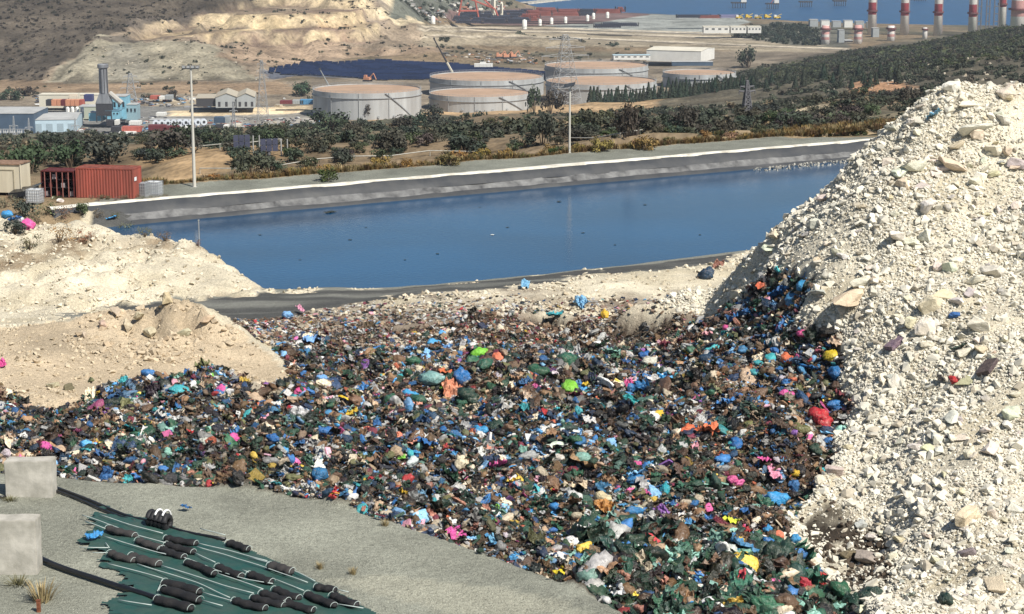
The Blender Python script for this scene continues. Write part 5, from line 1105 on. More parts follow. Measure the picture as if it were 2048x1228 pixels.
for px, py, w, c_, lab, sp in [(45,432,60,SAGE,"sage bush behind the coloured bags on the bench",0),(95,430,54,DRY,"dry brown bush on the bench above the hot pink bag",1),(128,438,50,DRY,"dry twiggy bush at the end of the bench brush",1),
    (75,448,44,SAGE,"grey green bush above the chalky edge of the bench",1),(10,415,50,DRY,"dry bush by the frame edge in front of the black canopy",1),(232,436,22,OLV,"small bush holding the blue bag at the pond corner",1),
    (250,470,44,DRY,"thin dry bush on the crest of the bench",1),(330,482,40,DRY,"thin dry bush farther along the bench crest",1),(120,485,60,BRN,"rust brown dry brush in the bench's middle",1),(170,488,54,BRN,"reddish dry brush beside the rust brown brush",1),
    (60,500,60,OLV,"grey olive brush low on the bench by the frame edge",1),(290,476,36,OLV,"olive brush on the bench crest between the dry ones",1),(165,432,44,SAGE,"sage bush where the black liner meets the bench",0),(195,436,34,DRY,"dry bush next to the sage bush at the liner's corner",1),(395,494,26,DRY,"last sprig of brush by the thin pole",1),(30,470,56,SAGE,"sage bush under the coloured bags",0)]:
    p = hit(px, py, 120); s = w * .5 * mpp(p); shrub(p, s, s * .95, c_, lab, "dry_bush" if sp else "shrub", "bush", None, True, bool(sp))
POLE = mat("galvanised_steel", (.40,.40,.38), .55, .3, var=.12, scale=2, streak=True)
p = hit(399, 494, 130); ro = empty("thin_pole", p, 0, "thin upright pole on the bench crest against the water", "pole"); mb = MB(); mb.tube((0,0,-.3),(0,0,1.85),.035,.03,8); mb.build("pole_shaft", POLE, ro)
mb = MB(); mb.box(-.05,.05,-.05,.05,1.852,1.93); mb.build("pole_cap", POLE, ro)

# ------------------------------------------------------------------ containers, tanks of the yard beyond the pond
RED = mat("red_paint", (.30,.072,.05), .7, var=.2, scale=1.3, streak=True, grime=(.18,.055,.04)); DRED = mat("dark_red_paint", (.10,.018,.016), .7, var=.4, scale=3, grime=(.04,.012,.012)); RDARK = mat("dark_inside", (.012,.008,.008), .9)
def corrugated(L_, z0, z1, pitch=.28, dep=.036):
    """panel along x from 0 to L_, facing -y"""
    n = int(L_ / (pitch / 4)); V = []; prof = [0, dep, dep, 0]
    for i in range(n + 1):
        x = L_ * i / n; y = -prof[i % 4]; V += [(x, y, z0), (x, y, z1)]
    return V, [(2*i, 2*i+2, 2*i+3, 2*i+1) for i in range(n)]
def container(name, loc, rz, L_, W, Hh, m, label, open_side=False, group=None, roofm=None):
    ro = empty(name, loc, rz, label, "shipping container", group); e = .09
    roofm = roofm or m
    if not open_side:
        v, f = corrugated(L_ - 2 * e, .14, Hh - .1); mb = MB(); mb.add([(a + e, b + .05, c_) for a, b, c_ in v], f); mb.build("side_wall", m, ro)
    v, f = corrugated(L_ - 2 * e, .14, Hh - .1); mb = MB(); mb.add([(L_ - e - a, W - .05 - b, c_) for a, b, c_ in v], f); mb.build("side_wall", m, ro)
    v, f = corrugated(W - 2 * e, .14, Hh - .1); mb = MB(); mb.add([(L_ - .05 - b - .0, e + a, c_) for a, b, c_ in v], f); mb.build("end_wall", m, ro)
    v, f = corrugated(W - 2 * e, .14, Hh - .1); mb = MB(); mb.add([(.05 + b + .0, W - e - a, c_) for a, b, c_ in v], f); mb.build("end_wall", m, ro)
    v, f = corrugated(L_ - 2 * e, e, W - e, .4, .02); mb = MB(); mb.add([(a + e, c_, Hh - .04 - b) for a, b, c_ in v], f); mb.build("roof", roofm, ro)
    mb = MB(); mb.box(.05, L_ - .05, .05, W - .05, .06, .135); mb.build("floor", RDARK, ro)
    for x in (0, L_ - e):
        for y in (0, W - e): mb = MB(); mb.box(x, x + e, y, y + e, 0, Hh); mb.build("corner_post", m, ro)
    for y in (0, W - e):
        for z in (0, Hh - .11): mb = MB(); mb.box(e + .002, L_ - e - .002, y + .004, y + e - .004, z + .003, z + .11); mb.build("side_rail", m, ro)
    for x in (0, L_ - e):
        for z in (0, Hh - .11): mb = MB(); mb.box(x + .004, x + e - .004, e + .002, W - e - .002, z + .003, z + .11); mb.build("end_rail", m, ro)
    return ro
def zrot(p, q): return math.atan2(q.y - p.y, q.x - p.x)
A = Vector(G(153, 396, 102.5)); B = Vector(G(259, 398, 102.5)); gA = gh(A.x, A.y)
rz = zrot(A, B) - .03
c1 = container("shipping_container", (A.x, A.y, 102.42), rz, 5.6, 2.45, 2.95, RED, "brick red corrugated shipping container beside two white liquid tanks", roofm=mat("rusty_roof", (.20,.06,.04), .8, var=.3, scale=1.5))
mb = MB(); mb.box(5.625, 5.64, .35, .95, 1.75, 2.1); mb.build("white_plate", mat("white_plastic", (.72,.73,.72), .6, var=.06), c1)
A2 = Vector(G(84, 394, 102.5)); c2 = container("open_container", (A2.x, A2.y - .2, 102.42), rz + .02, 3.25, 2.4, 2.62, DRED, "dark red open sided container with shelves of scrap next to the brick red one", True)
for k in range(5): mb = MB(); x = .35 + k * .58; mb.box(x, x + .07, -.015, .06, .14, 2.5); mb.build("door_bar", mat("bar_steel", (.30,.12,.10), .7), c2)
for k in range(3): mb = MB(); mb.box(.1, 3.15, .12, 2.2, .16 + k * .8, .2 + k * .8); mb.build("shelf", RDARK, c2)
for k in range(7):
    mb = MB(); x = .2 + k * .42; h0 = .21 + .8 * (k % 3); mb.box(x, x + .33, .3, .9, h0, h0 + .45 + .05 * (k % 2)); mb.build("stored_box", DRED if k % 2 else mat("old_drum", (.35,.30,.30), .7), c2)
CAGE = mat("cage_steel", (.42,.43,.44), .5, .5, var=.1); TANKW = mat("tank_plastic", (.68,.70,.70), .5, var=.08); TANKG = mat("tank_plastic_grey", (.30,.32,.33), .55, var=.15)
def ibc(loc, rz, label, m, s=1.0):
    ro = empty("liquid_tank", loc, rz, label, "liquid tank", "caged liquid tanks"); mb = MB(); mb.box(.06, 1.14, .06, .94, .16, 1.12); mb.build("inner_tank", m, ro)
    mb = MB(); mb.tube((.6, .5, 1.12), (.6, .5, 1.17), .09); mb.build("lid", TANKG, ro)
    mb = MB()
    for k in range(7): mb.tube((k * .2, 0, .14), (k * .2, 0, 1.15), .018, n=5); mb.tube((k * .2, 1, .14), (k * .2, 1, 1.15), .018, n=5)
    for k in range(1, 6): mb.tube((0, k / 6, .14), (0, k / 6, 1.15), .018, n=5); mb.tube((1.2, k / 6, .14), (1.2, k / 6, 1.15), .018, n=5)
    for z in (.16, .4, .64, .88, 1.15):
        for a, b in (((0,0),(1.2,0)),((1.2,0),(1.2,1)),((1.2,1),(0,1)),((0,1),(0,0))): mb.tube((*a, z), (*b, z), .018, n=5)
    mb.build("cage", CAGE, ro); mb = MB(); mb.box(0, 1.2, 0, 1, 0, .13); mb.build("pallet", CAGE, ro); ro.scale = (s,) * 3; return ro
P = Vector(G(264, 393, 102.5)); ibc((P.x, P.y, 102.5), rz - .1, "grey caged liquid tank standing against the brick red container", TANKG, 1.12)
P = Vector(G(290, 391, 102.5)); ibc((P.x, P.y + .2, 102.5), rz - .1, "white caged liquid tank farthest from the brick red container", TANKW, 1.12)
P = Vector(G(52, 402, 102.8)); ibc((P.x, P.y, 102.6), rz, "white caged liquid tank in front of the black canopy", TANKW, 1.1)
CREAM = mat("cream_paint", (.62,.56,.42), .7, var=.1, scale=.8, streak=True, grime=(.45,.40,.30))
P = Vector(G(-60, 395, 102.5)); ro = empty("cream_shed", (P.x, P.y + 1, 102.4), rz, "cream box body shed with a framed wall and flat roof beside the frame edge", "shed")
Wd = 4.75
mb = MB(); mb.box(0, Wd, 0, 2.6, .5, 3.15); mb.build("wall", CREAM, ro)
for x0_, x1_, z0_, z1_ in ((.1, Wd - .5, 2.62, 2.70), (Wd - .62, Wd - .52, .6, 2.62), (1.9, 2.0, .6, 2.62)): mb = MB(); mb.box(x0_, x1_, -.045, -.003, z0_, z1_); mb.build("wall_frame", mat("shade_trim", (.35,.31,.22), .8), ro)
mb = MB(); mb.box(-.08, Wd + .08, -.1, 2.7, 3.152, 3.26); mb.build("roof", mat("rust_roof", (.24,.15,.10), .9, var=.4), ro)
mb = MB(); mb.tube((Wd + .14, -.05, .2), (Wd + .14, -.05, 3.2), .05); mb.build("down_pipe", CREAM, ro)
mb = MB(); mb.box(0, Wd, .2, 2.4, 0, .498); mb.build("base", RDARK, ro)
P = Vector(G(18, 398, 102.5)); ro = empty("black_canopy", (P.x, P.y, 102.45), rz, "sagging black sheet canopy between the cream shed and the dark container", "canopy")
mb = MB(); V = []
for j in range(5):
    for i in range(9): x = i / 8 * 3.0; V.append((x, j * .5, .62 + x * .26 + j * .06 - .16 * math.sin(i / 8 * math.pi) + .04 * mnoise.noise(Vector((x * 2, j, 1)))))
for i in range(9): x = i / 8 * 3.0; V.append((x, -.06, .05 + x * .2 + .04 * math.sin(i * 2)))
mb.add(V, [(j*9+i, j*9+i+1, (j+1)*9+i+1, (j+1)*9+i) for j in range(4) for i in range(8)] + [(45+i, 45+i+1, i+1, i) for i in range(8)]); mb.build("canopy_sheet", HOSE, ro)
for x in (0, 1.5, 2.95): mb = MB(); mb.tube((x, .02, 0), (x, .02, .68 + x * .2), .03); mb.build("canopy_leg", POLE, ro)
p = hit(121, 400, 150); boulder(121, 402, 16, "pale rock beside the dark container's doors", W_); boulder(106, 396, 10, "small white stone at the foot of the dark container", W_)
for k in range(26): # dry grass at the containers' feet
    px = random.uniform(10, 330); py = 396 + 8 * random.random() - (px - 150) * .02; p = hit(px, py, 150); 
    c_ = random.choice((DRY, BRN, OLV, SAGE)); lab = where({id(DRY): "straw", id(BRN): "brown", id(OLV): "olive", id(SAGE): "grey green"}[id(c_)] + " low weed", px, py, [(30,372,"the cream shed"),(60,392,"the black canopy"),(115,380,"the dark red container"),(205,380,"the brick red container"),(290,378,"the white liquid tank"),(388,372,"the first lamp post")])
    if lab: shrub(p, .35 + .3 * random.random(), .35, c_, lab, "low_weed", "weed", "weeds along the containers", sparse=True)

# ------------------------------------------------------------------ floodlight masts beyond the pond
def mast(px, pyb, pyt, label, ring, yb=None):
    p = hit(px, pyb, 180) if yb is None else Vector(D(px, pyb, yb)); h = (pyb - pyt) * mpp(p)
    ro = empty("lamp_post", p - Vector((0, 0, .2)), 0, label, "lamp post"); mb = MB(); mb.tube((0,0,0),(0,0,h), .17 if ring else .13, .10 if ring else .09, 12); mb.build("pole", mat("mast_paint", (.52,.50,.44), .6, var=.1, scale=1, streak=True), ro)
    mb = MB(); mb.box(-.25,.25,-.25,.25,0,.22); mb.build("foot_plate", POLE, ro)
    if ring:
        mb = MB(); mb.box(-.75,.75,-.06,.06,h+.002,h+.10); mb.build("cross_bar", POLE, ro)
        for k in range(4):
            mb = MB(); x = -.66 + k * .44; mb.box(x-.17,x+.17,-.22,.12,h+.103,h+.34); hd = mb.build("floodlight", mat("lamp_grey", (.14,.145,.15), .5), ro)
            mb = MB(); mb.box(x-.14,x+.14,-.236,-.222,h+.13,h+.31); mb.build("lamp_glass", mat("lamp_lens", (.35,.36,.36), .2), hd)
    else:
        mb = MB(); mb.tube((0,0,h-.02),(.25,-.1,h+.28), .05); mb.build("bracket", POLE, ro)
        mb = MB(); mb.add([(-.75,-.35,h+.12),(.45,-.5,h+.34),(.62,.3,h+.62),(-.58,.45,h+.40),(-.75,-.35,h+.19),(.45,-.5,h+.41),(.62,.3,h+.69),(-.58,.45,h+.47)],[(0,3,2,1),(4,5,6,7),(0,1,5,4),(1,2,6,5),(2,3,7,6),(3,0,4,7)]); mb.build("lamp_head", mat("lamp_dark", (.05,.055,.06), .4), ro)
    return ro
mast(389, 374, 138, "tall pale lamp post with a bar of floodlights behind the pond's near corner", True)
mast(1139, 306, 176, "lamp post with one tilted dark head standing behind the pond's bank", False)

# ------------------------------------------------------------------ verge of dry bushes behind the track
GOLD = (.24,.16,.05)
n = 2600; ss = RNG.uniform(FL * .10, FL + 20, n); oo = 9.4 + 5.0 * RNG.random(n) ** 1.4; P = np.array([FBP(a, b, 0) for a, b in zip(ss, oo)]); P[:, 2] = near_h(P[:, 0], P[:, 1]) - .03
tuftc = proto_collection("tuft_shapes", [weed_mesh(s + 9, 34, 1.0, .8, .05) for s in range(4)], LEAF_INS)
cl = [(.25,.17,.06),(.20,.13,.05),(.13,.12,.05),(.30,.23,.12),(.16,.10,.05)]; T = np.array(cl)[RNG.integers(0, 5, n)] * RNG.uniform(.6, 1.3, (n, 1)); s = RNG.uniform(.3, .75, n) * (1 - .5 * (fbm(P[:, 0], P[:, 1], 6, 120) < -.1))
scatter("dry_grass", P, np.stack([RNG.uniform(-.2, .2, n), RNG.uniform(-.2, .2, n), RNG.uniform(0, 6, n)], 1), np.stack([s, s, s * 1.15], 1), RNG.integers(0, 4, n), T, tuftc)
places = {0: "above the track near the lamp posts' bank", 1: "on the verge between the two lamp posts", 2: "on the verge past the tilted lamp head"}
for k in range(90):
    s_ = random.uniform(FL * .2, FL + 12); o_ = 10.2 + 4.5 * random.random(); x, y, _ = FBP(s_, o_, 0); p = Vector((x, y, gh(x, y))); r = random.uniform(.45, 1.15)
    px_, _y = proj(x, y, p.z); c_ = random.choice((GOLD, GOLD, BRN, OLV, GRN))
    cn = "golden" if c_ == GOLD else "brown" if c_ == BRN else "olive" if c_ == OLV else "green"; w = "before the first lamp post" if px_ < 389 else "between the two lamp posts" if px_ < 1139 else "past the second lamp post"
    lab = where("%s %s verge shrub" % ("low" if r < .8 else "tall", cn), px_, _y, [(388,372,"the first lamp post"),(480,362,"the bank near the first lamp post"),(560,365,"the bank before the round bush"),(655,362,"the dark round bush"),(760,338,"the golden brown clump"),(830,335,"the verge between the clumps"),(900,330,"the olive golden clump"),(980,325,"the middle of the verge"),(1060,318,"the verge before the tilted lamp"),(1139,306,"the tilted lamp post"),(1205,303,"the golden bush"),(1290,300,"the wide golden bush"),(1370,293,"the verge past the golden bushes"),(1450,288,"the pale fence end"),(1540,282,"the rocky spit"),(1640,274,"the verge near the heap")])
    if lab: shrub(p, r, r * .95, c_, lab, "verge_shrub", "shrub", "verge shrubs along the pond track")
for px, py, w, c_, lab in [(655,362,54,(.05,.06,.02),"dark green round bush nearest the track, behind the pond's middle"),(1290,300,60,GOLD,"wide golden bush on the verge past the tilted lamp head"),(1205,303,60,GOLD,"golden bush just past the second lamp post"),(900,330,56,OLV,"olive golden clump on the verge, centre of the far bank"),(760,338,50,GOLD,"golden brown clump beside the dark green round bush")]:
    p = hit(px, py, 180); s = w * .5 * mpp(p); shrub(p, s, s * .8, c_, lab, "bush", "bush")

# specks drifting on the pond
FLO = mat("wet_scrap", (.03,.035,.03), .5); WSC = mat("white_scrap", (.6,.6,.55), .6)
PA = [(400,470,"the thin pole"),(640,432,"the near bank below the round bush"),(780,460,"the pond's left middle"),(900,480,"the pond's middle"),(1140,400,"the tilted lamp's reflection"),(1170,465,"the pond's broad centre"),(1400,440,"the pond's outer middle"),(540,560,"the bench's foot")]
for k, (px, py, w) in enumerate([(700,480,7),(732,455,6),(520,470,6),(875,508,6),(660,425,26),(1118,404,8),(985,470,7),(1166,466,8),(810,520,5),(1290,410,6),(600,520,6),(1400,470,5),(1015,455,6),(960,415,6),(1230,490,5)]):
    g = Vector(G(px, py, 101.0)); s_ = w * .5 * g.y / F; o = put("floating_scrap", SHEETS[k % 6].copy()); o.data.materials.clear(); o.data.materials.append(WSC if k == 6 else FLO)
    o.location = g + Vector((0, 0, .02)); o.scale = (s_, s_ * 1.3, s_ * .25); o.rotation_euler.z = k; tag(o, where("%s floating scrap" % ("white" if k == 6 else "long dark" if w > 20 else "dark"), px, py, PA) or "tiny dark scrap adrift, number %d on the pond" % k, "floating scrap", "scraps adrift on the pond")
# ------------------------------------------------------------------ oil tanks
SHELL = mat("tank_shell_paint", (.40,.415,.41), .65, var=.12, scale=.16, streak=True, grime=(.29,.29,.28)); TROOF = mat("tank_roof", (.40,.27,.18), .9, var=.12, scale=.08); SEAMM = mat("tank_seam", (.30,.31,.31), .7)
def oil_tank(pxl, pxr, py_top, py_base, label, base_z=None, stairs=1):
    """silhouette edges, front top rim and front base in the picture; stands on the plain"""
    cxp = (pxl + pxr) / 2; p = Vector(G(cxp, py_base, base_z or 10.0)); s = p.y / F
    R = (pxr - pxl) / 2 * s * 1.03; c = Vector((p.x * (1 + R / p.y), p.y + R, p.z)); H_ = (py_base - py_top) * s
    ro = empty("storage_tank", c, 0, label, "storage tank", "grey storage tanks with tan roofs")
    mb = MB(); mb.lathe([(R, -2.5), (R, H_), (R - .35, H_), (R - .35, H_ - .6)], 72); mb.build("shell", SHELL, ro, False)
    mb = MB(); mb.lathe([(R - .36, H_ - .55), (R * .55, H_ - .28), (.01, H_ - .1)], 72); mb.build("roof", TROOF, ro, True)
    mb = MB(); mb.lathe([(R + .02, H_ - 3.1), (R + .55, H_ - 3.1), (R + .55, H_ - 2.8), (R + .02, H_ - 2.8)], 72); mb.build("wind_girder", SEAMM, ro)
    mb = MB()
    for k in range(48):
        a = 2 * math.pi * k / 48; mb.tube((R * math.cos(a), R * math.sin(a), H_), (R * math.cos(a), R * math.sin(a), H_ + 1.1), .06, n=4)
    for z in (.6, 1.1):
        lp = [Vector((R * math.cos(a), R * math.sin(a), H_ + z)) for a in np.linspace(0, 2 * math.pi, 73)]; mb.path(lp, .06, 4)
    mb.build("railing", SEAMM, ro)
    mb = MB(); n = 26
    a0 = -1.15
    for k in range(n):
        a = a0 + k * (.62 / n) * stairs; z = H_ * (1 - k / n) - .3; x, y = math.cos(a), math.sin(a)
        mb.box((R + .05) * x - .6, (R + .05) * x + .6, (R + .5) * y - .3, (R + .5) * y + .3, z - .2, z)
    mb.build("stairway", mat("stair_steel", (.25,.255,.26), .7), ro)
    for k in range(3):
        a = -2.2 + .55 * k; mb = MB(); mb.tube(((R + .25) * math.cos(a), (R + .25) * math.sin(a), 0), ((R + .25) * math.cos(a), (R + .25) * math.sin(a), H_), .16, n=6); mb.build("down_pipe", SEAMM, ro)
    for k in range(4):
        a = -1.9 + .3 * k; mb = MB(); mb.tube(((R - .1) * math.cos(a), (R - .1) * math.sin(a), 1.5), ((R + .6) * math.cos(a), (R + .6) * math.sin(a), 1.5), .7, n=10); mb.build("manhole", SEAMM, ro)
    return ro
oil_tank(627, 843, 187, 240, "nearest grey storage tank, standing apart from the paired tanks, with trees at its foot")
oil_tank(859, 1060, 194, 226, "low front storage tank of the first pair, nearer than the one under the crane boom")
oil_tank(860, 1087, 162, 198, "rear storage tank of the first pair with a crane boom behind its roof", 10)
oil_tank(1092, 1312, 170, 212, "front storage tank of the second pair behind the row of young conifers")
oil_tank(1090, 1295, 138, 168, "rear storage tank of the second pair partly behind the big pylon")
oil_tank(1326, 1470, 150, 178, "farthest storage tank partly hidden by the dark pine slope", 10)

# ------------------------------------------------------------------ lattice pylons
STEEL = mat("pylon_steel", (.34,.35,.35), .6, .2, var=.1); DSTEEL = mat("dark_pylon_steel", (.13,.13,.14), .7, var=.1)
def pylon(px, pyb, pyt, wb, label, m=STEEL, arms=3, th=.22, yb=None, armw=.9):
    p = hit(px, pyb, 236) if yb is None else Vector(D(px, pyb, yb)); h = (pyb - pyt) * mpp(p); W = wb * mpp(p) / 2
    ro = empty("pylon", p - Vector((0, 0, .3)), .3, label, "pylon")
    def half(z): t = z / h; return W * (1 - t) ** 1.0 * .82 + W * .16
    for sx, sy in ((1,1),(1,-1),(-1,1),(-1,-1)):
        mb = MB(); 
        a, b = half(0), half(h); mb.tube((a*sx, a*sy, 0), (b*sx, b*sy, h), th, th * .6, 5); mb.build("leg", m, ro)
    mb = MB(); n = 9; zs = [h * (1 - (1 - k / n) ** 1.25) for k in range(n + 1)]
    for z0, z1 in zip(zs[:-1], zs[1:]):
        a, b = half(z0), half(z1)
        for q in (((-1,-1),(1,-1)),((1,-1),(1,1)),((1,1),(-1,1)),((-1,1),(-1,-1))):
            (ax, ay), (bx, by) = q; mb.tube((ax*a, ay*a, z0), (bx*b, by*b, z1), th*.5, n=4); mb.tube((bx*a, by*a, z0), (ax*b, ay*b, z1), th*.5, n=4); mb.tube((ax*b, ay*b, z1), (bx*b, by*b, z1), th*.5, n=4)
    mb.build("bracing", m, ro)
    for k in range(arms):
        z = h * (.70 + .115 * k); L_ = W * armw * (1.5 - .25 * k); mb = MB()
        for sx in (-1, 1):
            mb.tube((0, 0, z), (sx * L_ * 1.3, 0, z + .3), th * .7, n=4); mb.tube((0, 0, z + h * .045), (sx * L_ * 1.3, 0, z + .3), th * .6, n=4); mb.tube((sx * L_ * 1.25, 0, z + .2), (sx * L_ * 1.25, 0, z - h * .04), th * .6, n=4)
        mb.build("cross_arm", m, ro)
    return ro
pylon(1130, 212, 72, 56, "big grey lattice pylon in front of the second pair of storage tanks", yb=1080, th=.20)
pylon(1493, 238, 160, 20, "narrow dark lattice pylon standing among the bushes below the pine slope", DSTEEL, 2, .15)
pylon(264, 246, 148, 34, "pale lattice mast beside the blue works building", STEEL, 3, .17, armw=.6)
pylon(526, 240, 122, 22, "slim lattice mast near the grey twin gabled shed", STEEL, 3, .13, armw=.6)
for px, pyb, pyt, lab in [(30,300,232,"outermost steel gantry mast of the switchyard"),(60,300,236,"steel gantry mast of the switchyard under the blue warehouse"),(152,288,236,"slim steel mast beside the white warehouse wall"),(22,302,250,"short steel mast in front of the outermost gantry mast"),(468,262,205,"thin mast on the yard by the sandy bank")]:
    pylon(px, pyb, pyt, 9, lab, STEEL, 1, .15, yb=960)
p0 = G(0, 300, 10)
for k in range(5):      # switchyard bays
    p = Vector(D(-6 + k * 14, 297, 940)); s = mpp(p); ro = empty("switchgear_bay", p, 0, ["first","second","third","fourth","fifth"][k] + " grey steel bay of the switchyard counting from the frame edge", "switchgear", "switchyard bays"); 
    for x in (0, 2.4): mb = MB(); mb.tube((x, 0, -1), (x, 0, 9), .2, n=6); mb.build("bay_post", STEEL, ro)
    mb = MB(); mb.tube((-.3, 0, 9.1), (2.7, 0, 9.1), .2, n=6); mb.build("bay_beam", STEEL, ro)
    for x in (.4, 1.2, 2.0): mb = MB(); mb.lathe([(.1,7.2),(.3,7.4),(.12,7.7),(.3,8.0),(.12,8.3),(.1,8.9)], 8); o = mb.build("insulator", mat("insulator_glaze", (.5,.5,.48), .4), ro); o.location.x = x
# ------------------------------------------------------------------ buildings
GLASS = mat("dark_window", (.03,.04,.05), .2, spec=.6)
def building(px0, px1, pyb, h_px, depth, wallm, roofm, label, name="industrial_building", rz=0.0, yb=None, gable=0.0, windows=0, doors=0, endm=None, cat="building", group=None, over=.25, zoff=-.6):
    p = hit((px0 + px1) / 2, pyb, 236) if yb is None else Vector(D((px0 + px1) / 2, pyb, yb)); s = mpp(p); W = (px1 - px0) * s; h = h_px * s
    ro = empty(name, (p.x, p.y, p.z), rz, label, cat, group); x0_, x1_ = -W / 2, W / 2
    mb = MB(); mb.add([(x0_,0,zoff),(x1_,0,zoff),(x1_,0,h),(x0_,0,h)], [(0,1,2,3)]); mb.build("front_wall", wallm, ro)
    mb = MB(); mb.add([(x1_,depth,zoff),(x0_,depth,zoff),(x0_,depth,h),(x1_,depth,h)], [(0,1,2,3)]); mb.build("back_wall", wallm, ro)
    for x, f in ((x0_, 1), (x1_, -1)):
        mb = MB(); v = [(x,0,zoff),(x,depth,zoff),(x,depth,h)] + ([(x,depth/2,h+gable*s)] if gable else []) + [(x,0,h)]
        mb.add(v, [tuple(range(len(v)))[::-f]]); mb.build("end_wall", endm or wallm, ro)
    g = gable * s; t = max(.15, .4 * s); mb = MB()
    if gable:
        mb.add([(x0_-over,-over,h-.0),(x1_+over,-over,h),(x1_+over,depth/2,h+g+.05),(x0_-over,depth/2,h+g+.05),(x0_-over,depth+over,h),(x1_+over,depth+over,h),
                (x0_-over,-over,h+t),(x1_+over,-over,h+t),(x1_+over,depth/2,h+g+t+.05),(x0_-over,depth/2,h+g+t+.05),(x0_-over,depth+over,h+t),(x1_+over,depth+over,h+t)],
               [(0,3,2,1),(3,4,5,2),(6,7,8,9),(9,8,11,10),(0,1,7,6),(5,4,10,11),(0,6,9,3),(3,9,10,4),(1,2,8,7),(2,5,11,8)])
    else: mb.box(x0_-over, x1_+over, -over, depth+over, h+.01, h+t)
    mb.build("roof", roofm, ro)
    for k in range(windows):
        cx_ = x0_ + W * (k + .5) / windows; ww = W / windows * .24; mb = MB(); mb.box(cx_-ww, cx_+ww, -.06, -.004, h*.5, h*.74); wn = mb.build("window", GLASS, ro)
        mb = MB(); mb.box(cx_-ww*1.15, cx_+ww*1.15, -.16, -.062, h*.46, h*.495); mb.build("window_sill", wallm, wn)
    for k in range(doors):
        cx_ = x0_ + W * (k + .5) / doors; ww = W / doors * .3; mb = MB(); mb.box(cx_-ww, cx_+ww, -.08, -.004, -.2, h*.66); mb.build("door", mat("roller_door", (.30,.38,.42), .6, var=.1), ro)
    return ro
NAVY = mat("slate_blue_cladding", (.065,.10,.145), .6, var=.15, scale=.15); LBLUE = mat("pale_blue_cladding", (.46,.58,.64), .6, var=.08, scale=.2); GROOF = mat("grey_roof_sheet", (.42,.42,.40), .6, var=.12, scale=.15)
TURQ = mat("turquoise_cladding", (.20,.42,.52), .6, var=.15, scale=.3); WCL = mat("white_cladding", (.68,.67,.62), .7, var=.06, scale=.2); GCL = mat("grey_cladding", (.33,.35,.35), .7, var=.1, scale=.2); BEI = mat("beige_roof", (.40,.36,.28), .8, var=.1)
CROOF = mat("cream_roof", (.62,.58,.47), .8, var=.06, scale=.1); DKM = mat("dark_machinery", (.05,.05,.055), .7, var=.3); ORG = mat("orange_paint", (.58,.28,.17), .7, var=.15, scale=.4); REDC = mat("far_red_paint", (.42,.12,.09), .7, var=.15, scale=.4); MAR = mat("far_maroon_paint", (.15,.035,.04), .7, var=.2)
building(-40, 67, 266, 38, 34, NAVY, GROOF, "slate blue end of the big warehouse next to the frame edge", yb=1045)
wb = building(68, 152, 262, 22, 38, LBLUE, GROOF, "pale blue warehouse wing with a deep grey roof and tall doors", yb=1050, rz=.12, gable=4, doors=4)
for a in [(-10,20,226,6,6,"dark roof ventilator box at the outer end of the warehouse"),(47,82,228,7,6,"long dark roof ventilator above the warehouse wings")]:
    ro = building(a[0], a[1], a[2], a[3], a[4], DKM, GROOF, a[5], "roof_ventilator", yb=1085, cat="ventilator", zoff=-2)
for k in range(4):
    p = Vector(D(136 + k * 9.5, 232, 1090)); ro = empty("white_silo", p, 0, ["first","second","third","fourth"][k] + " small white silo behind the pale blue warehouse wing, from the left", "silo", "white silos"); mb = MB(); mb.lathe([(1.05,-1),(1.05,4.2),(.7,4.9),(.01,5.1)], 14); mb.build("silo_body", WCL, ro, True)
    mb = MB(); mb.tube((.0,-1.1,0),(.0,-1.1,4.4),.1,n=5); mb.build("ladder", DKM, ro)
building(158, 200, 236, 22, 12, mat("sage_cladding", (.42,.45,.36), .7), GROOF, "sage coloured low building behind the white silos", yb=1110)
building(178, 205, 240, 14, 10, TURQ, GROOF, "small turquoise shed at the foot of the exhaust stack", yb=1075)
building(212, 238, 236, 14, 10, TURQ, mat("blue_roof", (.15,.28,.36), .6), "lower turquoise works block right of the stack", yb=1070, windows=4)
building(226, 252, 236, 42, 14, TURQ, GROOF, "tall turquoise works building beside the exhaust stack", yb=1080, windows=3)
building(252, 274, 238, 28, 10, mat("turq_frame", (.26,.38,.42), .6), GROOF, "turquoise framework block under the pale lattice mast", yb=1082, windows=3)
# exhaust stack
p = Vector(D(210, 240, 1072)); s = mpp(p); ro = empty("exhaust_stack", p, 0, "grey ribbed exhaust stack with a collar and flared base above the turquoise works", "chimney")
ST = mat("stack_metal", (.26,.27,.28), .5, .3, var=.2, scale=.5, streak=True, grime=(.12,.12,.13))
mb = MB(); mb.lathe([(2.45,14.5),(2.35,27.6)], 18, True); mb.build("shaft", ST, ro); mb = MB(); mb.lathe([(2.4,27.62),(3.0,28.1),(3.0,29.6),(2.5,30.1),(2.2,30.1),(2.2,28.0)], 18); mb.build("collar", ST, ro)
mb = MB(); mb.add([(-4.4,-2.4,9),(4.4,-2.4,9),(4.4,2.4,9),(-4.4,2.4,9),(-2.1,-2.1,14.6),(2.1,-2.1,14.6),(2.1,2.1,14.6),(-2.1,2.1,14.6)], [(0,3,2,1),(4,5,6,7),(0,1,5,4),(1,2,6,5),(2,3,7,6),(3,0,4,7)]); mb.build("flared_base", ST, ro)
mb = MB(); mb.box(-4.2,4.2,-2.2,2.2,2.5,8.98); mb.build("boiler_house", DKM, ro)
for x in (-4,-1.3,1.3,4): mb = MB(); mb.tube((x,-2,-1),(x,-2,2.6),.3,n=6); mb.build("stand_leg", DKM, ro)
for k in range(3): mb = MB(); a = -1.9 + k * .7; mb.tube((2.55*math.cos(a),2.55*math.sin(a),14.6),(2.5*math.cos(a),2.5*math.sin(a),27.4),.18,n=5); mb.build("stack_rib", DKM, ro)
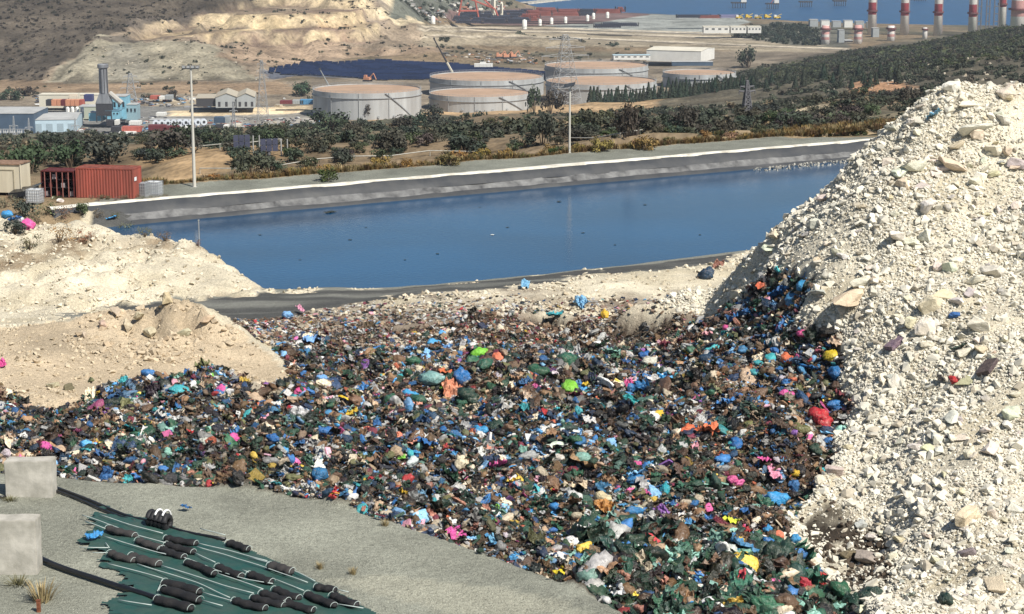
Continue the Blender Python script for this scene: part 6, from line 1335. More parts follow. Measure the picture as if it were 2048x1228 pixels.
mb = MB(); mb.tube((3.0,0,14.5),(9.5,-1,9.0),1.5,1.6,8); mb.build("duct", mat("duct_metal", (.40,.38,.34), .6), ro)
building(205, 262, 262, 20, 8, GCL, GROOF, "low grey pipe hall in front of the turquoise works", yb=1040, zoff=-.5) if False else None
# stacked boxes and containers behind the works
def far_box(px0, px1, pyb, hp, m, label, yb, name="stacked_container", cat="container", group="container stacks behind the works", depth=6):
    p = Vector(D((px0 + px1) / 2, pyb, yb)); s = mpp(p); W = (px1 - px0) * s; h = hp * s; ro = empty(name, p, 0, label, cat, group)
    mb = MB(); mb.box(-W/2, W/2, 0, depth, 0, h); mb.build("box_body", m, ro)
    mb = MB()
    for k in range(5): x = -W/2 + W * (k + .5) / 5; mb.box(x - W*.015, x + W*.015, -.12, -.004, .1, h - .1)
    mb.build("wall_rib", m, ro); return ro
WALLY = 1150
building(80, 205, 214, 24, 10, CROOF, CROOF, "long cream walled depot behind the warehouse", yb=1165, windows=0)
for px0, px1, m, w in [(92,102,DKM,"dark"),(103,113,ORG,"orange"),(114,121,ORG,"second orange"),(122,130,MAR,"maroon"),(131,140,ORG,"third orange"),(141,149,ORG,"fourth orange"),(150,158,ORG,"fifth orange"),(159,166,REDC,"red")]:
    far_box(px0, px1, 212, 12, m, w + " container in the row under the cream depot wall", WALLY)
far_box(168, 184, 203, 13, mat("far_navy", (.05,.06,.15), .7), "navy container stacked high beside the exhaust stack", 1155)
far_box(138, 156, 200, 12, CROOF, "cream container on top of the orange ones", 1158)
for px0, px1, pyb, hp, m, lab, yb in [(213,229,252,11,DKM,"dark container with a white end in front of the turquoise works",1045),(229,236,250,9,WCL,"white square cabin in front of the turquoise works",1044),(258,280,250,7,WCL,"white flatbed load by the pale lattice mast",1048),
    (244,280,264,10,REDC,"long orange red container on the yard before the works",1030),(222,238,264,10,DKM,"black container at the end of the orange red one",1030),(238,270,268,4,WCL,"white pallet stack before the orange red container",1026),
    (297,330,264,13,MAR,"maroon container row behind the bright red one",1032),(330,356,266,13,MAR,"second maroon container nearer the lamp post",1030),(287,330,276,9,REDC,"bright red container nearest the bushes",1018),(336,356,277,8,CROOF,"cream and green skip beside the maroon containers",1016),
    (360,382,265,11,WCL,"white cabin with two small windows beside the lamp post",1028),(428,450,246,11,NAVY,"dark blue bin of a tipper parked below the sandy bank",1040),(448,458,246,13,GCL,"grey cab module beside the dark blue tipper bin",1041),
    (560,585,208,6,MAR,"dark red stacked goods by the nearest storage tank",1160),(585,606,208,7,GCL,"grey stacked goods by the nearest storage tank",1160),(600,626,209,9,mat("far_blue", (.09,.25,.42), .6),"bright blue container behind the nearest storage tank",1160),
    (300,318,199,7,REDC,"red truck body behind the works yard",1210),(315,330,199,6,WCL,"white truck body behind the works yard",1210),(330,344,199,8,GCL,"grey lorry behind the works yard",1210),(312,330,232,6,WCL,"white caravan on the yard's far edge",1090),
    (430,446,259,9,DKM,"black and white lorry parked near the blue tipper",1030),(447,456,259,8,WCL,"white car body next to the black and white lorry",1030),(465,480,257,8,CROOF,"cream tarpaulin heap beside the lorries",1030)]:
    far_box(px0, px1, pyb, hp, m, lab, yb, "yard_container" if "container" in lab else "yard_load", "container" if "container" in lab else "load", None)
c_ = [o for o in bpy.data.objects if o.get("label", "").startswith("white cabin with two")][0]
for x in (.5, 2.0): mb = MB(); mb.box(x - .45, x + .45, -.2, -.13, 1.3, 2.1); mb.build("window", GLASS, c_)
# cable drums in a row
CBL = mat("drum_blue", (.16,.30,.48), .6); CWH = mat("drum_white", (.62,.66,.70), .6)
for k in range(9):
    p = Vector(D(312 + k * 12, 253 - k * .35, 1042)); ro = empty("cable_drum", p + Vector((0, 0, 1.7)), .25, "%s blue and white cable drum in the row before the sandy bank, counting rightwards" % ["first","second","third","fourth","fifth","sixth","seventh","eighth","ninth"][k], "cable drum", "cable drums")
    for y in (-.9, .8): 
        mb = MB(); V = []; mb.tube((0, y, 0), (0, y + .14, 0), 1.7, n=18); mb.build("drum_flange", CWH, ro)
    mb = MB(); mb.tube((0, -.75, 0), (0, .8, 0), 1.25, n=14); mb.build("cable_winding", CBL, ro)
    mb = MB(); mb.tube((0, -1.0, 0), (0, -.905, 0), .75, n=12); mb.build("drum_hub", DKM, ro)
building(300, 405, 246, 6, 6, GROOF, GROOF, "low flat roofed shelter right behind the cable drums", yb=1062)
# twin gable shed: two roofs, front grey wall
for px0, px1, gb, lab in [(432,474,0,"first gabled bay of the grey shed by the open lean-to"),(474,510,0,"second gabled bay of the grey shed with loading doors")]:
    p = Vector(D((px0+px1)/2, 212, 1148)); s = mpp(p); W = (px1-px0)*s*.995; h = 17*s; g = 8*s; d_ = 30
    ro = empty("grey_shed", p, .10, lab, "shed", "grey gabled shed bays")
    for y, nm in ((0, "front_wall"), (d_, "back_wall")): mb = MB(); mb.add([(-W/2,y,-1),(W/2,y,-1),(W/2,y,h),(0,y,h+g),(-W/2,y,h)], [(0,1,2,3,4)]); mb.build(nm, GCL, ro)
    for x in (-W/2+.02, W/2-.02): mb = MB(); mb.add([(x,0,-1),(x,d_,-1),(x,d_,h),(x,0,h)], [(0,1,2,3)]); mb.build("side_wall", GCL, ro)
    for sx in (-1, 1): mb = MB(); mb.add([(sx*W/2,-.4,h+.05),(0,-.4,h+g+.05),(0,d_,h+g+.05),(sx*W/2,d_,h+.05),(sx*W/2,-.4,h+.35),(0,-.4,h+g+.35),(0,d_,h+g+.35),(sx*W/2,d_,h+.35)], [(0,3,2,1),(4,5,6,7),(0,1,5,4),(2,3,7,6)]); mb.build("roof_slope", BEI, ro)
    for k in range(3): mb = MB(); x = -W/2 + W*(k+.5)/3; mb.box(x-.7,x+.7,-.1,-.005,-.3,2.4); mb.build("door", DKM, ro)
building(393, 431, 211, 14, 26, DKM, BEI, "open fronted lean-to with a beige roof joined to the grey shed", "lean_to", yb=1149, rz=.10)
# white shed, little office and port sheds
building(1292, 1402, 122, 20, 40, WCL, CROOF, "large white warehouse with long cream roof standing before the sea plain", yb=1490, rz=-.35, gable=3, endm=WCL)
building(1228, 1300, 118, 7, 10, WCL, mat("sky_roof", (.40,.52,.56), .6), "low white office with a pale blue roof beside the large white warehouse", yb=1480, rz=.05, windows=6)
building(1345, 1425, 130, 6, 8, NAVY, GROOF, "dark low store in front of the large white warehouse", yb=1440, windows=0)
for k, (a, b) in enumerate([(1408,1458),(1462,1492),(1496,1522)]): building(a, b, 65, 11, 14, WCL, CROOF, ["longest","middle","shortest"][k] + " white shed in the line by the port yard", yb=1850, windows=4)
for k in range(9):
    px = 812 + (k * 23) % 150; py = 14 + (k * 7) % 22; building(px, px + 22 + (k % 3) * 8, py + 4, 9 + k % 3, 12, WCL if k % 3 else GCL, CROOF if k % 2 else GROOF, "%s small port building behind the quarry slope" % ["first white gabled","low grey","second white gabled","third white gabled","flat grey","fourth white","fifth white","pale grey gabled","last white"][k], yb=2080 + (k * 31) % 90, windows=2, gable=2 if k % 2 else 0)
building(806, 830, 8, 12, 12, ORG, GROOF, "orange port building at the top edge behind the quarry slope", yb=2100)
for px, pt, w, lab in [(987,-30,7,"tall cream silo tower by the shore"),(1003,8,5,"short white tank next to the tall silo tower")]:
    p = Vector(D(px, 26, 2010)); s = mpp(p); ro = empty("silo_tower", p, 0, lab, "silo"); R = w*s/1.6; hh = (26-pt)*s; mb = MB(); mb.lathe([(R,-2),(R,hh),(R*.6,hh+1.5),(.01,hh+2)],18); mb.build("silo_body", CROOF, ro, True); mb = MB(); mb.box(-.3,.3,-R-.5,-R-.02,0,hh); mb.build("ladder", DKM, ro)
for k, (px, py) in enumerate([(866,48),(1049,56),(1080,49),(1103,46),(1131,44),(1175,40),(1187,36),(1215,34)]):
    p = Vector(D(px, py, 1850 + (56-py)*8)); ro = empty("white_post_tank", p, 0, "%s small white tank marking the port yard's fence, counting from the quarry" % ["first","second","third","fourth","fifth","sixth","seventh","eighth"][k], "tank", "small white tanks of the port yard"); R = 1.6 if k > 1 else 2.2
    mb = MB(); mb.lathe([(R,-1),(R,4.5 if k>1 else 7),(.01,5.3 if k>1 else 8)],12); mb.build("tank_body", WCL, ro, True); mb = MB(); mb.lathe([(R+.02,1),(R+.2,1.05),(R+.2,1.3),(R+.02,1.35)],12); mb.build("tank_band", GCL, ro)
# port crane, red
p = Vector(D(945, 34, 1990)); ro = empty("port_crane", p, 0, "rusty red lattice loading crane by the port pipe stacks", "crane")
for k, (a, b) in enumerate([((-14,0,-1),(-10,0,20)),((6,0,-1),(2,0,20)),((-10,0,20),(2,0,20)),((-24,0,26),(22,0,8)),((-4,0,20),(-4,0,32)),((-4,0,32),(-24,0,26)),((-4,0,32),(20,0,9)),((22,0,8),(26,0,-1)),((-14,0,6),(6,0,6))]):
    mb = MB(); mb.tube(a, b, .9, n=5); mb.build("crane_beam", REDC, ro)
# ------------------------------------------------------------------ pipe stacks in the port yard
def pipe_stack(px0, px1, py, layers, m, label, yb, L_=12):
    p = Vector(D((px0+px1)/2, py, yb)); s = mpp(p); W = (px1-px0)*s; ro = empty("pipe_stack", p, random.uniform(-.03,.03), label, "pipe stack", "pipe stacks in the port yard"); mb = MB(); n = max(4, int(W / 1.6)); n = min(n, 40); R = W / n / 2
    for l in range(layers):
        for k in range(n - l): x = -W/2 + (k + .5 + l*.5) * 2 * R; mb.tube((x, 0, R + l*R*1.75), (x, L_, R + l*R*1.75), R*.98, n=7)
    o = mb.build("pipe_layers", m, ro); o["kind"] = "stuff"
    for sx in (-1, 1): mb = MB(); mb.box(sx*(W/2+.5)-.2, sx*(W/2+.5)+.2, 0, L_, 0, R*2*layers); mb.build("stack_stop", DKM, ro)
REDP = mat("red_lead_pipe", (.26,.09,.075), .8, var=.25, scale=.1); BLKP = mat("coated_pipe", (.045,.05,.07), .6, var=.2, scale=.1)
o_ = 0
for r_, (y0_, yb, xa, xb) in enumerate([(47,1880,912,1060),(42,1935,905,1075),(37,1990,915,1090),(32,2040,925,1190),(27,2090,1000,1250),(24,2125,1040,1250)]):
    x = xa; o_ = 0
    while x < xb - 12:
        w = random.uniform(26, 52); red = x > 1040 + 0 * r_; pipe_stack(x, min(x + w, xb), y0_, random.choice((2, 3)), REDP if (red and random.random() < .85) else BLKP, "%s pipe pile of the port yard's %s row from the front" % (nth(o_), nth(r_)), yb); x += w + 3; o_ += 1
for k, (a, b, y_, m) in enumerate([(1190,1240,56,BLKP),(1205,1275,53,BLKP),(1356,1420,36,BLKP),(1400,1440,37,REDP),(1440,1478,36,mat("violet_pipe", (.25,.24,.38), .7))]):
    pipe_stack(a, b, y_, 2, m, ["short dark pipe row on the pale lot near the quarry side","longer dark pipe row on the pale lot behind the short one","dark pipe row by the sea wall of the pale lot","rust pipe row by the sea wall","violet grey pipe row next to the yellow machines"][k], 1880 if k < 2 else 2010)
YEL = mat("machine_yellow", (.60,.42,.06), .6, var=.1)
for k in range(5):
    px = 1478 + k * 19; p = Vector(D(px, 38 - (k % 2), 2005)); ro = empty("yellow_machine", p, random.uniform(-.4, .4), "%s yellow loading machine by the sea wall, counting towards the chimneys" % ["first","second","third","fourth","fifth"][k], "machine", "yellow machines by the sea wall")
    mb = MB(); mb.box(-3.4,3.4,-1.3,1.3,.9,2.4); mb.build("machine_body", YEL, ro); mb = MB(); mb.box(-3.2,-.8,-1.2,1.2,2.41,4.1); mb.build("cab", YEL if k % 2 else WCL, ro)
    for x in (-2.3, 2.3): mb = MB(); mb.tube((x,-1.6,.8),(x,1.6,.8),.85,n=12); mb.build("wheel_pair", DKM, ro)
    mb = MB(); mb.tube((-.5,0,2.6),(4.6,0,4.8),.3,n=6); mb.build("boom", YEL, ro)
# ------------------------------------------------------------------ cranes by the tanks
def boom_crane(px0, py0, px1, py1, yb, label, m, m2, th=.55):
    a = Vector(D(px0, py0, yb)); b = Vector(D(px1, py1, yb - 8)); base = Vector((a.x, a.y, 10.0)); ro = empty("mobile_crane", base, 0, label, "crane"); a = a - base; b = b - base
    mb = MB(); mb.box(-5,5,-1.6,1.6,1.0,3.2); mb.build("carrier", YEL, ro); mb = MB(); mb.box(-2.8,1.2,-1.5,1.5,3.21,5.4); mb.build("crane_cab", YEL, ro)
    for x in (-3.6,-1.2,1.4,3.8): mb = MB(); mb.tube((x,-1.9,.8),(x,1.9,.8),.8,n=10); mb.build("wheel_pair", DKM, ro)
    a0 = Vector((a.x * 1.0 + (a.x - b.x) * .45, 0, max(4.5, a.z - (b.z - a.z) * .45)))
    a0 = Vector((0, 0, 4.6)) if abs(a.x) < .01 else a0
    d = (b - a0); mid = a0 + d * .42; mb = MB(); mb.tube(a0, mid, th, th * .9, 6); mb.build("boom_lower", m, ro)
    mb = MB(); mb.tube(mid, b, th * .75, th * .5, 6); mb.build("boom_upper", m2, ro)
    mb = MB(); mb.box(b.x-.6,b.x+.6,b.y-.5,b.y+.5,b.z-.1,b.z+.9); mb.build("boom_head", DKM, ro)
boom_crane(912, 150, 868, 78, 1320, "mobile crane whose cream and dark boom rises behind the first tank pair", CROOF, DKM, .8)
boom_crane(663, 172, 640, 139, 1235, "small mobile crane with a pale boom behind the nearest storage tank", GCL, GCL, .6)
for k, (px, py) in enumerate([(998,116),(1012,117),(1026,116),(735,163)]):
    p = Vector(D(px, py, 1560 if k < 3 else 1290)); ro = empty("digger", p, random.uniform(-.5,.5), ["first orange digger on the earthworks beyond the solar field","second orange digger on the earthworks beyond the solar field","third orange digger beside the two others beyond the solar field","orange digger behind the nearest storage tank's roof"][k], "digger", None)
    mb = MB(); mb.box(-2.2,2.2,-1.5,1.5,1.2,2.8); mb.build("digger_body", ORG, ro); mb = MB(); mb.box(-2,-.2,-1.2,.2,2.81,4.2); mb.build("cab", ORG, ro)
    for y in (-1.5, 1.5): mb = MB(); mb.box(-2.6,2.6,y-.4,y+.4,0,1.1); mb.build("track", DKM, ro)
    mb = MB(); mb.tube((1.5,0,2.4),(4.5,0,5.4),.35,n=6); mb.tube((4.5,0,5.4),(6.4,0,1.6),.28,n=6); mb.build("digger_arm", ORG, ro)
for k, (a, b, y_) in enumerate([(949,985,134),(960,972,131)]): far_box(a, b, y_, 6, WCL, ["white site cabins at the edge of the solar field","cream site cabin behind the white ones"][k], 1440 + 20 * k, "site_cabin", "cabin", None)
# dark rows of panels (solar field)
PAN = mat("solar_panel", (.012,.02,.05), .25, spec=.5, var=.3, scale=.05); mb = MB(); npan = 0
SOL = [(525,143),(600,130),(760,125),(900,132),(1085,150),(1085,157),(860,160),(760,162),(650,152),(560,152)]
for yy in np.arange(1290, 1620, 5.2):
    for xx in np.arange(-190, 40, 4.1):
        h_ = float(far_h(np.array([xx]), np.array([yy]))[0]); a, b = proj(xx, yy, h_)
        if inpoly(np.array([a]), np.array([b]), SOL)[0]:
            mb.add([(xx,yy,h_+.7),(xx+4,yy,h_+.7),(xx+4,yy+3.2,h_+2.6),(xx,yy+3.2,h_+2.6)], [(0,1,2,3)]); mb.add([(xx+2,yy+1.5,h_-.5),(xx+2.2,yy+1.5,h_-.5),(xx+2.2,yy+1.5,h_+1.5),(xx+2,yy+1.5,h_+1.5)], [(0,1,2,3)])
o = mb.build("solar_panels", PAN); tag(o, "field of dark blue solar panels below the quarry", kind="stuff")
# two lone panels on posts
for k, (px, py, w) in enumerate([(479,296,34),(534,306,36)]):
    p = hit(px + 4, py + 12, 240); s = mpp(p); W = w * s / 2; h0 = 12 * s; hh = 26 * s; ro = empty("panel_array", p, .35, ["dark blue panel array on a post among the bushes, nearer the lamp post","dark blue panel array on a post farther from the lamp post"][k], "solar panel")
    mb = MB(); mb.tube((0,0,-1),(0,0,h0+hh*.5),.22*1,n=8); mb.build("array_post", DSTEEL, ro)
    for j in range(3):
        for i in range(2): mb = MB(); x0_ = -W + j*W*2/3+.04; z0_ = h0 + i*hh/2+.03; mb.add([(x0_,-.3,z0_),(x0_+W*2/3-.08,-.3,z0_),(x0_+W*2/3-.08,-.3+.0,z0_+hh/2-.06),(x0_,-.3,z0_+hh/2-.06),(x0_,-.2,z0_),(x0_+W*2/3-.08,-.2,z0_),(x0_+W*2/3-.08,-.2,z0_+hh/2-.06),(x0_,-.2,z0_+hh/2-.06)],[(0,1,2,3),(7,6,5,4),(0,4,5,1),(3,2,6,7),(1,5,6,2),(0,3,7,4)]); mb.build("panel", mat("panel_face", (.06,.065,.10) , .35, var=.2, scale=.4), ro)
    for x in (W+.4, W+1.2): mb = MB(); mb.tube((x,-.2,-1),(x,-.2,h0+hh*.9),.09,n=6); mb.build("side_post", POLE, ro)

# ------------------------------------------------------------------ power station chimneys and jetties
def band_mat(name, bands):
    m, nt, p = newmat(name); L = nt.links.new; tc = nt.nodes.new("ShaderNodeTexCoord"); sp = nt.nodes.new("ShaderNodeSeparateXYZ"); L(tc.outputs["Object"], sp.inputs[0])
    md = nt.nodes.new("ShaderNodeMath"); md.operation = 'MULTIPLY'; md.inputs[1].default_value = .01; L(sp.outputs[2], md.inputs[0]); r = nt.nodes.new("ShaderNodeValToRGB"); r.color_ramp.interpolation = 'CONSTANT'
    L(md.outputs[0], r.inputs[0]); el = r.color_ramp.elements; 
    while len(el) > 1: el.remove(el[-1])
    el[0].position = 0; el[0].color = (*bands[0][1], 1)
    for z, c in bands[1:]: e = el.new(min(z / 100, 1)); e.color = (*c, 1)
    n = nt.nodes.new("ShaderNodeTexNoise"); n.inputs["Scale"].default_value = .5; L(tc.outputs["Object"], n.inputs["Vector"]); mr = nt.nodes.new("ShaderNodeMapRange"); mr.inputs["To Min"].default_value = .72; mr.inputs["To Max"].default_value = 1.15; L(n.outputs[0], mr.inputs[0])
    vm = nt.nodes.new("ShaderNodeVectorMath"); vm.operation = 'SCALE'; L(r.outputs[0], vm.inputs[0]); L(mr.outputs[0], vm.inputs["Scale"]); L(vm.outputs[0], p.inputs["Base Color"]); p.inputs["Roughness"].default_value = .8; return m
RB, WB_, PK = (.32,.05,.06), (.66,.63,.58), (.55,.30,.27)
def chimney(px, py_red0, py_red1, py_top, w, yb, label, bands=None, base_z=8.0, low=False):
    z_at = lambda py: D(px, py, yb)[2]
    c = Vector((D(px, 60, yb)[0], yb, base_z)); R = w / 2 * yb / F; top = z_at(py_top) - base_z
    a, b = z_at(py_red1) - base_z, z_at(py_red0) - base_z
    if bands is None: d_ = b - a; bands = [(0, WB_)] + ([(a - 26, RB), (a - 22, WB_)] if a > 30 else []) + [(a, RB), (b, WB_), (b + d_, RB), (b + 2 * d_, WB_)]
    bands = [(max(0, z), c_) for z, c_ in bands]
    ro = empty("chimney", c, 0, label, "chimney", "red and white power station chimneys"); m = band_mat("chimney_paint", bands)
    mb = MB(); mb.lathe([(R * 1.08, -4), (R, top * .5), (R * .95, top)], 24, True); mb.build("shaft", m, ro, True)
    for z in (([a + (b - a) * .25] if not low else [top * .72]) ):
        mb = MB(); mb.lathe([(R * 1.0, z), (R * 1.45, z + .1), (R * 1.45, z + 1.6), (R * 1.38, z + 1.6), (R * 1.38, z + .4), (R, z + .4)], 20); mb.build("platform", mat("platform_steel", (.16,.06,.06), .8), ro)
    mb = MB(); mb.box(R * .98, R * 1.25, -.5, .5, 0, top * .97); mb.build("ladder_duct", mat("duct_shade", (.30,.25,.24), .8), ro)
    return ro
chimney(1743, 5, 29, -95, 15, 1900, "tall striped chimney nearest the pale port lot, its foot below the hill's edge")
chimney(1808, 6, 31, -95, 15, 1890, "second tall striped chimney counting from the port lot")
chimney(1875, 8, 32, -95, 15, 1880, "third tall striped chimney counting from the port lot")
chimney(1944, 9, 34, -95, 15, 1870, "fourth tall striped chimney counting from the port lot, with a gantry beside it")
chimney(2003, -3, 14, -95, 13, 1900, "slim dark red topped chimney between the striped one and the thick pale one")
chimney(2034, 8, 24, -95, 26, 1800, "thickest pinkish chimney at the frame edge", [(0, WB_), (20, PK), (34, WB_), (48, PK), (62, WB_), (78, PK)])
SB = [(0, WB_), (2, PK), (4.5, WB_), (7, PK), (9.5, WB_), (12, PK), (14.5, WB_), (17, PK), (19, WB_), (22, (.30,.20,.19)), (25, PK), (28, WB_)]
chimney(1651, 60, 70, 50, 15, 1760, "short chequered red and white chimney nearest the pine slope's tip", SB, low=True)
chimney(1716, 60, 70, 50, 15, 1765, "short chequered chimney below the tall striped ones", SB, low=True)
chimney(1782, 60, 70, 51, 14, 1800, "short chequered chimney half sunk behind the wooded hill", SB, low=True)
chimney(1850, 60, 70, 55, 9, 1830, "only the white tip of a low chimney above the wooded hill", [(0, WB_)], low=True)
building(1677, 1688, 104, 42, 10, GCL, GROOF, "narrow grey concrete boiler tower between the short chimneys", "boiler_tower", yb=1780)
building(1690, 1705, 104, 22, 14, DKM, GROOF, "dark plant block beside the narrow boiler tower", "plant_block", yb=1785)
building(1745, 1757, 98, 40, 10, GCL, GROOF, "grey concrete tower behind the foot of the first tall chimney", "boiler_tower", yb=1860)
for k in range(6):
    px = 1620 + k * 23; building(px, px + 16, 52 + k * .6, 12 - k % 3, 10, WCL if k % 2 else GCL, GROOF, "%s pale power station roof block near the shoreline" % ["first","second","third","fourth","fifth","sixth"][k], "plant_block", yb=1990, cat="building", group="pale plant blocks by the shore")
for k, (px, w) in enumerate([(1958, 7), (1975, 6), (1992, 9)]):
    p = Vector(D(px, 48, 1880)); ro = empty("plant_gantry", p, 0, ["grey gantry right beside the fourth striped chimney","thin grey gantry mast by the slim chimney","wide grey gantry next to the thickest chimney"][k], "gantry"); W = w * .47 / 2 * 2
    for x in (-W/2, W/2): mb = MB(); mb.box(x-.5,x+.5,-.5,.5,-10,30); mb.build("gantry_post", DSTEEL, ro)
    for z in (2, 9, 16, 23, 29.5): mb = MB(); mb.box(-W/2+.51,W/2-.51,-.4,.4,z,z+.8); mb.build("gantry_beam", DSTEEL, ro)
for k, (px, py, w, tank) in enumerate([(1478,16,30,1),(1545,18,26,2),(1612,14,26,0),(1680,12,26,0),(1840,2,26,0)]):
    p = Vector(G(px, py, 0)); s = p.y / F; W = w * s; ro = empty("jetty_platform", p, 0, ["jetty platform with a white tank, nearest the pale lot","jetty platform with a slanted arm","third dark jetty platform in the sea","fourth dark jetty platform in the sea","distant jetty platform at the top edge"][k], "jetty platform", "jetty platforms in the sea")
    mb = MB(); mb.box(-W/2, W/2, 0, 10, 5.5, 7); mb.build("deck", DKM, ro)
    for i in range(6): mb = MB(); x = -W/2 + W * (i + .5) / 6; mb.tube((x, 0, -3), (x, 0, 5.6), .45, n=6); mb.build("pile", DKM, ro)
    if tank: mb = MB(); mb.box(W*.15, W*.5, 2, 8, 7.01, 10.5); mb.build("deck_house", WCL, ro)
    if tank == 2: mb = MB(); mb.tube((-2,1,7),(6,1,18),.5,n=6); mb.build("loading_arm", REDC, ro)
# breakwater
p0, p1 = Vector(G(1040, 6, 1.5)), Vector(G(1180, -8, 1.5)); mb = MB(); V = []; n = 24; d = (p1 - p0).normalized(); sd = Vector((-d.y, d.x, 0))
for i in range(n + 1):
    c = p0.lerp(p1, i / n); 
    for o_, z_ in ((-16, -2), (-8, 1.5), (8, 1.8), (16, -2)): q = c + sd * (o_ + 3 * math.sin(i * 2.3 + o_)); V.append((q.x, q.y, z_))
mb.add(V, [(i*4+k, i*4+k+1, i*4+k+5, i*4+k+4) for i in range(n) for k in range(3)]); tag(mb.build("breakwater", mat("breakwater_rock", (.38,.36,.31), .95, var=.3, scale=.3)), kind="structure")

# ------------------------------------------------------------------ fences along the slope tracks
def rail(pts, label, hgt=1.2, r=.06, col=(.42,.41,.36)):
    P = [hit(a, b, 237) for a, b in pts]; ro = empty("track_fence", P[0], 0, label, "fence"); mb = MB(); Q = []
    for a, b in zip(P[:-1], P[1:]):
        n = max(2, int((b - a).length / 5))
        for k in range(n): q = a.lerp(b, k / n); Q.append(Vector((q.x, q.y, float(height(q.x, q.y)))) - P[0])
    for z in (hgt,): mb.path([q + Vector((0, 0, z)) for q in Q], r * 1.7, 4)
    mb.build("rail", mat("fence_paint", col, .8), ro)
    mb = MB()
    for q in Q[::2]: mb.tube(q - Vector((0, 0, .4)), q + Vector((0, 0, hgt)), r * 1.3, n=4)
    o = mb.build("fence_posts", mat("fence_paint", col, .8), ro); o["kind"] = "stuff"; return ro
rail([(300,313),(440,301),(560,291),(640,283)], "pale rail fence along the upper slope track", .8, .035)
rail([(400,352),(560,342),(700,326),(860,313),(1040,300)], "pale rail fence along the lower slope track behind the verge", .7, .035)
rail([(1140,288),(1240,285),(1330,281)], "short pale rail fence past the second lamp post", .7, .035)

# ------------------------------------------------------------------ trees and bushes one can pick out
def conifer_mesh(seed):
    r = random.Random(seed); mb = MB()
    for _ in range(420):
        z = r.random() ** 1.25; rad = (1 - z) * .34 * (.55 + .45 * r.random()) + .02; a = r.uniform(0, 6.28); p = Vector((rad * math.cos(a), rad * math.sin(a), z * .95 + .06)); s = .05 * r.uniform(.6, 1.4)
        q = Vector((math.cos(a), math.sin(a), .6 + r.uniform(-.5, .5))).normalized().to_track_quat('Z', 'Y')
        mb.add([p + q @ Vector((s, 0, 0)), p + q @ Vector((0, s, 0)), p + q @ Vector((-s, 0, 0)), p + q @ Vector((0, -s, -.02))], [(0,1,2,3)])
    return mb.mesh("conifer_crown")
CONS = [conifer_mesh(s) for s in range(3)]
for me in CONS: me.materials.append(LEAF_OBJ)
def conifer(p, h, label, group, w=1.0):
    ro = empty("conifer_tree", p, random.uniform(0, 6.28), label, "tree", group); cr = put("crown", random.choice(CONS), ro); cr.scale = (h * w, h * w, h); cr.color = (.028 * random.uniform(.8, 1.3), .042, .026, 1)
    mb_ = put("trunk", TRUNK, ro); mb_.scale = (h * .5, h * .5, h * .5)
TREES = [(735,238,44,34,"dark spreading tree at the foot of the nearest storage tank"),(935,222,30,16,"small dark tree against the front storage tank"),(605,192,44,26,"dark tree between the grey shed and the nearest storage tank"),
 (1100,228,44,44,"dense dark tree under the big pylon"),(1068,226,26,52,"tall narrow dark tree before the low front tank"),(1496,135,44,40,"large dark tree beside the large white warehouse"),(500,355,74,52,"big rounded bush near the track beside the first lamp post"),
 (355,312,84,46,"wide dark tree on the slope under the red containers"),(220,330,90,54,"wide dark bush above the brick red container"),(60,350,80,60,"dark tree behind the cream shed"),(140,335,70,50,"dark tree behind the dark red container"),
 (1255,282,42,64,"tall dark tree beyond the second lamp post"),(1085,290,44,60,"dark upright tree just before the second lamp post"),(1370,262,60,44,"rounded dark tree on the slope past the lamp post"),(1590,262,64,36,"rounded green bush on the slope below the clearing"),
 (865,250,44,36,"dark tree on the edge of the long tan field"),(1180,262,48,40,"dark tree behind the second lamp post"),(660,262,80,40,"wide dark thicket tree below the nearest tank"),(1450,280,44,32,"dark bush near the verge where the bank bends from view"),
 (170,300,60,34,"dark bush below the pale blue warehouse"),(930,345-35,70,36,"dark bush behind the golden verge in the middle"),(790,300,70,44,"dark thick bush above the lower track fence"),(345,198,22,18,"small dark tree by the lorries behind the yard"),(22,200,40,18,"dark tree behind the warehouse roof"),(58,192,34,18,"dark rounded tree by the cream depot")]
for px, py, w, h, lab in TREES:
    p = hit(px, py, 237); s = mpp(p); shrub(p, w * .64 * s, h * .95 * s, DKG, lab, "tree", "tree")
VA = [(10,300,"the switchyard"),(110,290,"the pale blue warehouse"),(200,335,"the brick red container"),(250,290,"the orange red container"),(310,290,"the maroon containers"),(388,300,"the first lamp post"),(345,320,"the wide dark slope tree"),(479,296,"the nearer panel array"),(535,306,"the farther panel array"),(430,262,"the parked lorries"),(450,330,"the tan clearing"),(500,350,"the big rounded bush"),(560,262,"the sandy bank"),(600,300,"the upper track fence end"),(655,345,"the round verge bush"),(735,238,"the nearest storage tank"),(700,300,"the pale slope track"),(790,300,"the thick bush by the fence"),(870,250,"the long tan field"),(935,222,"the low front tank"),(930,305,"the middle bush"),(1030,290,"the lower fence end"),(1070,240,"the tall narrow tree"),(1130,212,"the big pylon"),(1139,280,"the tilted lamp post"),(1255,280,"the tall dark tree past the lamp"),(1200,245,"the row of conifers"),(1290,235,"the tan field's far end"),(1370,262,"the rounded slope tree"),(1430,215,"the tan field tip"),(1493,220,"the dark pylon"),(1560,240,"the pale clearing"),(1590,262,"the rounded green bush"),(1450,280,"the last verge bush"),(1650,225,"the pines below the red clearing"),(1760,180,"the red earth clearing"),(1700,250,"the heap's pond side"),(1780,230,"the heap's upper flank"),(1400,190,"the farthest tank")]
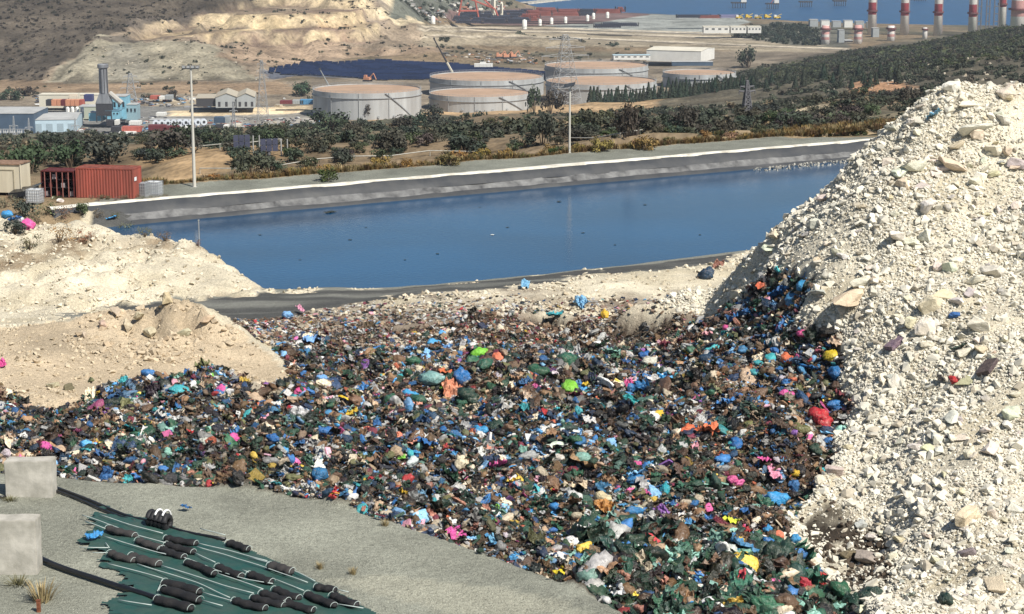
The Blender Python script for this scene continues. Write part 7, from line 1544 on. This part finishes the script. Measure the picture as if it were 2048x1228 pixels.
slots = [("on the slope below the works yard", [(-20,285),(300,275),(560,262),(620,300),(300,330),(-20,335)], 62), ("on the slope between the nearest tank and the track", [(470,285),(640,250),(760,248),(1000,250),(1060,300),(640,340),(480,350)], 74),
         ("on the slope behind the second lamp post", [(1000,240),(1240,228),(1500,222),(1640,255),(1450,290),(1060,305)], 74), ("between the clearing and the rubble heap", [(1500,215),(1700,185),(1830,190),(1760,262),(1560,262)], 46)]
for place, poly, n in slots:
    xs_, ys_ = [a for a, b in poly], [b for a, b in poly]; k = 0
    while k < n:
        px, py = random.uniform(min(xs_), max(xs_)), random.uniform(min(ys_), max(ys_))
        if not inpoly(np.array([px]), np.array([py]), poly)[0]: continue
        k += 1
        p = hit(px, py, 240); s = mpp(p); far = p.y > 600; w = random.uniform(15, 32) if far else random.uniform(24, 62); r_ = w * .5 * s; dk = random.random()
        c_ = DKG if dk < .7 else SAGE if dk < .9 else GRN; cn = "dark" if c_ == DKG else "grey green" if c_ == SAGE else "leaf green"
        lab = where("%s%s %s" % (random.choice(("", "broad ", "ragged ")), cn, "tree" if r_ > 2.4 else "bush"), px, py, VA)
        if lab: shrub(p, r_, r_ * random.uniform(.6, 1.0), c_, lab, "slope_tree" if r_ > 2.4 else "shrub", "tree" if r_ > 2.4 else "shrub", "trees and bushes " + place)
for k in range(46):
    px = 1180 + k * 7.2 + random.uniform(-2, 2); py = 213 - (px - 1180) * .11 + random.uniform(-2, 2); p = Vector(D(px, py, 1010)); p.z = float(height(p.x, p.y)); conifer(p, random.uniform(5.5, 9.5), nth(k) + " conifer from the left in the row before the storage tanks", "conifers in the row before the tanks", .8)
for k in range(60):
    px, py = random.uniform(1330, 1800), 0; py = 192 - (px - 1330) * .03 - random.random() * 26; p = hit(px, py, 700); lab = where("slender conifer", px, py, VA)
    if lab: conifer(p, random.uniform(4.5, 8), lab, "conifers at the foot of the wooded hill", .9)

# ------------------------------------------------------------------ scrub nobody could count
fc = proto_collection("scrub_shapes", [cluster_shrub(s + 70, 150, .17) for s in range(4)], LEAF_INS)
CLEAR = [[(720,246),(780,232),(880,222),(1090,212),(1240,200),(1300,197),(1500,198),(1560,212),(1400,218),(1240,222),(1000,238),(760,252)],[(300,345),(410,328),(480,322),(560,330),(480,345),(330,360)],[(1690,172),(1740,160),(1830,172),(1840,188),(1700,198)],[(190,305),(290,290),(300,300),(200,318)],[(1480,228),(1640,230),(1680,240),(1500,236)],[(1440,266),(1740,264),(1740,276),(1440,286)]]
def scrub(name, poly, dens, rmin, rmax, cols, x0, x1, y0, y1, zmul=.8, cov=None, seed=0):
    n = int((x1-x0)*(y1-y0)*dens); x = RNG.uniform(x0, x1, n); y = RNG.uniform(y0, y1, n); h = far_h(x, y); px, py = proj(x, y, h); m = inpoly(px, py, poly)
    for q_ in CLEAR: m &= ~inpoly(px, py + 2, q_)
    if cov is not None: m &= RNG.random(n) < np.clip(cov + fbm(x, y, 60, 130 + seed) * 1.5 + fbm(x, y, 20, 140 + seed) * 1.0, 0, 1)
    x, y, h = x[m], y[m], h[m]; n = len(x); r = rmin + (rmax - rmin) * RNG.random(n) ** 1.8; T = np.array(cols)[RNG.integers(0, len(cols), n)] * RNG.uniform(.65, 1.35, (n, 1))
    return scatter(name, np.stack([x, y, h - .1 * r], 1), np.stack([np.zeros(n), np.zeros(n), RNG.uniform(0, 6, n)], 1), np.stack([r, r, r * zmul * RNG.uniform(.8, 1.3, n)], 1), RNG.integers(0, 4, n), T, fc)
GS = [DKG, DKG, (.05,.062,.042), SAGE, (.055,.055,.04)]
scrub("slope_scrub", [(-700,275),(-60,270),(600,255),(1000,232),(1240,222),(1500,200),(1850,180),(2200,170),(2200,262),(1800,266),(1300,300),(1000,312),(700,345),(300,372),(-60,352),(-700,345)], .12, .5, 2.3, GS + GS + [DRY], -330, 260, 262, 900, .8, .52, 1)
scrub("yard_edge_scrub", [(-60,262),(460,268),(640,240),(740,236),(1000,230),(1000,250),(640,270),(460,285),(-60,300)], .02, 1.0, 3.4, GS, -300, 60, 700, 1090, .9, .5, 2)
HG = [(.085,.10,.04), (.07,.09,.036), (.06,.075,.036), (.09,.09,.048)]
scrub("hill_woods", [(1400,200),(1340,190),(1420,152),(1560,128),(1650,112),(1720,98),(1800,88),(1900,70),(2060,44),(2200,60),(2200,240),(1500,232)], .05, 1.0, 3.0, [DKG, DKG, SAGE, (.04,.05,.03), (.07,.06,.045)], 120, 480, 600, 1600, .9, .75, 3)
scrub("hill_pines", [(1500,140),(1650,112),(1800,86),(2060,44),(2200,60),(2060,110),(1700,160),(1540,165)], .05, 1.2, 2.6, HG, 120, 520, 850, 1600, .7, .75, 4)
scrub("quarry_scrub", [(-60,160),(95,160),(130,120),(180,90),(290,60),(420,22),(560,-5),(700,-50),(780,30),(730,30),(560,-40),(400,-60),(-60,-60)], .045, .6, 2.3, [(.06,.052,.042), (.085,.07,.055), (.05,.05,.036)], -480, -60, 1335, 2000, .8, .55, 5)
scrub("terrace_scrub", [(110,170),(200,80),(440,20),(740,20),(850,70),(1000,100),(1320,110),(1320,135),(900,125),(560,135),(520,165)], .009, .6, 2.6, GS, -380, 130, 1330, 1900, .8, .3, 6)
scrub("plain_scrub", [(-60,170),(560,165),(640,200),(400,205),(-60,190),(-60,215),(90,215)], .004, 1, 3.5, GS, -380, -80, 1120, 1330, .8, .3, 7)
scrub("plain_bushes", [(880,66),(1150,74),(1320,95),(1320,112),(1150,92),(880,100)], .006, 1.5, 4.5, GS, -90, 170, 1480, 1850, .8, .25, 8)
scrub("port_trees", [(1465,74),(1490,58),(1560,50),(1620,54),(1640,66),(1640,92),(1560,88)], .02, 2, 4.5, [DKG, (.035,.05,.035)], 180, 340, 1600, 2080, 1.1, .8, 9)
scrub("town_trees", [(780,30),(800,-20),(1010,-20),(1040,16),(960,22),(860,44)], .006, 2, 5, GS, -160, 60, 1850, 2400, 1.0, .6, 10)
# loose pale stones on the scrubby slopes
n = 5000; x = RNG.uniform(-380, 480, n); y = RNG.uniform(650, 1700, n); h = far_h(x, y); px, py = proj(x, y, h); m = inpoly(px, py, [(100,165),(200,78),(400,80),(525,160)]) | inpoly(px, py, [(1500,235),(1640,160),(2060,90),(2060,180),(1700,235)]); x, y, h = x[m], y[m], h[m]; n = len(x); s = RNG.uniform(.4, 1.4, n)
scatter("hill_rocks", np.stack([x, y, h], 1), RNG.uniform(0, 6, (n, 3)), s[:, None] * RNG.uniform(.7, 1.3, (n, 3)), RNG.integers(0, len(STONES), n), stone_tint(n, (.40,.35,.27)), refs)

# small clutter on the yards, too small to tell apart
cc = proto_collection("clutter_shapes", BOARDS + STONES[:4], BAG_INS)
def clutter(name, poly, n, smin, smax, cols, y0, y1, x0, x1):
    x = RNG.uniform(x0, x1, n); y = RNG.uniform(y0, y1, n); h = far_h(x, y); px, py = proj(x, y, h); m = inpoly(px, py, poly) & (fbm(x, y, 30, 150) > -.15); x, y, h = x[m], y[m], h[m]; n = len(x)
    s_ = RNG.uniform(smin, smax, n); T = np.array(cols)[RNG.integers(0, len(cols), n)] * RNG.uniform(.7, 1.2, (n, 1))
    scatter(name, np.stack([x, y, h + s_ * .4], 1), np.stack([np.zeros(n), np.zeros(n), RNG.uniform(0, 6, n)], 1), s_[:, None] * RNG.uniform(.6, 1.4, (n, 3)) * [1.3, 1, .9], RNG.integers(0, 8, n), T, cc)
CL = [(.6,.6,.57),(.25,.25,.25),(.05,.05,.06),(.35,.12,.09),(.12,.25,.4),(.4,.35,.26),(.06,.06,.07),(.3,.3,.3)]
clutter("yard_clutter", [(-40,235),(330,232),(460,240),(640,236),(640,252),(460,268),(200,282),(-40,290)], 3600, .4, 1.3, CL, 900, 1150, -300, -90)
clutter("depot_clutter", [(60,192),(360,192),(620,200),(620,214),(420,216),(80,216)], 1500, .5, 1.6, CL, 1120, 1260, -300, -90)
clutter("town_clutter", [(795,20),(830,-20),(1000,-20),(1010,28),(900,44),(860,46)], 2600, 1.0, 3.2, [(.6,.58,.52),(.5,.48,.44),(.25,.25,.25),(.06,.06,.06),(.4,.2,.14)], 1900, 2400, -130, 20)
clutter("site_clutter", [(880,108),(1060,108),(1080,130),(900,128)], 700, .6, 1.8, [(.5,.45,.36),(.4,.2,.1),(.1,.1,.1),(.5,.5,.5)], 1420, 1640, -90, 60)

# ------------------------------------------------------------------ air
hz = bpy.data.materials.new("haze"); hz.use_nodes = True; nt = hz.node_tree; nt.nodes.clear(); o = nt.nodes.new("ShaderNodeOutputMaterial"); v = nt.nodes.new("ShaderNodeVolumePrincipled")
v.inputs["Color"].default_value = (.80,.88,1.0,1); v.inputs["Density"].default_value = HAZE; v.inputs["Anisotropy"].default_value = .2; nt.links.new(v.outputs[0], o.inputs["Volume"])
mb = MB(); mb.box(-9500, 9500, -300, 24500, -6, 190); tag(mb.build("haze", hz), kind="stuff")
